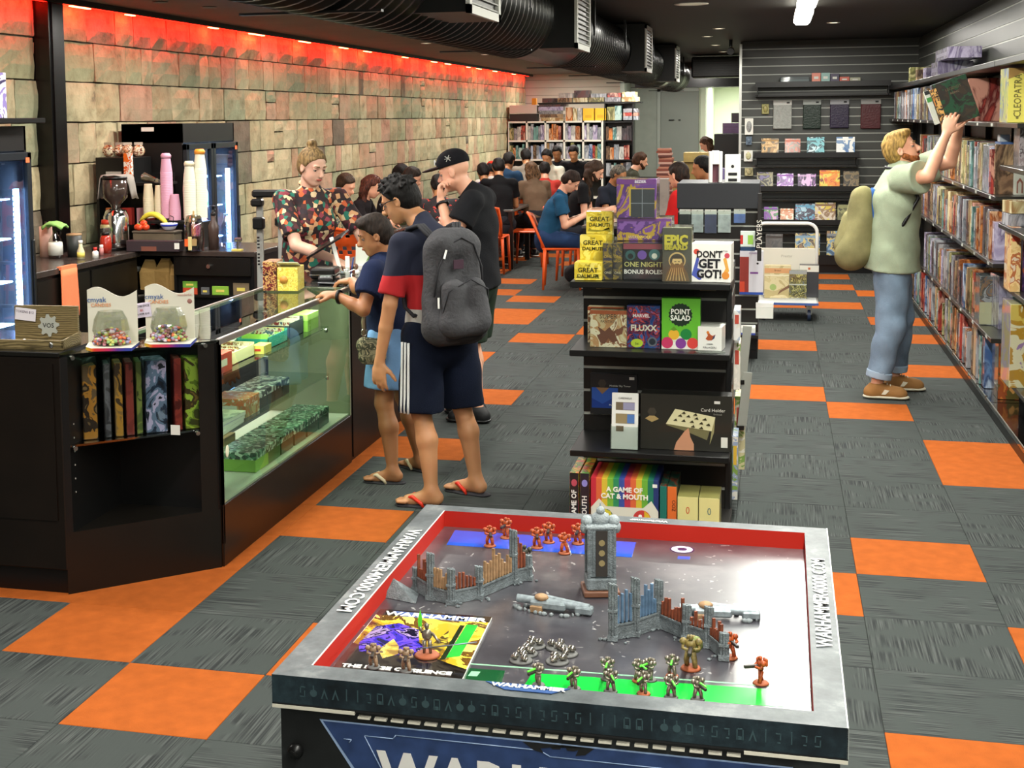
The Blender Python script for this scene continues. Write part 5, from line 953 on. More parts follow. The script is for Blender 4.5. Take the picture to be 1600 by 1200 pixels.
EW = [(1.41, [(-.06, .20, .18, ['#6a5c44', '#a07a44', '#c9a46a', '#4a4a40'], 'tan adventure book farthest toward the racks'), (.20, .18, .175, ['#5a5654', '#b8624c', '#7a6a5c', '#8f4a3a'], 'grey and coral book'), (.465, .20, .19, ['#2f5a62', '#6fb8c0', '#1f3f4a', '#c9e0e0'], 'teal book with a pale winged emblem'), (.805, .21, .19, ['#d8dcdc', '#e4e6e2', '#5a7fa8', '#3f66a0'], 'white and blue book')]),
      (1.01, [(-.115, .19, .175, ['#4a4640', '#8f8a6a', '#2f2c28', '#6a5f8a'], 'grey relic book'), (.12, .19, .16, ['#5a2f7a', '#8a4fa8', '#d8c0e4', '#2f1c44'], 'purple starburst book'), (.37, .21, .155, ['#7a3f9a', '#d8b4dc', '#3f2450', '#a86ab8'], 'pink violet book'), (.63, .23, .20, ['#c9541c', '#e08a2c', '#d8c84a', '#7a2a14'], 'fiery orange and yellow book'), (.875, .18, .185, ['#4a4436', '#7a6a4c', '#2f2a22'], 'dull brown book')]),
      (.61, [(-.04, .165, .16, ['#6a2f8a', '#7a4a9a', '#3f8a3f', '#c9a0c0'], 'purple book with a green corner'), (.145, .155, .14, ['#d8ccb0', '#c9845a', '#e4dcc8'], 'small cream book with orange drawing'), (.355, .225, .20, ['#7a3a6a', '#5a9ab8', '#2f2440', '#9ac0d0'], 'violet and sky blue book'), (.585, .235, .215, ['#c9b43a', '#8a6a4a', '#c9bca8', '#e0d060'], 'yellow dragon book'), (.80, .15, .19, ['#5a5a34', '#8a8a5a', '#3a3a24'], 'olive book partly behind the backpack')]),
      (.20, [(.0, .20, .25, ['#2a2422', '#3a302c', '#1f1a18'], 'very dark book behind the trolley handle'), (.385, .285, .26, ['#3f5a78', '#7a9ab0', '#c9b46a', '#2c3c50', '#8a6a44'], 'large blue battle box'), (.72, .23, .29, ['#3a3f42', '#7a8084', '#5a6064', '#24282a'], 'large steel grey box')])]
SN_ = {1.41: 'uppermost', 1.01: 'second', .61: 'third', .20: 'lowest'}
for z, row in EW:
    for x, w, h, cs, lb in row:
        t = thing('rulebook', lb+f' on the {SN_[z]} shelf of the end wall', 'book', (x, 17.02 if z > .3 else 16.95, z+.001), 0, E1, rot=(-.10, 0, 0)); MB().bbox(-w/2, w/2, 0, .022, 0, h, .0015).build('cover', art('ew%s%.1f' % (lb[:6], z), cs, 8 if w > .2 else 10), t); MB().box(-w/2+.004, w/2-.004, -.0012, 0, h*.80, h*.90).build('title_band', mat('tb%s' % cs[1], cs[1], .4), t)
        if 'winged' in lb: MB().prism([(-.08, .10), (-.05, .075), (-.02, .08), (0, .03), (.02, .08), (.05, .075), (.08, .10), (.04, .06), (.0, .02), (-.04, .06)], 0, .001, M=T(0, -.002, 0) @ RX(pi/2)).build('emblem', FLAT('#bfe4ea'), t)
for k, (x, w, h, c_, hd, nm) in enumerate([(.08, .215, .33, '#8f928c', '#b4b6b0', 'grey'), (.42, .205, .33, '#082014', '#8f9590', 'dark green'), (.735, .215, .325, '#1a0a2e', '#8f9094', 'deep purple'), (1.09, .225, .335, '#450810', '#8f8f8c', 'dark red')]):
    t = thing('dice_bag_pack', f'{nm} cloth pack hanging high on the end wall', 'hanging pack', (x, 17.17, 2.03), 0, 'coloured packs hanging on the end wall')
    MB().bbox(-w/2, w/2, -.02, .01, -h, -.04, .006).build('pack', mat('pack'+c_, c_, .35, noise=.15, nscale=40, bump=.3), t); MB().box(-w/2, w/2, -.022, -.012, -.045, .012).build('header_card', mat('hd'+hd, hd, .5), t); MB().box(w*.22, w*.38, -.0235, -.022, -.028, -.008).build('black_tag', INK, t); MB().cyl((0, .02, -.005), (0, -.04, -.005), .003, n=6).build('peg', STEEL, t)
for k, (x, z, w, h, m_, lb) in enumerate([(-.12, 2.0, .085, .12, '#8f8a54', 'small gold blister pack high by the wall edge'), (-.31, 1.83, .10, .20, '#8a8c8a', 'white framed grey card pack by the wall edge'), (-.31, 1.61, .07, .10, '#5a6a7a', 'blue grey small pack by the wall edge'), (-.315, 1.445, .105, .135, '#b8b48a', 'cream small pack by the wall edge'), (-.305, 1.235, .10, .10, '#a8a078', 'pale gold small pack just above the far rack')]):
    t = thing('blister_pack', lb, 'packet', (x, 17.17, z), 0, 'little packs at the wall edge'); MB().bbox(-w/2, w/2, -.012, .006, -h, 0, .004).build('card', PAPER if k in (1, 3) else mat('bc'+m_, m_, .4, noise=.4, nscale=50), t); MB().sph((0, -.012, -h*.5), (w*.32, .012, h*.35), 10).build('contents', mat('bc'+m_, m_, .4, noise=.4, nscale=50), t); MB().cyl((0, .02, -.01), (0, -.03, -.01), .002, n=6).build('peg', STEEL, t)
t = thing('price_rail_box', 'row of dark flat boxes on the high shelf of the end wall', 'box', (.22, 17.05, 2.246)); MB().bbox(-.17, .16, -.02, .1, 0, .07, .003).build('boxes', FLAT('#2c3a3c'), t); MB().box(-.17, .16, -.0215, -.02, .02, .035).build('stripe', FLAT('#4a5c5c'), t)
for k, (x, w, h, c_, nm) in enumerate([(.46, .10, .11, '#d8806a', 'coral'), (.565, .10, .11, '#8ab0aa', 'mint'), (.67, .10, .10, '#3a3450', 'indigo'), (.78, .11, .06, '#c9604c', 'brick red'), (.90, .12, .05, '#a8a890', 'khaki')]): carton('top_box', nm+' box on the high shelf of the end wall', 'box', (x, 17.08, 2.246), (w, .12, h), FLAT(c_), lab=PAPER, group='little boxes on the high end shelf')
# ================================================================ RIGHT HAND SHELVING
XF, XB = 1.295, 1.615
bay = thing('shelving_bay', 'long black game shelving bay along the right wall beyond the near shelves', 'shelving', (XF, 8.95, 0))
MB().box(.31, .325, 0, 8.2, 0, 2.18).build('back_panel', BLACK, bay)
for y in (0, 1.2, 2.4, 3.6, 4.8, 6.0, 7.2, 8.17):
    MB().box(.27, .31, y, y+.03, 0, 2.2).build('upright', BLKM, bay)
LV = [1.81, 1.362, .952, .49]
BS = mat('shelf_black', '#1f1e1c', .3, coat=.3)
for z in LV: MB().bbox(0, .31, 0, 8.2, z-.028, z, .003).build('shelf', BS, bay)
MB().bbox(-.02, .31, 0, 8.2, 2.145, 2.18, .003).build('top_shelf', BLK, bay)
MB().bbox(.0, .31, 0, 8.2, .07, .095, .003).build('base_shelf', mat('base_gloss', '#14110e', .12, coat=.6), bay); MB().box(.012, .03, 0, 8.2, 0, .07).build('kick_plate', BLK, bay)
kn = MB(); y = .1
while y < 5: kn.bbox(-.006, .004, y, y+.025, .085, .118, .002); y += .42
MB().box(-.002, .002, 0, 8.2, .100, .106).build('edge_rail', SILV, bay); kn.build('rail_clip', STEEL, bay, kind='stuff')
tk = MB(); 
for z in LV:
    for y in np.arange(.15, 7.9, .62): tk.box(-.0015, 0, y, y+.07, z-.024, z-.006)
tk.build('price_ticket', mat('ticket', '#b9bdb4', .5), bay, kind='stuff')
bayb = thing('shelving_bay', 'nearer black shelving bay cut by the right edge of the picture', 'shelving', (XF, 6.8, 0))
MB().box(.31, .325, 0, 2.14, 0, 2.18).build('back_panel', BLACK, bayb); MB().box(.27, .31, 2.09, 2.13, 0, 2.2).build('upright', BLKM, bayb); MB().box(.27, .31, 0, .03, 0, 2.2).build('upright', BLKM, bayb)
MB().bbox(0, .31, 1.40, 2.148, 1.782, 1.81, .003).build('shelf', BS, bayb); MB().bbox(.0, .31, 0, 2.14, .07, .095, .003).build('base_shelf', mat('base_gloss', '#14110e', .12, coat=.6), bayb); MB().box(.012, .03, 0, 2.14, 0, .07).build('kick_plate', BLK, bayb); MB().box(-.002, .002, 0, 2.14, .100, .106).build('edge_rail', SILV, bayb)
for z in (1.56, 1.215, .845, .315): MB().bbox(.04 if z < 1 else .0, .31, 0, 1.98 if z != .315 else 1.85, z-.028, z, .003).build('shelf', BS, bayb)
MB().bbox(-.02, .31, 0, 2.14, 2.145, 2.18, .003).build('top_shelf', BLK, bayb)
PALS = {'grey': ['#77777c', '#8d8d90', '#5c5c62', '#a4a4a8'], 'lavender': ['#8f86a4', '#b0a8c0', '#6a6080', '#c4c0cc'], 'cream': ['#c9bf98', '#d8d0b0', '#a89a70', '#8a6a44'], 'teal': ['#3f7a78', '#6a9a94', '#2a5654', '#a0b8b0'], 'black': ['#1e1c20', '#2e2a2e', '#4a4448', '#5a3a3a'],
        'silver': ['#7f858b', '#979da2', '#62686f', '#adb0b4'], 'orange': ['#b8602c', '#d0864a', '#7a3c1c', '#c9a07a'], 'blue': ['#3c5a8a', '#6482ac', '#2a3f66', '#a4b4c8'], 'olive': ['#6a6a3c', '#8a8a54', '#4a4a2a', '#b0a878'], 'red': ['#8a2c2c', '#b0483c', '#5a1c1c', '#c08a78'], 'white': ['#bcbcb4', '#acaca4', '#8f8f8b', '#c8c8c2'], 'brown': ['#5a4434', '#7a5f48', '#3a2c22', '#9a8060']}
SPM = {k: art('spine_'+k, v, 16, rough=.25, stretch=(1, 1, .35), const=False) for k, v in PALS.items()}
FCM = {k: art('face_'+k, v, 8, rough=.25, stretch=(1, 1, .4), const=False) for k, v in PALS.items()}
BAND = {k: mat('band_'+k, v[2], .4) for k, v in PALS.items()}
LBND = {k: mat('lband_'+k, v[3], .4) for k, v in PALS.items()}
tmpl = {}
def spine_box(loc, w, d, h, colr, label, group, lean=0, wrap=False):
    """game box: spine faces the aisle (-X), thickness w along Y, depth d along +X"""
    key = (round(w, 3), round(d, 2), round(h, 2), colr, wrap)
    if key not in tmpl:
        b0 = MB().bbox(0, d, -w/2, w/2, 0, h, .0015).mesh('game_box', [FCM[colr]])
        m = MB(); z0 = h*random.Random(hash(key) % 999).uniform(.08, .2); m.box(-.0008, 0, -w*.40, w*.40, z0, z0+h*.12); 
        b1 = m.mesh('spine_band', [BAND[colr]])
        m = MB(); m.box(-.0008, 0, -w*.18, w*.18, h*.5, h*.82); b2 = m.mesh('spine_title', [LBND[colr]]); tmpl[key] = (b0, b1, b2)
    b0, b1, b2 = tmpl[key]
    o = bpy.data.objects.new('board_game', b0); COL.objects.link(o); o.location = loc; o.rotation_euler = (lean, 0, 0); props(o, label, 'board game', group)
    for nm, me in (('spine_band', b1), ('spine_title', b2)):
        c = bpy.data.objects.new(nm, me); COL.objects.link(c); c.parent = o
    return o
ORD = ['', 'second ', 'third ', 'fourth ', 'fifth ', 'sixth ', 'seventh ', 'eighth ', 'ninth ', 'tenth ', 'eleventh ', 'twelfth ']
seen_l = {}
def uniq(l):
    n = seen_l.get(l, 0); seen_l[l] = n+1
    return l if n == 0 else l.replace('from the near end', 'from the near end', 1) + f', {ORD[n].strip()} such'
rs = random.Random(21)
SN2 = {1.81: 'top', 1.362: 'second', .952: 'third', .49: 'fourth', .097: 'bottom'}
WD = {.04: 'slim', .055: 'medium', .07: 'thick', .09: 'very thick'}
LIM = {1.81: (10.4, 16.6, .30), 1.362: (9.15, 13.6, .335), .952: (9.12, 13.4, .34), .49: (9.8, 13.2, .36), .097: (9.3, 14.2, .33)}
WT = ['grey', 'lavender', 'grey', 'cream', 'black', 'silver', 'black', 'black', 'brown', 'teal', 'blue', 'olive', 'orange', 'red', 'brown', 'cream']
for z in (1.81, 1.362, .952, .49, .097):
    y0, y1, hm = LIM[z]; y = y0; row = []
    while y < y1:
        w = rs.choice([.055, .07, .07, .09, .09] if z > 1.5 else [.04, .055, .055, .07, .07, .09]); h = rs.choice([.24, .28, .30, .31, .31])*(1.0 if z > .2 else 1.05); c = rs.choice(WT); h = min(h, hm)
        if rs.random() < (.05 if z > .2 else .22): y += rs.uniform(.05, .16)
        row.append((y+w/2, w, h, c)); y += w+.003
    for k, (y, w, h, c) in enumerate(row):
        pv = row[k-1][3] if k else 'gap'; nx = row[k+1][3] if k+1 < len(row) else 'gap'
        spine_box((XF+rs.uniform(.012, .03), y, z+.001), w, .27, h, c, uniq(f"{WD[w]} {c} box between {pv} and {nx}, {SN2[z]} shelf of right wall"), f'board games on the {SN2[z]} shelf of the right wall')
# feature boxes read from the photograph
GR = 'feature boxes at the near end of the right shelving'
gbox('board_game', 'tall yellow box lettered sideways at the near end of the top right shelf', (1.352, 8.60, 1.811), (.098, .30, .315), FLAT('#d4cc62'), art('cleo_side', ['#8a9ab4', '#a8b06a', '#c4bc70', '#6a7a9a'], 8), 0, GR,
     words=[('CLEOPATRA', .056, '#6a6434', .004, .155, {'R': -pi/2, 'sx': .80, 'bold': .0004})], shapes=[([(-.049, .25), (-.049, .315), (.049, .315), (.049, .27), (.02, .285), (-.02, .262)], '#9a7a44'), (circ(.003, .028, .008), '#7a743c')])
for k, x in enumerate((1.442, 1.515)):
    gbox('board_game', ['first grey and ochre castle box right of the yellow box', 'second grey and ochre castle box, nearest the picture edge'][k], (x, 8.5, 1.811), (.068, .30, .275), FLAT('#a8aab0'), art('era_side', ['#8f9098', '#a0783a', '#5a7fa0'], 9), 0, GR,
         words=[('ERA', .026, '#4a5068', 0, .245, {'bold': .0005})], shapes=[(rect(-.034, .034, .0, .065), '#5f8ab0'), ([(-.034, .065), (-.034, .15), (-.02, .17), (-.01, .155), (0, .19), (.012, .155), (.022, .17), (.034, .15), (.034, .065)], '#8a7a3a'), ([(-.034, .065), (-.034, .10), (0, .12), (.034, .095), (.034, .065)], '#a87a2c'), (rect(-.02, .02, .02, .028), '#c4d4e0')])
# second shelf near end (z 1.362)
gbox('board_game', 'pale blue box with a figure print on the second right shelf', (1.345, 9.32, 1.363), (.075, .25, .30), art('pale_blue', ['#7a92b4', '#b4b8cc', '#9aa8c0', '#c9b8b4'], 9), FCM['silver'], 0, GR)
gbox('board_game', 'dark blue wide box standing behind the totem box', (1.445, 9.36, 1.363), (.12, .25, .32), FLAT('#3f5f94'), None, 0, GR, shapes=[(rect(-.06, .06, .28, .30), '#7a9ac4')])
gbox('board_game', 'narrow green box beside the white totem box', (1.405, 9.22, 1.363), (.045, .20, .28), FLAT('#2f6a58'), None, 0, GR)
gbox('board_game', 'white totem face box with a red top on the second right shelf', (1.463, 9.12, 1.363), (.068, .20, .295), FLAT('#d8d4c8'), None, 0, GR, wrap=True, shapes=[(rect(-.034, .034, .255, .295), '#b85a4a'), (circ(-.018, .175, .013, 14, .7), '#8a8078'), (circ(.018, .175, .013, 14, .7), '#8a8078'), (circ(0, .148, .006), '#3a3430'), ([(-.018, .01), (-.018, .08), (0, .105), (.018, .08), (.018, .01)], '#9a5a4a'), ([(-.010, .01), (-.010, .07), (0, .085), (.010, .07), (.010, .01)], '#d8d0c4')], words=[('GOZU', .018, '#5a2a24', 0, .275)])
gbox('board_game', 'dark box with a fiery triangle picture under the letter box', (1.555, 9.05, 1.363), (.115, .20, .175), FLAT('#1c1614'), None, 0, GR, shapes=[([(-.055, .17), (-.055, .01), (.05, .01)], '#7a3a2a'), ([(-.055, .06), (-.03, .07), (.02, .03), (.04, .01), (-.055, .01)], '#d08a2c')])
gbox('board_game', 'flat taupe box with a white letter G lying on the fiery box', (1.55, 9.05, 1.539), (.13, .20, .125), FLAT('#57503f'), None, 0, GR, words=[('GHOST', .034, '#d8dce4', .02, .045)], shapes=[(rect(-.065, .065, .085, .125), '#7a6e54')])
gbox('board_game', 'white and blue cube box on top of the blue boxes', (1.42, 9.45, 1.684), (.06, .1, .045), FLAT('#aeb4b8'), None, 0, GR)
# third shelf near end
gbox('board_game', 'yellow green boxed game at the near end of the third right shelf', (1.475, 9.02, .953), (.09, .20, .31), art('yg', ['#a8a44a', '#c4c06a', '#5a7a4a', '#8a5a3a'], 10), FCM['olive'], 0, GR, wrap=True)
gbox('board_game', 'dark green box with a pale lid edge on the third right shelf', (1.565, 9.04, .953), (.085, .20, .30), FLAT('#26382e'), None, 0, GR, shapes=[(rect(-.042, .042, .285, .30), '#b4c4a8'), (rect(-.042, -.036, 0, .29), '#a8c0b0')])
# fourth shelf near end
gbox('board_game', 'clear case with a grey figure and cream panel on the fourth right shelf', (1.345, 9.52, .491), (.085, .2, .32), art('fig_case', ['#6a6a70', '#8a6a54', '#4a4a50', '#a0a0a4'], 12), FCM['silver'], 0, GR, wrap=True, shapes=[(rect(-.042, .042, .005, .15), '#b8b494')])
gbox('board_game', 'lavender wrapped box leaning beside the cream panel case', (1.42, 9.35, .491), (.05, .22, .34), FCM['lavender'], FCM['lavender'], .1, GR, wrap=True)
gbox('board_game', 'grey teal wrapped box at the near end of the fourth right shelf', (1.475, 9.10, .491), (.075, .25, .30), FCM['teal'], FCM['silver'], 0, GR, wrap=True)
gbox('board_game', 'dark box with blue light print behind the teal box', (1.565, 9.12, .491), (.09, .25, .29), art('dk_blue', ['#1c2226', '#2c3a40', '#6a9ac0', '#20282c'], 14), None, 0, GR)
# bottom shelf near end
gbox('board_game', 'large orange box low on the right shelving', (1.42, 9.05, .097), (.125, .25, .36), art('orange_big', ['#c9642c', '#d8823c', '#a8502a', '#6a5a2c', '#e0a05a'], 6), FCM['brown'], 0, GR, wrap=True)
gbox('board_game', 'cream spined dark dragon box low on the right shelving', (1.375, 9.75, .097), (.10, .25, .35), art('dragon_dk', ['#2c2824', '#4a4434', '#8a8444', '#3a342c'], 9), FLAT('#c4a47c'), 0, GR)
# nearer bay
gbox('board_game', 'huge yellow box with white figures at the right edge, lowest near shelf', (1.385, 8.28, .316), (.17, .30, .475), art('yellow_big', ['#cfa83a', '#d8bc5c', '#b88a2c', '#ded6b4', '#9a7aa8'], 5), art('yellow_side', ['#cfc084', '#d8cc98', '#b8a4c0', '#c9b060'], 4), 0, GR, wrap=True)
gbox('board_game', 'tan and orange printed box standing first on the near middle shelf', (1.34, 8.42, .846), (.055, .22, .37), art('tan_orange', ['#c9a46a', '#d8bc84', '#a8623a', '#c9b8a0'], 12), None, 0, GR, shapes=[(rect(-.02, .02, .29, .34), '#b84a34')])
gbox('board_game', 'purple box with orange figure beside the tan printed box', (1.42, 8.45, .846), (.075, .22, .34), art('purp2', ['#3a2450', '#5a3a70', '#c0602c', '#8a7aa0'], 10), None, 0, GR, shapes=[(rect(-.036, .036, .27, .295), '#c9c0b4')])
gbox('board_game', 'green cornered dark box at the right edge of the near shelf', (1.51, 8.45, .846), (.08, .22, .30), art('grn2', ['#26402c', '#3f8a4a', '#20281e', '#6a4a3a'], 10), None, 0, GR)
for k, (z, c, lb) in enumerate([(1.216, 'grey', 'grey and white flat box, lower of two near the picture edge'), (1.29, 'cream', 'cream flat box, upper of two near the picture edge')]): gbox('board_game', lb, (1.40, 8.50, z), (.16, .2, .07), FCM[c], None, .1, GR)
gbox('board_game', 'pink grey box high at the right edge of the picture', (1.42, 8.55, 1.561), (.11, .2, .225), art('pinkgrey', ['#9a8488', '#b8a8ac', '#6a5a60', '#c9c4c8'], 12), None, 0, GR, wrap=True)
for k, (y, z, w, d, h, c) in enumerate([(14.2, 2.181, .10, .22, .11, 'brown'), (13.4, 2.181, .30, .25, .10, 'lavender'), (12.6, 2.181, .5, .28, .12, 'lavender'), (12.1, 2.302, .9, .25, .09, 'lavender'), (14.9, 2.181, .16, .22, .15, 'olive')]):
    t = thing('board_game', ['small brown box', 'flat lilac box', 'wide lilac box', 'long mauve box stacked high', 'olive box farthest back'][k]+' on the black top shelf of the right wall', 'board game', (XF+.02, y, z), 0, 'boxes on the black top shelf'); MB().bbox(0, d, -w/2, w/2, 0, h, .002).build('box', FCM[c], t); MB().box(-.001, 0, -w*.4, w*.4, h*.3, h*.6).build('title', BAND[c], t)
t = thing('red_display', 'red and white upright box low beyond the man at the right shelving', 'box', (1.32, 14.45, .12)); MB().bbox(0, .22, -.12, .12, 0, .30, .002).build('box', FLAT('#b8281c'), t); MB().prism([(-.08, .05), (-.06, .26), (0, .12), (.05, .26), (.09, .04), (.05, .04), (.04, .15), (0, .05), (-.04, .15), (-.05, .05)], 0, .001, M=T(-.001, 0, 0) @ RZ(-pi/2) @ RX(pi/2)).build('printed_shape', FLAT('#dcd8d0'), t)
# ================================================================ GAME DEMO TABLE
BT = thing('demo_table', 'large cardboard game demo table with a grey stone rim and recessed battlefield', 'game table', (-.372, 2.891, 0), -.005)
GST, nt, b = nodes('stone_print'); tc = N(nt, 'ShaderNodeTexCoord'); n = N(nt, 'ShaderNodeTexNoise'); setin(n, Scale=9.0, Detail=9.0, Roughness=.68); L(nt, tc.outputs['Object'], n.inputs[0])
L(nt, ramp(nt, n.outputs[0], [(.3, '#353a3c'), (.45, '#474d4f'), (.55, '#565b5d'), (.7, '#7a7f7d')]), b.inputs['Base Color']); setin(b, Roughness=.5); b.inputs['Specular IOR Level'].default_value = .3
DST, nt, b = nodes('dark_stone_print'); tc = N(nt, 'ShaderNodeTexCoord'); n = N(nt, 'ShaderNodeTexNoise'); setin(n, Scale=11.0, Detail=8.0, Roughness=.7); L(nt, tc.outputs['Object'], n.inputs[0])
L(nt, ramp(nt, n.outputs[0], [(.35, '#10161a'), (.5, '#19242a'), (.62, '#26353b'), (.75, '#46555a')]), b.inputs['Base Color']); setin(b, Roughness=.4)
BODY, nt, b = nodes('black_smoke_print'); tc = N(nt, 'ShaderNodeTexCoord'); n = N(nt, 'ShaderNodeTexNoise'); setin(n, Scale=5.0, Detail=7.0, Roughness=.65); L(nt, tc.outputs['Object'], n.inputs[0])
L(nt, ramp(nt, n.outputs[0], [(.35, '#0c0d0d'), (.55, '#1a1b1b'), (.7, '#333838'), (.8, '#4a4f4c')]), b.inputs['Base Color']); setin(b, Roughness=.45)
REDP = mat('red_card', '#b02418', .65, spec=.2); FZ = .81
x0, x1, y0, y1 = -.520, .505, -.565, .590; i0, i1, j0, j1 = -.458, .450, -.513, .535
MB().box(x0+.012, x1-.012, y0+.012, y1-.012, 0, .80).build('body', BODY, BT)
rim = MB()
for (a, c_) in (((x0, y0), (x1, y0)), ((x1, y0), (x1, y1)), ((x1, y1), (x0, y1)), ((x0, y1), (x0, y0))): pass
O4 = [(x0, y0), (x1, y0), (x1, y1), (x0, y1)]; I4 = [(i0, j0), (i1, j0), (i1, j1), (i0, j1)]
names = ['rim_front', 'rim_side', 'rim_back', 'rim_side']
for k in range(4):
    a, b_, c_, d_ = O4[k], O4[(k+1) % 4], I4[(k+1) % 4], I4[k]; h = .852; m = MB()
    m.add([(*a, .850), (*b_, .850), (*c_, h), (*d_, h), (*a, .796), (*b_, .796), (*c_, FZ), (*d_, FZ)], [(0, 1, 2, 3)], 0); m.add([(*a, .850), (*b_, .850), (*a, .796), (*b_, .796)], [(2, 3, 1, 0)], 1); m.add([(*c_, h), (*d_, h), (*c_, FZ), (*d_, FZ)], [(0, 1, 3, 2)], 2)
    m.build(names[k], [GST, DST if k == 0 else GST, REDP], BT)
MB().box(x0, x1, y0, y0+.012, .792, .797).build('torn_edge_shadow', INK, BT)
e = MB()
for (a, b2_) in ((x0, x0+.16), (x1-.17, x1)): e.box(a, b2_, y0-.001, y0+.012, .787, .7935)
for k in range(22): e.box(x0+.165+.0315*k, x0+.188+.0315*k, y0+.002, y0+.012, .7795-.0, .783)
e.build('cut_card_edge', mat('raw_card', '#cfc9b8', .8), BT, kind='stuff')
cr = MB(); cr.box(i0-.002, i0+.001, j0, j1, .8515, .8525); cr.box(x1-.002, x1+.0005, y0, y1, .796, .8505); cr.build('worn_edge', mat('worn_white', '#c4c6c0', .6), BT, kind='stuff')
# rune row on the front lip
rr = random.Random(9); gl = MB()
def glyph(mb, x, k):
    z = .812; w_ = .0022; y_ = y0-.0008
    R_ = lambda a, b2_, c_, d_: mb.box(x+min(a, b2_), x+max(a, b2_), y_, y0, z+min(c_, d_), z+max(c_, d_))
    if k == 0: R_(-.006, -.004, 0, .02); R_(.004, .006, 0, .02); R_(-.006, .006, .018, .02); R_(-.003, .003, 0, .006)
    elif k == 1: R_(-.001, .001, 0, .022)
    elif k == 2: mb.add([(x-.007, y_, z), (x, y_, z+.02), (x+.007, y_, z), (x+.004, y_, z), (x, y_, z+.012), (x-.004, y_, z)], [(0, 1, 4, 5), (1, 2, 3, 4)])
    elif k == 3: R_(-.005, .005, .018, .020); R_(-.005, -.003, .008, .02); R_(-.005, .005, 0, .002); R_(.003, .005, 0, .012)
    elif k == 4: mb.cyl((x, y_+.0004, z+.009), (x, y_, z+.009), .007, n=12); R_(-.001, .001, .015, .023)
    else: R_(-.005, .003, .016, .018); R_(.002, .004, .006, .018); R_(-.002, .003, 0, .002)
for k in range(44): glyph(gl, x0+.06+k*.0213, rr.randrange(6))
gl.build('rune_marks', mat('rune_grey', '#33474b', .6), BT, kind='stuff')
# emblem plate on the front
yb = y0+.0105; BLP = mat('plate_blue', '#2c3e66', .35, noise=.3, nscale=25, coat=.3); PE = mat('plate_edge', '#8fa4c4', .4)
plate = [(-.425, .765), (.41, .765), (.395, .750), (.34, .66), (-.35, .66)]
def offs(p, d): cx_ = sum(q[0] for q in p)/len(p); return [(x+d*(1 if x > cx_ else -1)*2.2, z+d*.8*(1 if z > .74 else -1)) for x, z in p]
MB().prism(offs(plate, .003), 0, .0012, M=T(0, yb+.0012, 0) @ RX(pi/2)).build('plate_edge', PE, BT); MB().prism(plate, 0, .0014, M=T(0, yb+.0008, 0) @ RX(pi/2)).build('emblem_plate', BLP, BT)
l_ = MB()
for pts in ([(-.345, .745), (-.29, .745), (-.285, .752), (-.02, .752), (.0, .742), (.36, .742)], [(-.345, .745), (-.30, .66)], [(-.385, .735), (-.37, .735), (-.375, .728)]):
    for (a, c_), (a2, c2) in zip(pts, pts[1:]): l_.tube([(a, yb-.001, c_), (a2, yb-.001, c2)], .0010, 5)
l_.build('plate_line', PE, BT)
MB().prism([(-.05, .7655), (-.03, .752), (-.012, .748), (-.018, .756), (.0, .76), (.004, .757), (.018, .758), (.02, .766), (.026, .7655), (.03, .757), (.042, .757), (.05, .76), (.045, .749), (.062, .752), (.078, .7655)], 0, .0012, M=T(0, yb-.001, 0) @ RX(pi/2)).build('emblem_cutout', INK, BT)
lettering('WARHAMMER', .118, mat('logo_white', '#dcd8d2', .4), BT, T(0.018, yb-.0016, .672) @ FRONT, bold=.0035, sx=.87, space=1.04)
kb = thing('corner_bolt', 'round black plastic rivet near the corner of the demo table', 'rivet', (-.852, 2.333, .705)); MB().lathe([(0, .012), (.012, .010), (.015, .004), (.015, 0)][::-1], 18, M=RX(pi/2)).build('head', BLK, kb); MB().box(-.008, .008, -.0135, -.012, -.002, .002, M=RY(.6)).build('slot', BLKM, kb)
# rim lettering and front tab
SW = mat('rim_text', '#d8dad6', .5)
lettering('WARHAMMER40000.COM', .046, SW, BT, T(-.489, .06, .8532) @ RZ(-pi/2), bold=.0006, sx=1.12, space=1.0)
lettering('WARHAMMER40000.COM', .043, SW, BT, T(.478, .06, .8532) @ RZ(pi/2), bold=.0006, sx=1.12)
MB().prism([(-.125, j0-.002), (.03, j0-.002), (.0, j0-.030), (-.085, j0-.030)], .852, .8532).build('rim_tab', mat('tab_blue', '#2c4a7c', .7, spec=.2), BT); lettering('WARHAMMER', .020, SW, BT, T(-.045, j0-.013, .8538), bold=.0008, sx=1.05)
lettering('Warhammer', .018, SW, BT, T(.07, j1+.018, .8532) @ RZ(pi), bold=.0005)
# battlefield print
BF, nt, b = nodes('battlefield_print'); tc = N(nt, 'ShaderNodeTexCoord'); n = N(nt, 'ShaderNodeTexNoise'); setin(n, Scale=5.0, Detail=8.0, Roughness=.6); L(nt, tc.outputs['Object'], n.inputs[0])
base = ramp(nt, n.outputs[0], [(.35, '#2a282e'), (.5, '#3d3b41'), (.62, '#535053'), (.75, '#6e6b6a')])
v = N(nt, 'ShaderNodeTexVoronoi'); setin(v, Scale=34.0); n5 = N(nt, 'ShaderNodeTexNoise'); setin(n5, Scale=16.0, Detail=3.0); mxv = N(nt, 'ShaderNodeMix', data_type='VECTOR'); mxv.inputs[0].default_value = .12
L(nt, tc.outputs['Object'], mxv.inputs[4]); L(nt, n5.outputs['Color'], mxv.inputs[5]); L(nt, mxv.outputs[1], v.inputs['Vector'])
sp = ramp(nt, v.outputs['Distance'], [(.0, '#ffffff'), (.13, '#ffffff'), (.17, '#000000')]); n6 = N(nt, 'ShaderNodeTexNoise'); setin(n6, Scale=6.0); L(nt, tc.outputs['Object'], n6.inputs[0]); ms = N(nt, 'ShaderNodeMapRange'); setin(ms, **{'From Min': .44, 'From Max': .56}); L(nt, n6.outputs[0], ms.inputs[0])
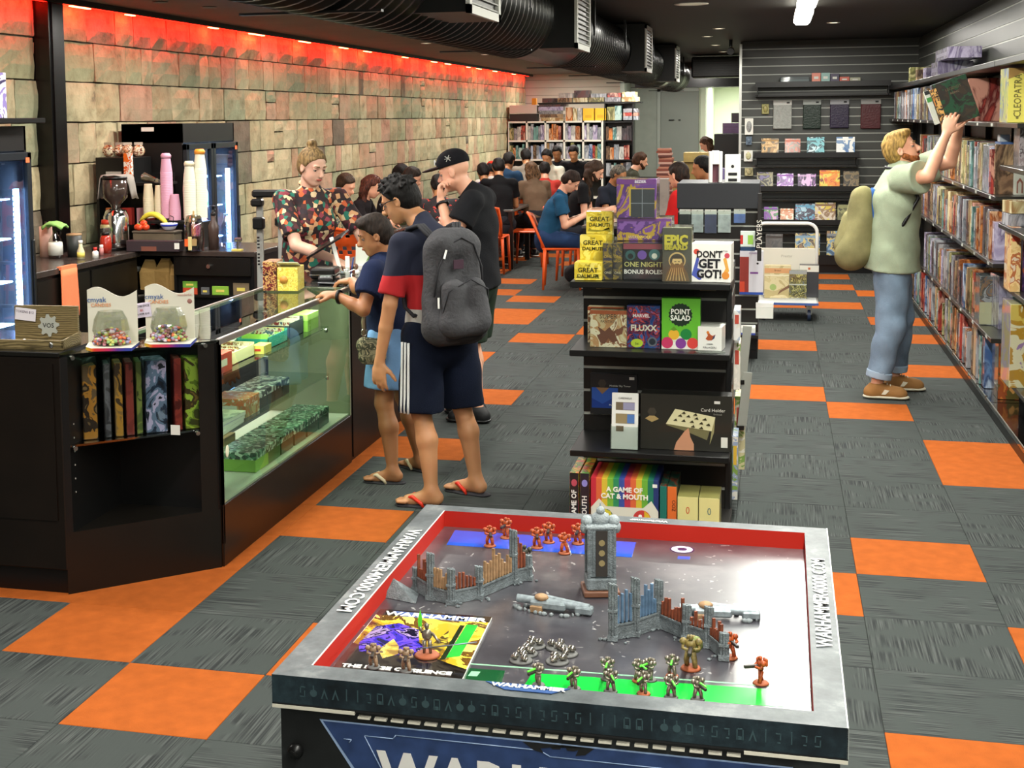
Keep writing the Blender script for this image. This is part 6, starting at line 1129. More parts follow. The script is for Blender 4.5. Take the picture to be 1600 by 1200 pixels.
mm = N(nt, 'ShaderNodeMath', operation='MULTIPLY'); L(nt, sp, mm.inputs[0]); L(nt, ms.outputs[0], mm.inputs[1]); mm2 = N(nt, 'ShaderNodeMath', operation='MULTIPLY'); mm2.inputs[1].default_value = .75; L(nt, mm.outputs[0], mm2.inputs[0])
mx = N(nt, 'ShaderNodeMix', data_type='RGBA'); L(nt, mm2.outputs[0], mx.inputs[0]); L(nt, base, mx.inputs[6]); mx.inputs[7].default_value = lin('#b4b2b0'); L(nt, mx.outputs[2], b.inputs['Base Color']); setin(b, Roughness=.30); b.inputs['Coat Weight'].default_value = 1; b.inputs['Coat Roughness'].default_value = .24
MB().box(i0, i1, j0, j1, FZ-.01, FZ).build('battlefield', BF, BT)
GLP = lambda nm, c_: mat(nm, c_, .22, coat=.8, noise=.12, nscale=10)
def Q(x, y): return (.9725*x+.010, .9725*y-.0795)
def zone(name, pts, m, z=.0006): MB().prism([Q(*p) for p in pts], FZ, FZ+z).build(name, m, BT)
zone('blue_zone', [(-.438, .476), (.036, .476), (.034, .600), (-.446, .604)], GLP('zone_blue', '#1f56c8'))
zone('green_zone', [(-.085, -.362), (.403, -.340), (.406, -.262), (-.079, -.288)], GLP('zone_green', '#14b83c'))
zone('green_line', [(-.30, -.270), (.455, -.243), (.455, -.248), (-.30, -.275)], GLP('line_green', '#8fc4a0'))
zone('green_panel', [(-.219, -.352), (-.129, -.346), (-.134, -.288), (-.214, -.292)], GLP('panel_green', '#0f4a26')); zone('panel_mark', [(-.20, -.33), (-.182, -.328), (-.18, -.305), (-.198, -.306)], GLP('line_green', '#8fc4a0'), .0009)
c_ = Q(.153, .566); MB().prism(circ(c_[0], c_[1], .030, 24), FZ, FZ+.0006).build('printed_ring', GLP('ring_dark', '#2a2f5a'), BT); MB().prism(circ(c_[0], c_[1], .026, 24), FZ, FZ+.0009).build('printed_ring', GLP('ring_white', '#d8dce6'), BT); MB().prism(circ(c_[0], c_[1], .012, 16), FZ, FZ+.0012).build('printed_ring', GLP('ring_dark', '#2a2f5a'), BT); zone('blue_mark', [(.147, .488), (.177, .490), (.177, .512), (.147, .510)], GLP('mark_blue', '#3f5ac0'))
# ---- magazine
mg = thing('battle_magazine', 'glossy battle magazine with gold and violet cover lying in the table corner', 'magazine', (-.372+.9725*-.345+.010, 2.891+.9725*-.194-.0795, FZ+.001), -.01)
a_ = [Q(-.471, -.022), Q(-.219, -.015), Q(-.205, -.365), Q(-.470, -.372)]; cx_, cy_ = Q(-.345, -.194); A = [(x-cx_, y-cy_) for x, y in a_]
MB().prism(A[::-1], 0, .004).build('pages', PAPER, mg); CV = art('mag_gold', ['#3a2a14', '#8a6a20', '#d8a82c', '#e8cc4a', '#6a4a1c', '#f0dc70'], 7, rough=.15, coat=.9, seed=3); MB().prism([(x*.99, y*.99) for x, y in A[::-1]], .004, .0045).build('cover', CV, mg)
def mp_(u, v_):  # cover coordinates 0..1
    p = [A[3][k]*(1-u)*(1-v_)+A[2][k]*u*(1-v_)+A[1][k]*u*v_+A[0][k]*(1-u)*v_ for k in (0, 1)]; return tuple(p)
def cvs(name, pts, c_, z): MB().prism([mp_(*p) for p in pts], .0045, .0045+z, M=None).build(name, c_ if not isinstance(c_, str) else GLP('cv'+c_, c_), mg)
DKC = art('mag_dark', ['#15120f', '#2a2420', '#3a342c', '#1c1a22'], 8, rough=.15, coat=.9); VI = art('mag_violet', ['#1c1c4a', '#3a2fb0', '#6a4ad8', '#241c6a', '#a890c0', '#15122c'], 14, rough=.15, coat=.9)
cvs('dark_lower', [(0, 0), (1, 0), (1, .16), (.85, .22), (.6, .34), (.3, .30), (0, .42)], DKC, .0002); cvs('top_band', [(0, .90), (1, .90), (1, 1), (0, 1)], DKC, .0002); cvs('violet_armour', [(.05, .42), (.08, .70), (.25, .78), (.45, .70), (.52, .5), (.62, .42), (.55, .30), (.3, .27), (.1, .3)], VI, .0004)
cvs('gold_helm', [(.24, .34), (.30, .52), (.38, .42), (.42, .30), (.32, .22)], art('mag_helm', ['#8a6a20', '#c9a030', '#e8d060', '#5a4010'], 22, coat=.9), .0006); cvs('green_glow', [(.80, .30), (.90, .34), (.92, .84), (.82, .84)], '#2fae3c', .0004); cvs('dark_column', [(.76, .26), (.80, .28), (.81, .82), (.77, .82)], '#1c2a14', .0004); cvs('yellow_warriors', [(.62, .45), (.70, .72), (.76, .5), (.72, .36)], art('mag_war', ['#d8c03c', '#4a3a14', '#a08a2c'], 30, coat=.9), .0004)
cvs('title_plate', [(.12, .98), (.92, .96), (.80, .885), (.24, .90)], '#5a6fa8', .0004)
p = mp_(.52, .925); lettering('WARHAMMER', .030, WINK, mg, T(p[0], p[1], .0054) @ RZ(.02), bold=.0008, sx=1.15)
p = mp_(.48, .075); lettering('THE EDGE OF SILENCE', .0205, WINK, mg, T(p[0], p[1], .0054) @ RZ(.03), bold=.0008, sx=1.05)
# ---- scenery
def W(x, y, z=0, raw=False):
    p = (x, y) if raw else Q(x, y); a = -.005; return (-.372+p[0]*math.cos(a)-p[1]*math.sin(a), 2.891+p[0]*math.sin(a)+p[1]*math.cos(a), FZ+.001+z)
RST = mat('ruin_grey', '#6c7477', .7, noise=.35, nscale=60, bump=.5, bscale=300); RBL = mat('ruin_blue', '#55708a', .6, noise=.3, nscale=60); RBR = mat('ruin_rust', '#7a3f28', .6, noise=.3, nscale=80); RTN = mat('ruin_bone', '#9a7a58', .7, noise=.3, nscale=80)
def column(mb, x, y, h, r=.0085):
    mb.box(x-r*1.25, x+r*1.25, y-r*1.25, y+r*1.25, 0, .010)
    for dx, dy in ((-.6, -.6), (.6, -.6), (.6, .6), (-.6, .6), (0, -.85), (0, .85), (.85, 0), (-.85, 0)): mb.cyl((x+dx*r, y+dy*r, .008), (x+dx*r, y+dy*r, h*(1-.06*((dx+dy*2) % 1))), r*.30, n=6, smooth=False)
    mb.box(x-r*.6, x+r*.6, y-r*.6, y+r*.6, 0, h*.95); mb.box(x-r*1.15, x+r*1.15, y-r*1.15, y+r*1.15, h*.5, h*.5+.005)
def ruin(label, path, heights, winm, seed):
    """gothic ruin: path of column points joined by low walls with broken vertical bars"""
    p0 = path[0]; o = W(*p0); t = thing('gothic_ruin', label, 'scenery', o); L_ = [Vector((W(*p)[0]-o[0], W(*p)[1]-o[1], 0)) for p in path]; r_ = random.Random(seed)
    for k, (p, h) in enumerate(zip(L_, heights)): c = MB(); column(c, p.x, p.y, h); c.build('column', RST, t)
    for k in range(len(L_)-1):
        a, b_ = L_[k], L_[k+1]; d = b_-a; ln = d.length; M_ = T(a.x, a.y, 0) @ RZ(math.atan2(d.y, d.x)); hw = .028+r_.uniform(0, .008)
        m = MB(); m.box(.006, ln-.006, -.004, .004, 0, hw, M=M_); m.box(.006, ln-.006, -.006, .006, hw-.004, hw, M=M_); m.build('low_wall', RST, t)
        w_ = MB(); n_ = max(2, int(ln/.011)); hm = min(heights[k], heights[k+1])
        for i in range(n_):
            x = .012+(ln-.024)*i/max(1, n_-1); hh = hw+(max(heights[k], heights[k+1])*.82-hw)*r_.uniform(.35, 1.0); w_.box(x-.0022, x+.0022, -.003, .003, hw, hh, M=M_)
        w_.build('window_bars', winm[k % len(winm)], t)
    rb = MB()
    for k in range(26): a = r_.choice(L_); rb.sph((a.x+r_.uniform(-.03, .03), a.y+r_.uniform(-.03, .012), .001), (r_.uniform(.002, .006),)*2+(.003,), 5, k=3)
    rb.build('rubble', RST, t, kind='stuff'); return t
ruin('grey and rust gothic ruin standing at the left of the battlefield', [(-.425, .125), (-.378, .075), (-.325, .055), (-.272, .105), (-.215, .225), (-.185, .255)], [.055, .108, .082, .075, .128, .06], [RBR, RTN, RBR, RTN, RBR], 2)
ruin('blue and rust gothic ruin at the right of the battlefield', [(.055, -.08), (.098, -.045), (.142, .012), (.205, -.045), (.252, -.075), (.285, -.135)], [.120, .125, .105, .075, .085, .055], [RBL, RBL, RBR, RBR, RBR], 5)
MB().add([(-.05, -.02, 0), (.03, -.045, 0), (.02, .02, 0), (-.035, .008, .035)], [(0, 1, 3), (1, 2, 3), (2, 0, 3), (2, 1, 0)]).build('stone_slab', RST, None, loc=W(-.435, .085)); props(bpy.data.objects['stone_slab'], 'fallen pale stone wedge beside the left ruin', 'scenery')
# statue tower
tw = thing('statue_tower', 'tall grey statue shrine tower on a brown square plinth', 'scenery', W(-.008, .205), .25)
MB().bbox(-.040, .040, -.038, .038, 0, .013, .002).build('plinth', mat('plinth_brown', '#6a4430', .6), tw); m = MB(); m.bbox(-.033, .033, -.030, .030, .013, .040, .003); m.bbox(-.027, .027, -.024, .024, .040, .150, .003)
for x in (-.028, .028):
    for y in (-.022, .022): m.cyl((x, y, .02), (x, y, .155), .0045, n=8, smooth=False)
for x in (-.018, -.009, .009, .018): m.box(x-.0015, x+.0015, -.027, -.024, .045, .145)
m.build('shaft', RST, tw); MB().box(-.013, .013, -.0275, -.024, .045, .148).build('inscribed_panel', mat('panel_dark', '#2f2a26', .6), tw)
m = MB(); [m.cyl((0, -.0285, z), (0, -.0275, z), .007, n=10) for z in (.075, .098, .121)]; m.build('panel_medallion', mat('medal', '#8a7a54', .5), tw, kind='stuff')
m = MB(); m.bbox(-.036, .036, -.026, .026, .148, .160, .004); m.sph((-.030, 0, .163), (.014, .018, .014), 10); m.sph((.030, 0, .163), (.014, .018, .014), 10); m.sph((0, 0, .168), (.022, .018, .018), 10); m.sph((0, -.004, .188), .010, 10); m.cyl((0, 0, .18), (0, 0, .205), .006, .001, n=6); m.sph((-.036, -.004, .150), (.010, .012, .014), 8); m.sph((.036, -.004, .150), (.010, .012, .014), 8); m.build('stone_bust', mat('statue_pale', '#8f989b', .6, bump=.5, bscale=300), tw)
def wreck(label, loc, rz, seed):
    t = thing('wrecked_vehicle', label, 'scenery', loc, rz); m = MB(); m.cyl((-.08, 0, .020), (.08, .004, .014), .009, n=10); m.cyl((-.03, .012, .026), (.075, .014, .014), .006, n=8); m.bbox(-.05, .03, -.012, .016, .004, .022, .004); m.bbox(.05, .088, -.010, .014, .002, .018, .003); m.build('hull', mat('wreck_pale', '#8a9498', .5, metal=.4, noise=.3, nscale=80), t)
    MB().sph((-.025, .0, .028), (.016, .013, .008), 10).build('dome', RTN, t); MB().box(-.045, -.02, -.022, -.008, .0, .012).build('hatch', RTN, t); r_ = random.Random(seed); rb = MB()
    for k in range(34): a = r_.uniform(0, 2*pi); rb.sph((.085*math.cos(a)*r_.uniform(.7, 1), .028*math.sin(a), .002), (r_.uniform(.003, .008),)*2+(.005,), 5, k=3)
    rb.build('debris', mat('debris_pale', '#7b8284', .7), t, kind='stuff'); return t
wreck('pale grey tank wreck in the middle of the battlefield', W(-.095, .06), -.12, 1); wreck('pale grey crashed flyer wreck behind the right ruin', W(.262, .095), .12, 2)
# ---- little armies
OA = mat('armour_orange', '#a4481c', .45, noise=.6, nscale=170); BASEB = mat('base_brown', '#9a5230', .7); GUN = mat('gun_dark', '#2a2320', .5); SVR = mat('skeleton_metal', '#80796c', .35, metal=.6, noise=.3, nscale=200); NG = mat('glow_green', '#5ad83a', .4); BGR = mat('base_grey', '#5a5a58', .7)
def soldier(label, loc, rz, m, group, s=1.0, basem=BASEB, sword=False):
    t = thing('toy_soldier', label, 'miniature', loc, rz, group); t.scale = (s, s, s)
    MB().lathe([(0, 0), (.016, 0), (.0135, .0035), (0, .004)], 18).build('base', basem, t); b_ = MB()
    b_.tube([(-.006, .004, .004), (-.007, .001, .014), (-.004, 0, .026)], [.0038, .0042, .005], 8); b_.tube([(.007, -.005, .004), (.006, -.004, .014), (.003, 0, .026)], [.0038, .0042, .005], 8); b_.sph((0, 0, .030), (.0065, .005, .005), 8); b_.sph((0, 0, .039), (.0095, .007, .008), 10); b_.sph((-.0115, 0, .043), (.0062, .0062, .0058), 8); b_.sph((.0115, 0, .043), (.0062, .0062, .0058), 8); b_.sph((0, -.002, .050), (.0042, .0045, .005), 8); b_.bbox(-.007, .007, .005, .012, .034, .050, .002)
    b_.tube([(-.0115, 0, .041), (-.012, -.006, .034), (-.004, -.012, .034)], .0028, 6); b_.tube([(.0115, 0, .041), (.013, -.006, .034), (.006, -.014, .036)], .0028, 6); b_.build('armoured_figure', m, t); g = MB()
    if sword: g.box(-.001, .001, -.050, -.012, .034, .037, M=RX(.5) @ T(0, 0, .01))
    else: g.bbox(-.003, .003, -.034, -.006, .032, .038, .001)
    g.build('weapon', GUN if not sword else STEEL, t); return t
OG = 'orange toy soldiers on the battlefield'
for (x, y, rz, lb) in [(-.327, .488, .3, 'orange toy soldier nearest the left wall, front of its pair in the blue zone'), (-.300, .565, -.2, 'orange toy soldier leaning on the red wall behind the leftmost one'), (-.207, .500, .2, 'orange toy soldier in front of the middle pair in the blue zone'), (-.185, .550, .1, 'orange toy soldier behind the middle pair by the red wall'), (-.132, .470, .4, 'orange toy soldier with a raised blade left of the tower'), (-.110, .555, 0, 'orange toy soldier half hidden behind the tower'), (.296, -.125, .5, 'orange toy soldier with a long gun behind the right ruin end'), (.359, -.241, -1.2, 'orange toy soldier alone at the right, gun held out')]:
    soldier(lb, W(x, y), rz, OA, OG, .98, sword='blade' in lb)
soldier('dark and bone toy soldier with a big pale gun behind the left ruin', W(-.207, .325), .5, mat('dark_bone', '#3c3a30', .5, noise=.5, nscale=200), OG, 1.1, sword=True)
bk_ = soldier('bulky green and orange toy warrior in front of the right ruin', W(.223, -.198), 0, mat('bulky_mix', '#7a6a3a', .5, noise=.5, nscale=160), OG, 1.25); MB().sph((.006, .008, .036), (.012, .009, .014), 8).build('backpack', mat('mossy', '#6f7a3c', .6), bk_)
NGR = 'grey skeleton toy robots with green guns'
for k, (x, y, lb) in enumerate([(-.057, -.345, 'grey toy robot outermost at the left end of the green zone'), (.012, -.346, 'grey toy robot second along the green zone edge'), (.069, -.286, 'grey toy robot on the green line, third from the left end'), (.082, -.343, 'grey toy robot in front of the third one'), (.129, -.282, 'tall grey toy robot holding a bright green gun'), (.150, -.272, 'grey toy robot close beside the tall green gunner'), (.144, -.340, 'grey toy robot crouching beside two brown bases'), (.190, -.245, 'grey toy robot with green gun raised below the bulky warrior'), (.196, -.344, 'grey toy robot in front at the right of the group'), (.245, -.343, 'grey toy robot alone toward the right of the green zone')]):
    t = soldier(lb, W(x, y), -.6+.3*(k % 5), SVR, NGR, .82, BASEB if k in (4, 6, 7) else BGR); MB().bbox(-.0022, .0022, -.036, -.010, .040, .044, .001).build('green_tube', NG, t)
for k, (x, y, lb) in enumerate([(-.389, -.345, 'grey toy robot standing on the magazine, left one at its lower edge'), (-.320, -.350, 'grey toy robot standing on the magazine, right one at its lower edge')]): soldier(lb, W(x, y, .006), .2, mat('bone_robot', '#8a7258', .5, noise=.4, nscale=200), NGR, .9, BGR)
t = thing('toy_leader', 'toy robot leader with green blade and long staff standing on the magazine', 'miniature', W(-.300, -.262, .006), .1); MB().lathe([(0, 0), (.026, 0), (.022, .004), (0, .005)], 20).build('base', BASEB, t); b_ = MB(); b_.tube([(-.006, 0, .004), (-.005, 0, .03)], [.003, .005], 6); b_.tube([(.007, 0, .004), (.005, 0, .03)], [.003, .005], 6); b_.sph((0, 0, .042), (.011, .008, .012), 10); b_.sph((0, -.002, .060), (.005, .005, .007), 8); b_.tube([(.01, 0, .046), (.02, -.005, .036), (.026, -.008, .03)], .003, 6); b_.tube([(-.01, 0, .046), (-.014, -.002, .058)], .003, 6); b_.build('figure', SVR, t); MB().prism([(-.004, .05), (.001, .05), (.003, .075), (-.001, .092), (-.006, .07)], -.0008, .0008, M=T(-.012, 0, 0) @ RX(pi/2)).build('green_blade', NG, t); MB().tube([(-.02, -.01, .016), (.10, -.008, .034)], .0013, 6).build('staff', mat('staff_blue', '#6a7488', .4, metal=.5), t)
for k, (x, y) in enumerate([(-.100, -.150), (-.108, -.195), (-.112, -.232), (-.052, -.150), (-.028, -.178), (-.040, -.222)]):
    t = thing('beetle_swarm', ['silver beetle swarm at the back left of the cluster', 'silver beetle swarm in the middle left of the cluster', 'silver beetle swarm at the front left of the cluster', 'silver beetle swarm at the back right of the cluster', 'silver beetle swarm outermost right of the cluster', 'silver beetle swarm at the front right of the cluster'][k], 'miniature', W(x, y), k*.7, 'beetle swarms on round bases'); MB().lathe([(0, 0), (.024, 0), (.021, .003), (0, .003)], 18).build('base', BGR, t)
    for q in range(3): a = 2.1*q+k; m = MB(); m.sph((.011*math.cos(a), .011*math.sin(a), .010), (.009, .007, .007), 8); m.sph((.017*math.cos(a), .017*math.sin(a), .008), .004, 6); m.build('beetle', mat('beetle_silver', '#a8a49a', .2, metal=.9), t)
# ================================================================ PEOPLE (signed distance fields -> one smooth surface each)
V = lambda *a: np.array(a if len(a) > 1 else a[0], float)
def nrm(v): return v/(np.linalg.norm(v)+1e-9)
def cap(a, b, ra, rb, k=.02, n=None, q=1, cut=(), op='u'): return dict(t='c', a=V(*a), b=V(*b), ra=ra, rb=rb, k=k, n=None if n is None else nrm(V(*n)), q=q, cut=cut, op=op)
def ell(c, r, R=None, k=.02, cut=(), op='u'): return dict(t='e', a=V(*c), r=V(*r), R=np.eye(3) if R is None else np.array(R), k=k, cut=cut, op=op)
def sdf_mesh(name, prims, vox, m, wr=0, wf=30, wdir=None, gcut=()):
    lo, hi = V(9, 9, 9), V(-9, -9, -9)
    for p in prims:
        if p['op'] != 'u': continue
        if p['t'] == 'c': rr = max(p['ra'], p['rb'])*max(1, p['q']); l, h = np.minimum(p['a'], p['b'])-rr, np.maximum(p['a'], p['b'])+rr
        else: rr = p['r'].max(); l, h = p['a']-rr, p['a']+rr
        p['lo'], p['hi'] = l, h; lo = np.minimum(lo, l); hi = np.maximum(hi, h)
    pad = .02+3*vox; lo = lo-pad; hi = hi+pad; S = np.ceil((hi-lo)/vox).astype(int)+1
    D = np.full(S, .08, np.float32); ax = [lo[i]+vox*np.arange(S[i], dtype=np.float32) for i in range(3)]
    for p in prims:
        if p['op'] != 'u':
            rr = max(p['ra'], p['rb']) if p['t'] == 'c' else p['r'].max(); l, h = (np.minimum(p['a'], p['b'])-rr, np.maximum(p['a'], p['b'])+rr) if p['t'] == 'c' else (p['a']-rr, p['a']+rr)
        else: l, h = p['lo'], p['hi']
        g = .03+p['k']; i0 = np.clip(((l-g-lo)/vox).astype(int), 0, S-1); i1 = np.clip(((h+g-lo)/vox).astype(int)+2, 1, S)
        if np.any(i1 <= i0): continue
        X = ax[0][i0[0]:i1[0], None, None]; Y = ax[1][None, i0[1]:i1[1], None]; Z = ax[2][None, None, i0[2]:i1[2]]
        x, y, z = X-p['a'][0], Y-p['a'][1], Z-p['a'][2]
        if p['t'] == 'c':
            ba = p['b']-p['a']; L2 = float(ba@ba)+1e-12
            if p['n'] is not None:
                n = p['n']; d_ = (x*n[0]+y*n[1]+z*n[2])*(1/p['q']-1); x, y, z = x+d_*n[0], y+d_*n[1], z+d_*n[2]; ba = ba+n*float(ba@n)*(1/p['q']-1); L2 = float(ba@ba)+1e-12
            t = np.clip((x*ba[0]+y*ba[1]+z*ba[2])/L2, 0, 1); d = np.sqrt((x-t*ba[0])**2+(y-t*ba[1])**2+(z-t*ba[2])**2)-(p['ra']+(p['rb']-p['ra'])*t)
            if p['q'] < 1: d = d*(.5+.5*p['q'])
        else:
            R = p['R']; u = [(x*R[i][0]+y*R[i][1]+z*R[i][2]) for i in range(3)]; r = p['r']
            k0 = np.sqrt(sum((u[i]/r[i])**2 for i in range(3))); k1 = np.sqrt(sum((u[i]/r[i]**2)**2 for i in range(3)))+1e-6; d = k0*(k0-1)/k1
        for (cp, cn) in p['cut']:
            cn = nrm(V(cn)); d = np.maximum(d, (X-cp[0])*cn[0]+(Y-cp[1])*cn[1]+(Z-cp[2])*cn[2])
        s = D[i0[0]:i1[0], i0[1]:i1[1], i0[2]:i1[2]]; k = p['k']
        if p['op'] == 'u': h = np.maximum(k-np.abs(s-d), 0)/k; s[...] = np.minimum(s, d)-h*h*k/4
        else: h = np.maximum(k-np.abs(s+d), 0)/k; s[...] = np.maximum(s, -d)+h*h*k/4
    if wr:
        X = ax[0][:, None, None]; Y = ax[1][None, :, None]; Z = ax[2][None, None, :]
        D += wr*(np.sin(wf*Z+3*np.sin(wf*.35*X+1)+2.5*np.sin(wf*.4*Y))*.6+np.sin(wf*.8*(X+Y)+2*np.sin(wf*.5*Z))*.4).astype(np.float32)
    for (cp, cn) in gcut:
        cn = nrm(V(cn)); D = np.maximum(D, (ax[0][:, None, None]-cp[0])*cn[0]+(ax[1][None, :, None]-cp[1])*cn[1]+(ax[2][None, None, :]-cp[2])*cn[2])
    gr = openvdb.FloatGrid(1.0); gr.copyFromArray(np.ascontiguousarray(D))
    pts, quads = gr.convertToQuads(0.0)[:2] if isinstance(gr.convertToQuads(0.0), tuple) else (None, None)
    pts = np.asarray(pts)*vox+lo; quads = np.asarray(quads)[:, ::-1]
    me = bpy.data.meshes.new(name); me.vertices.add(len(pts)); me.vertices.foreach_set('co', pts.astype(np.float32).ravel())
    n = len(quads); me.loops.add(n*4); me.loops.foreach_set('vertex_index', quads.astype(np.int32).ravel()); me.polygons.add(n)
    me.polygons.foreach_set('loop_start', np.arange(0, 4*n, 4, dtype=np.int32)); me.polygons.foreach_set('use_smooth', np.ones(n, bool)); me.update(calc_edges=True); me.validate()
    me.materials.append(m); return me
def sdf_part(name, prims, vox, m, parent, **kw):
    o = bpy.data.objects.new(name, sdf_mesh(name, prims, vox, m, **kw)); COL.objects.link(o); o.parent = parent; return o
def skin(name, c_, red='#b8604a'):
    if ('skin', name) in MATS: return MATS[('skin', name)]
    m, nt, b = nodes('skin_'+name); tc = N(nt, 'ShaderNodeTexCoord'); n = N(nt, 'ShaderNodeTexNoise'); setin(n, Scale=9.0, Detail=4.0); L(nt, tc.outputs['Object'], n.inputs[0])
    mr = N(nt, 'ShaderNodeMapRange'); setin(mr, **{'From Min': .45, 'From Max': .8, 'To Max': .35}); L(nt, n.outputs[0], mr.inputs[0]); mx = N(nt, 'ShaderNodeMix', data_type='RGBA'); L(nt, mr.outputs[0], mx.inputs[0]); mx.inputs[6].default_value = lin(c_); mx.inputs[7].default_value = lin(red)
    L(nt, mx.outputs[2], b.inputs['Base Color']); setin(b, Roughness=.5); b.inputs['Subsurface Weight'].default_value = .06; b.inputs['Subsurface Scale'].default_value = .02; MATS[('skin', name)] = m; return m
def hairmat(c_, c2=None):
    k = ('hair', c_)
    if k in MATS: return MATS[k]
    m, nt, b = nodes('hair_'+c_); tc = N(nt, 'ShaderNodeTexCoord'); mp = N(nt, 'ShaderNodeMapping'); setin(mp, Scale=(60, 60, 14)); n = N(nt, 'ShaderNodeTexNoise'); setin(n, Scale=1.5, Detail=3.0); L(nt, tc.outputs['Object'], mp.inputs[0]); L(nt, mp.outputs[0], n.inputs[0])
    d = tuple(x*.35 for x in lin(c_)[:3]); r = N(nt, 'ShaderNodeValToRGB'); r.color_ramp.elements[0].position = .35; r.color_ramp.elements[0].color = (*d, 1); r.color_ramp.elements[1].position = .65; r.color_ramp.elements[1].color = lin(c2 or c_); L(nt, n.outputs[0], r.inputs[0]); L(nt, r.outputs[0], b.inputs['Base Color'])
    bp = N(nt, 'ShaderNodeBump'); setin(bp, Strength=.8, Distance=.006); L(nt, n.outputs[0], bp.inputs['Height']); L(nt, bp.outputs[0], b.inputs['Normal']); setin(b, Roughness=.7); b.inputs['Specular IOR Level'].default_value = .25; MATS[k] = m; return m
def cloth(name, c_, noise=.12): return mat('cloth_'+name, c_, .9, noise=noise, nscale=9, bump=.25, bscale=220, spec=.2)
def ik(S, W_, l1, l2, pole):
    S, W_ = V(S), V(W_); d = W_-S; L_ = np.linalg.norm(d)
    if L_ > (l1+l2)*.995: W_ = S+d/L_*(l1+l2)*.995; d = W_-S; L_ = np.linalg.norm(d)
    a = (l1*l1-l2*l2+L_*L_)/(2*L_); h = math.sqrt(max(l1*l1-a*a, 0)); u = d/L_; p = V(pole); p = p-u*float(p@u); return S+u*a+nrm(p)*h, W_
def hand_prims(W_, d, n, side, s=1, curl=.35, spread=1.0, thumb=.8, k=.006):
    """wrist W_, finger direction d, palm normal n (towards the palm), side=+1 if the thumb lies along n x d"""
    d = nrm(V(d)); n = V(n); n = nrm(n-d*float(n@d)); sd = np.cross(n, d)*side; P_ = []; s = s
    P_.append(ell(W_+d*.052*s, (.042*s, .050*s, .0165*s), [sd, d, n], k=.015)); P_.append(cap(W_, W_+d*.04*s, .024*s, .024*s, .015, n, .7))
    for i, (o_, ln) in enumerate([(.031, .070), (.0105, .080), (-.0105, .074), (-.031, .058)]):
        b0 = W_+d*(.085-.006*abs(i-1.3))*s+sd*o_*s*1.02; dd = nrm(d+sd*(o_*2.2*spread)); c = curl*(1+.12*i); r0 = .0098*s
        for j, f in enumerate((.45, .32, .25)):
            ang = c*(j+.6); v = dd*math.cos(ang)+n*math.sin(ang); b1 = b0+v*ln*f*s; P_.append(cap(b0, b1, r0, r0*.9, k if j else .008)); b0 = b1; r0 *= .9
    b0 = W_+d*.022*s+sd*.024*s; v = nrm(sd*thumb+d*.75+n*.35)
    for f, r0 in ((.042, .0125), (.030, .0105), (.024, .009)): b1 = b0+v*f*s; P_.append(cap(b0, b1, r0*s, r0*.92*s, .008)); b0 = b1; v = nrm(v+d*.35+n*.15)
    return P_
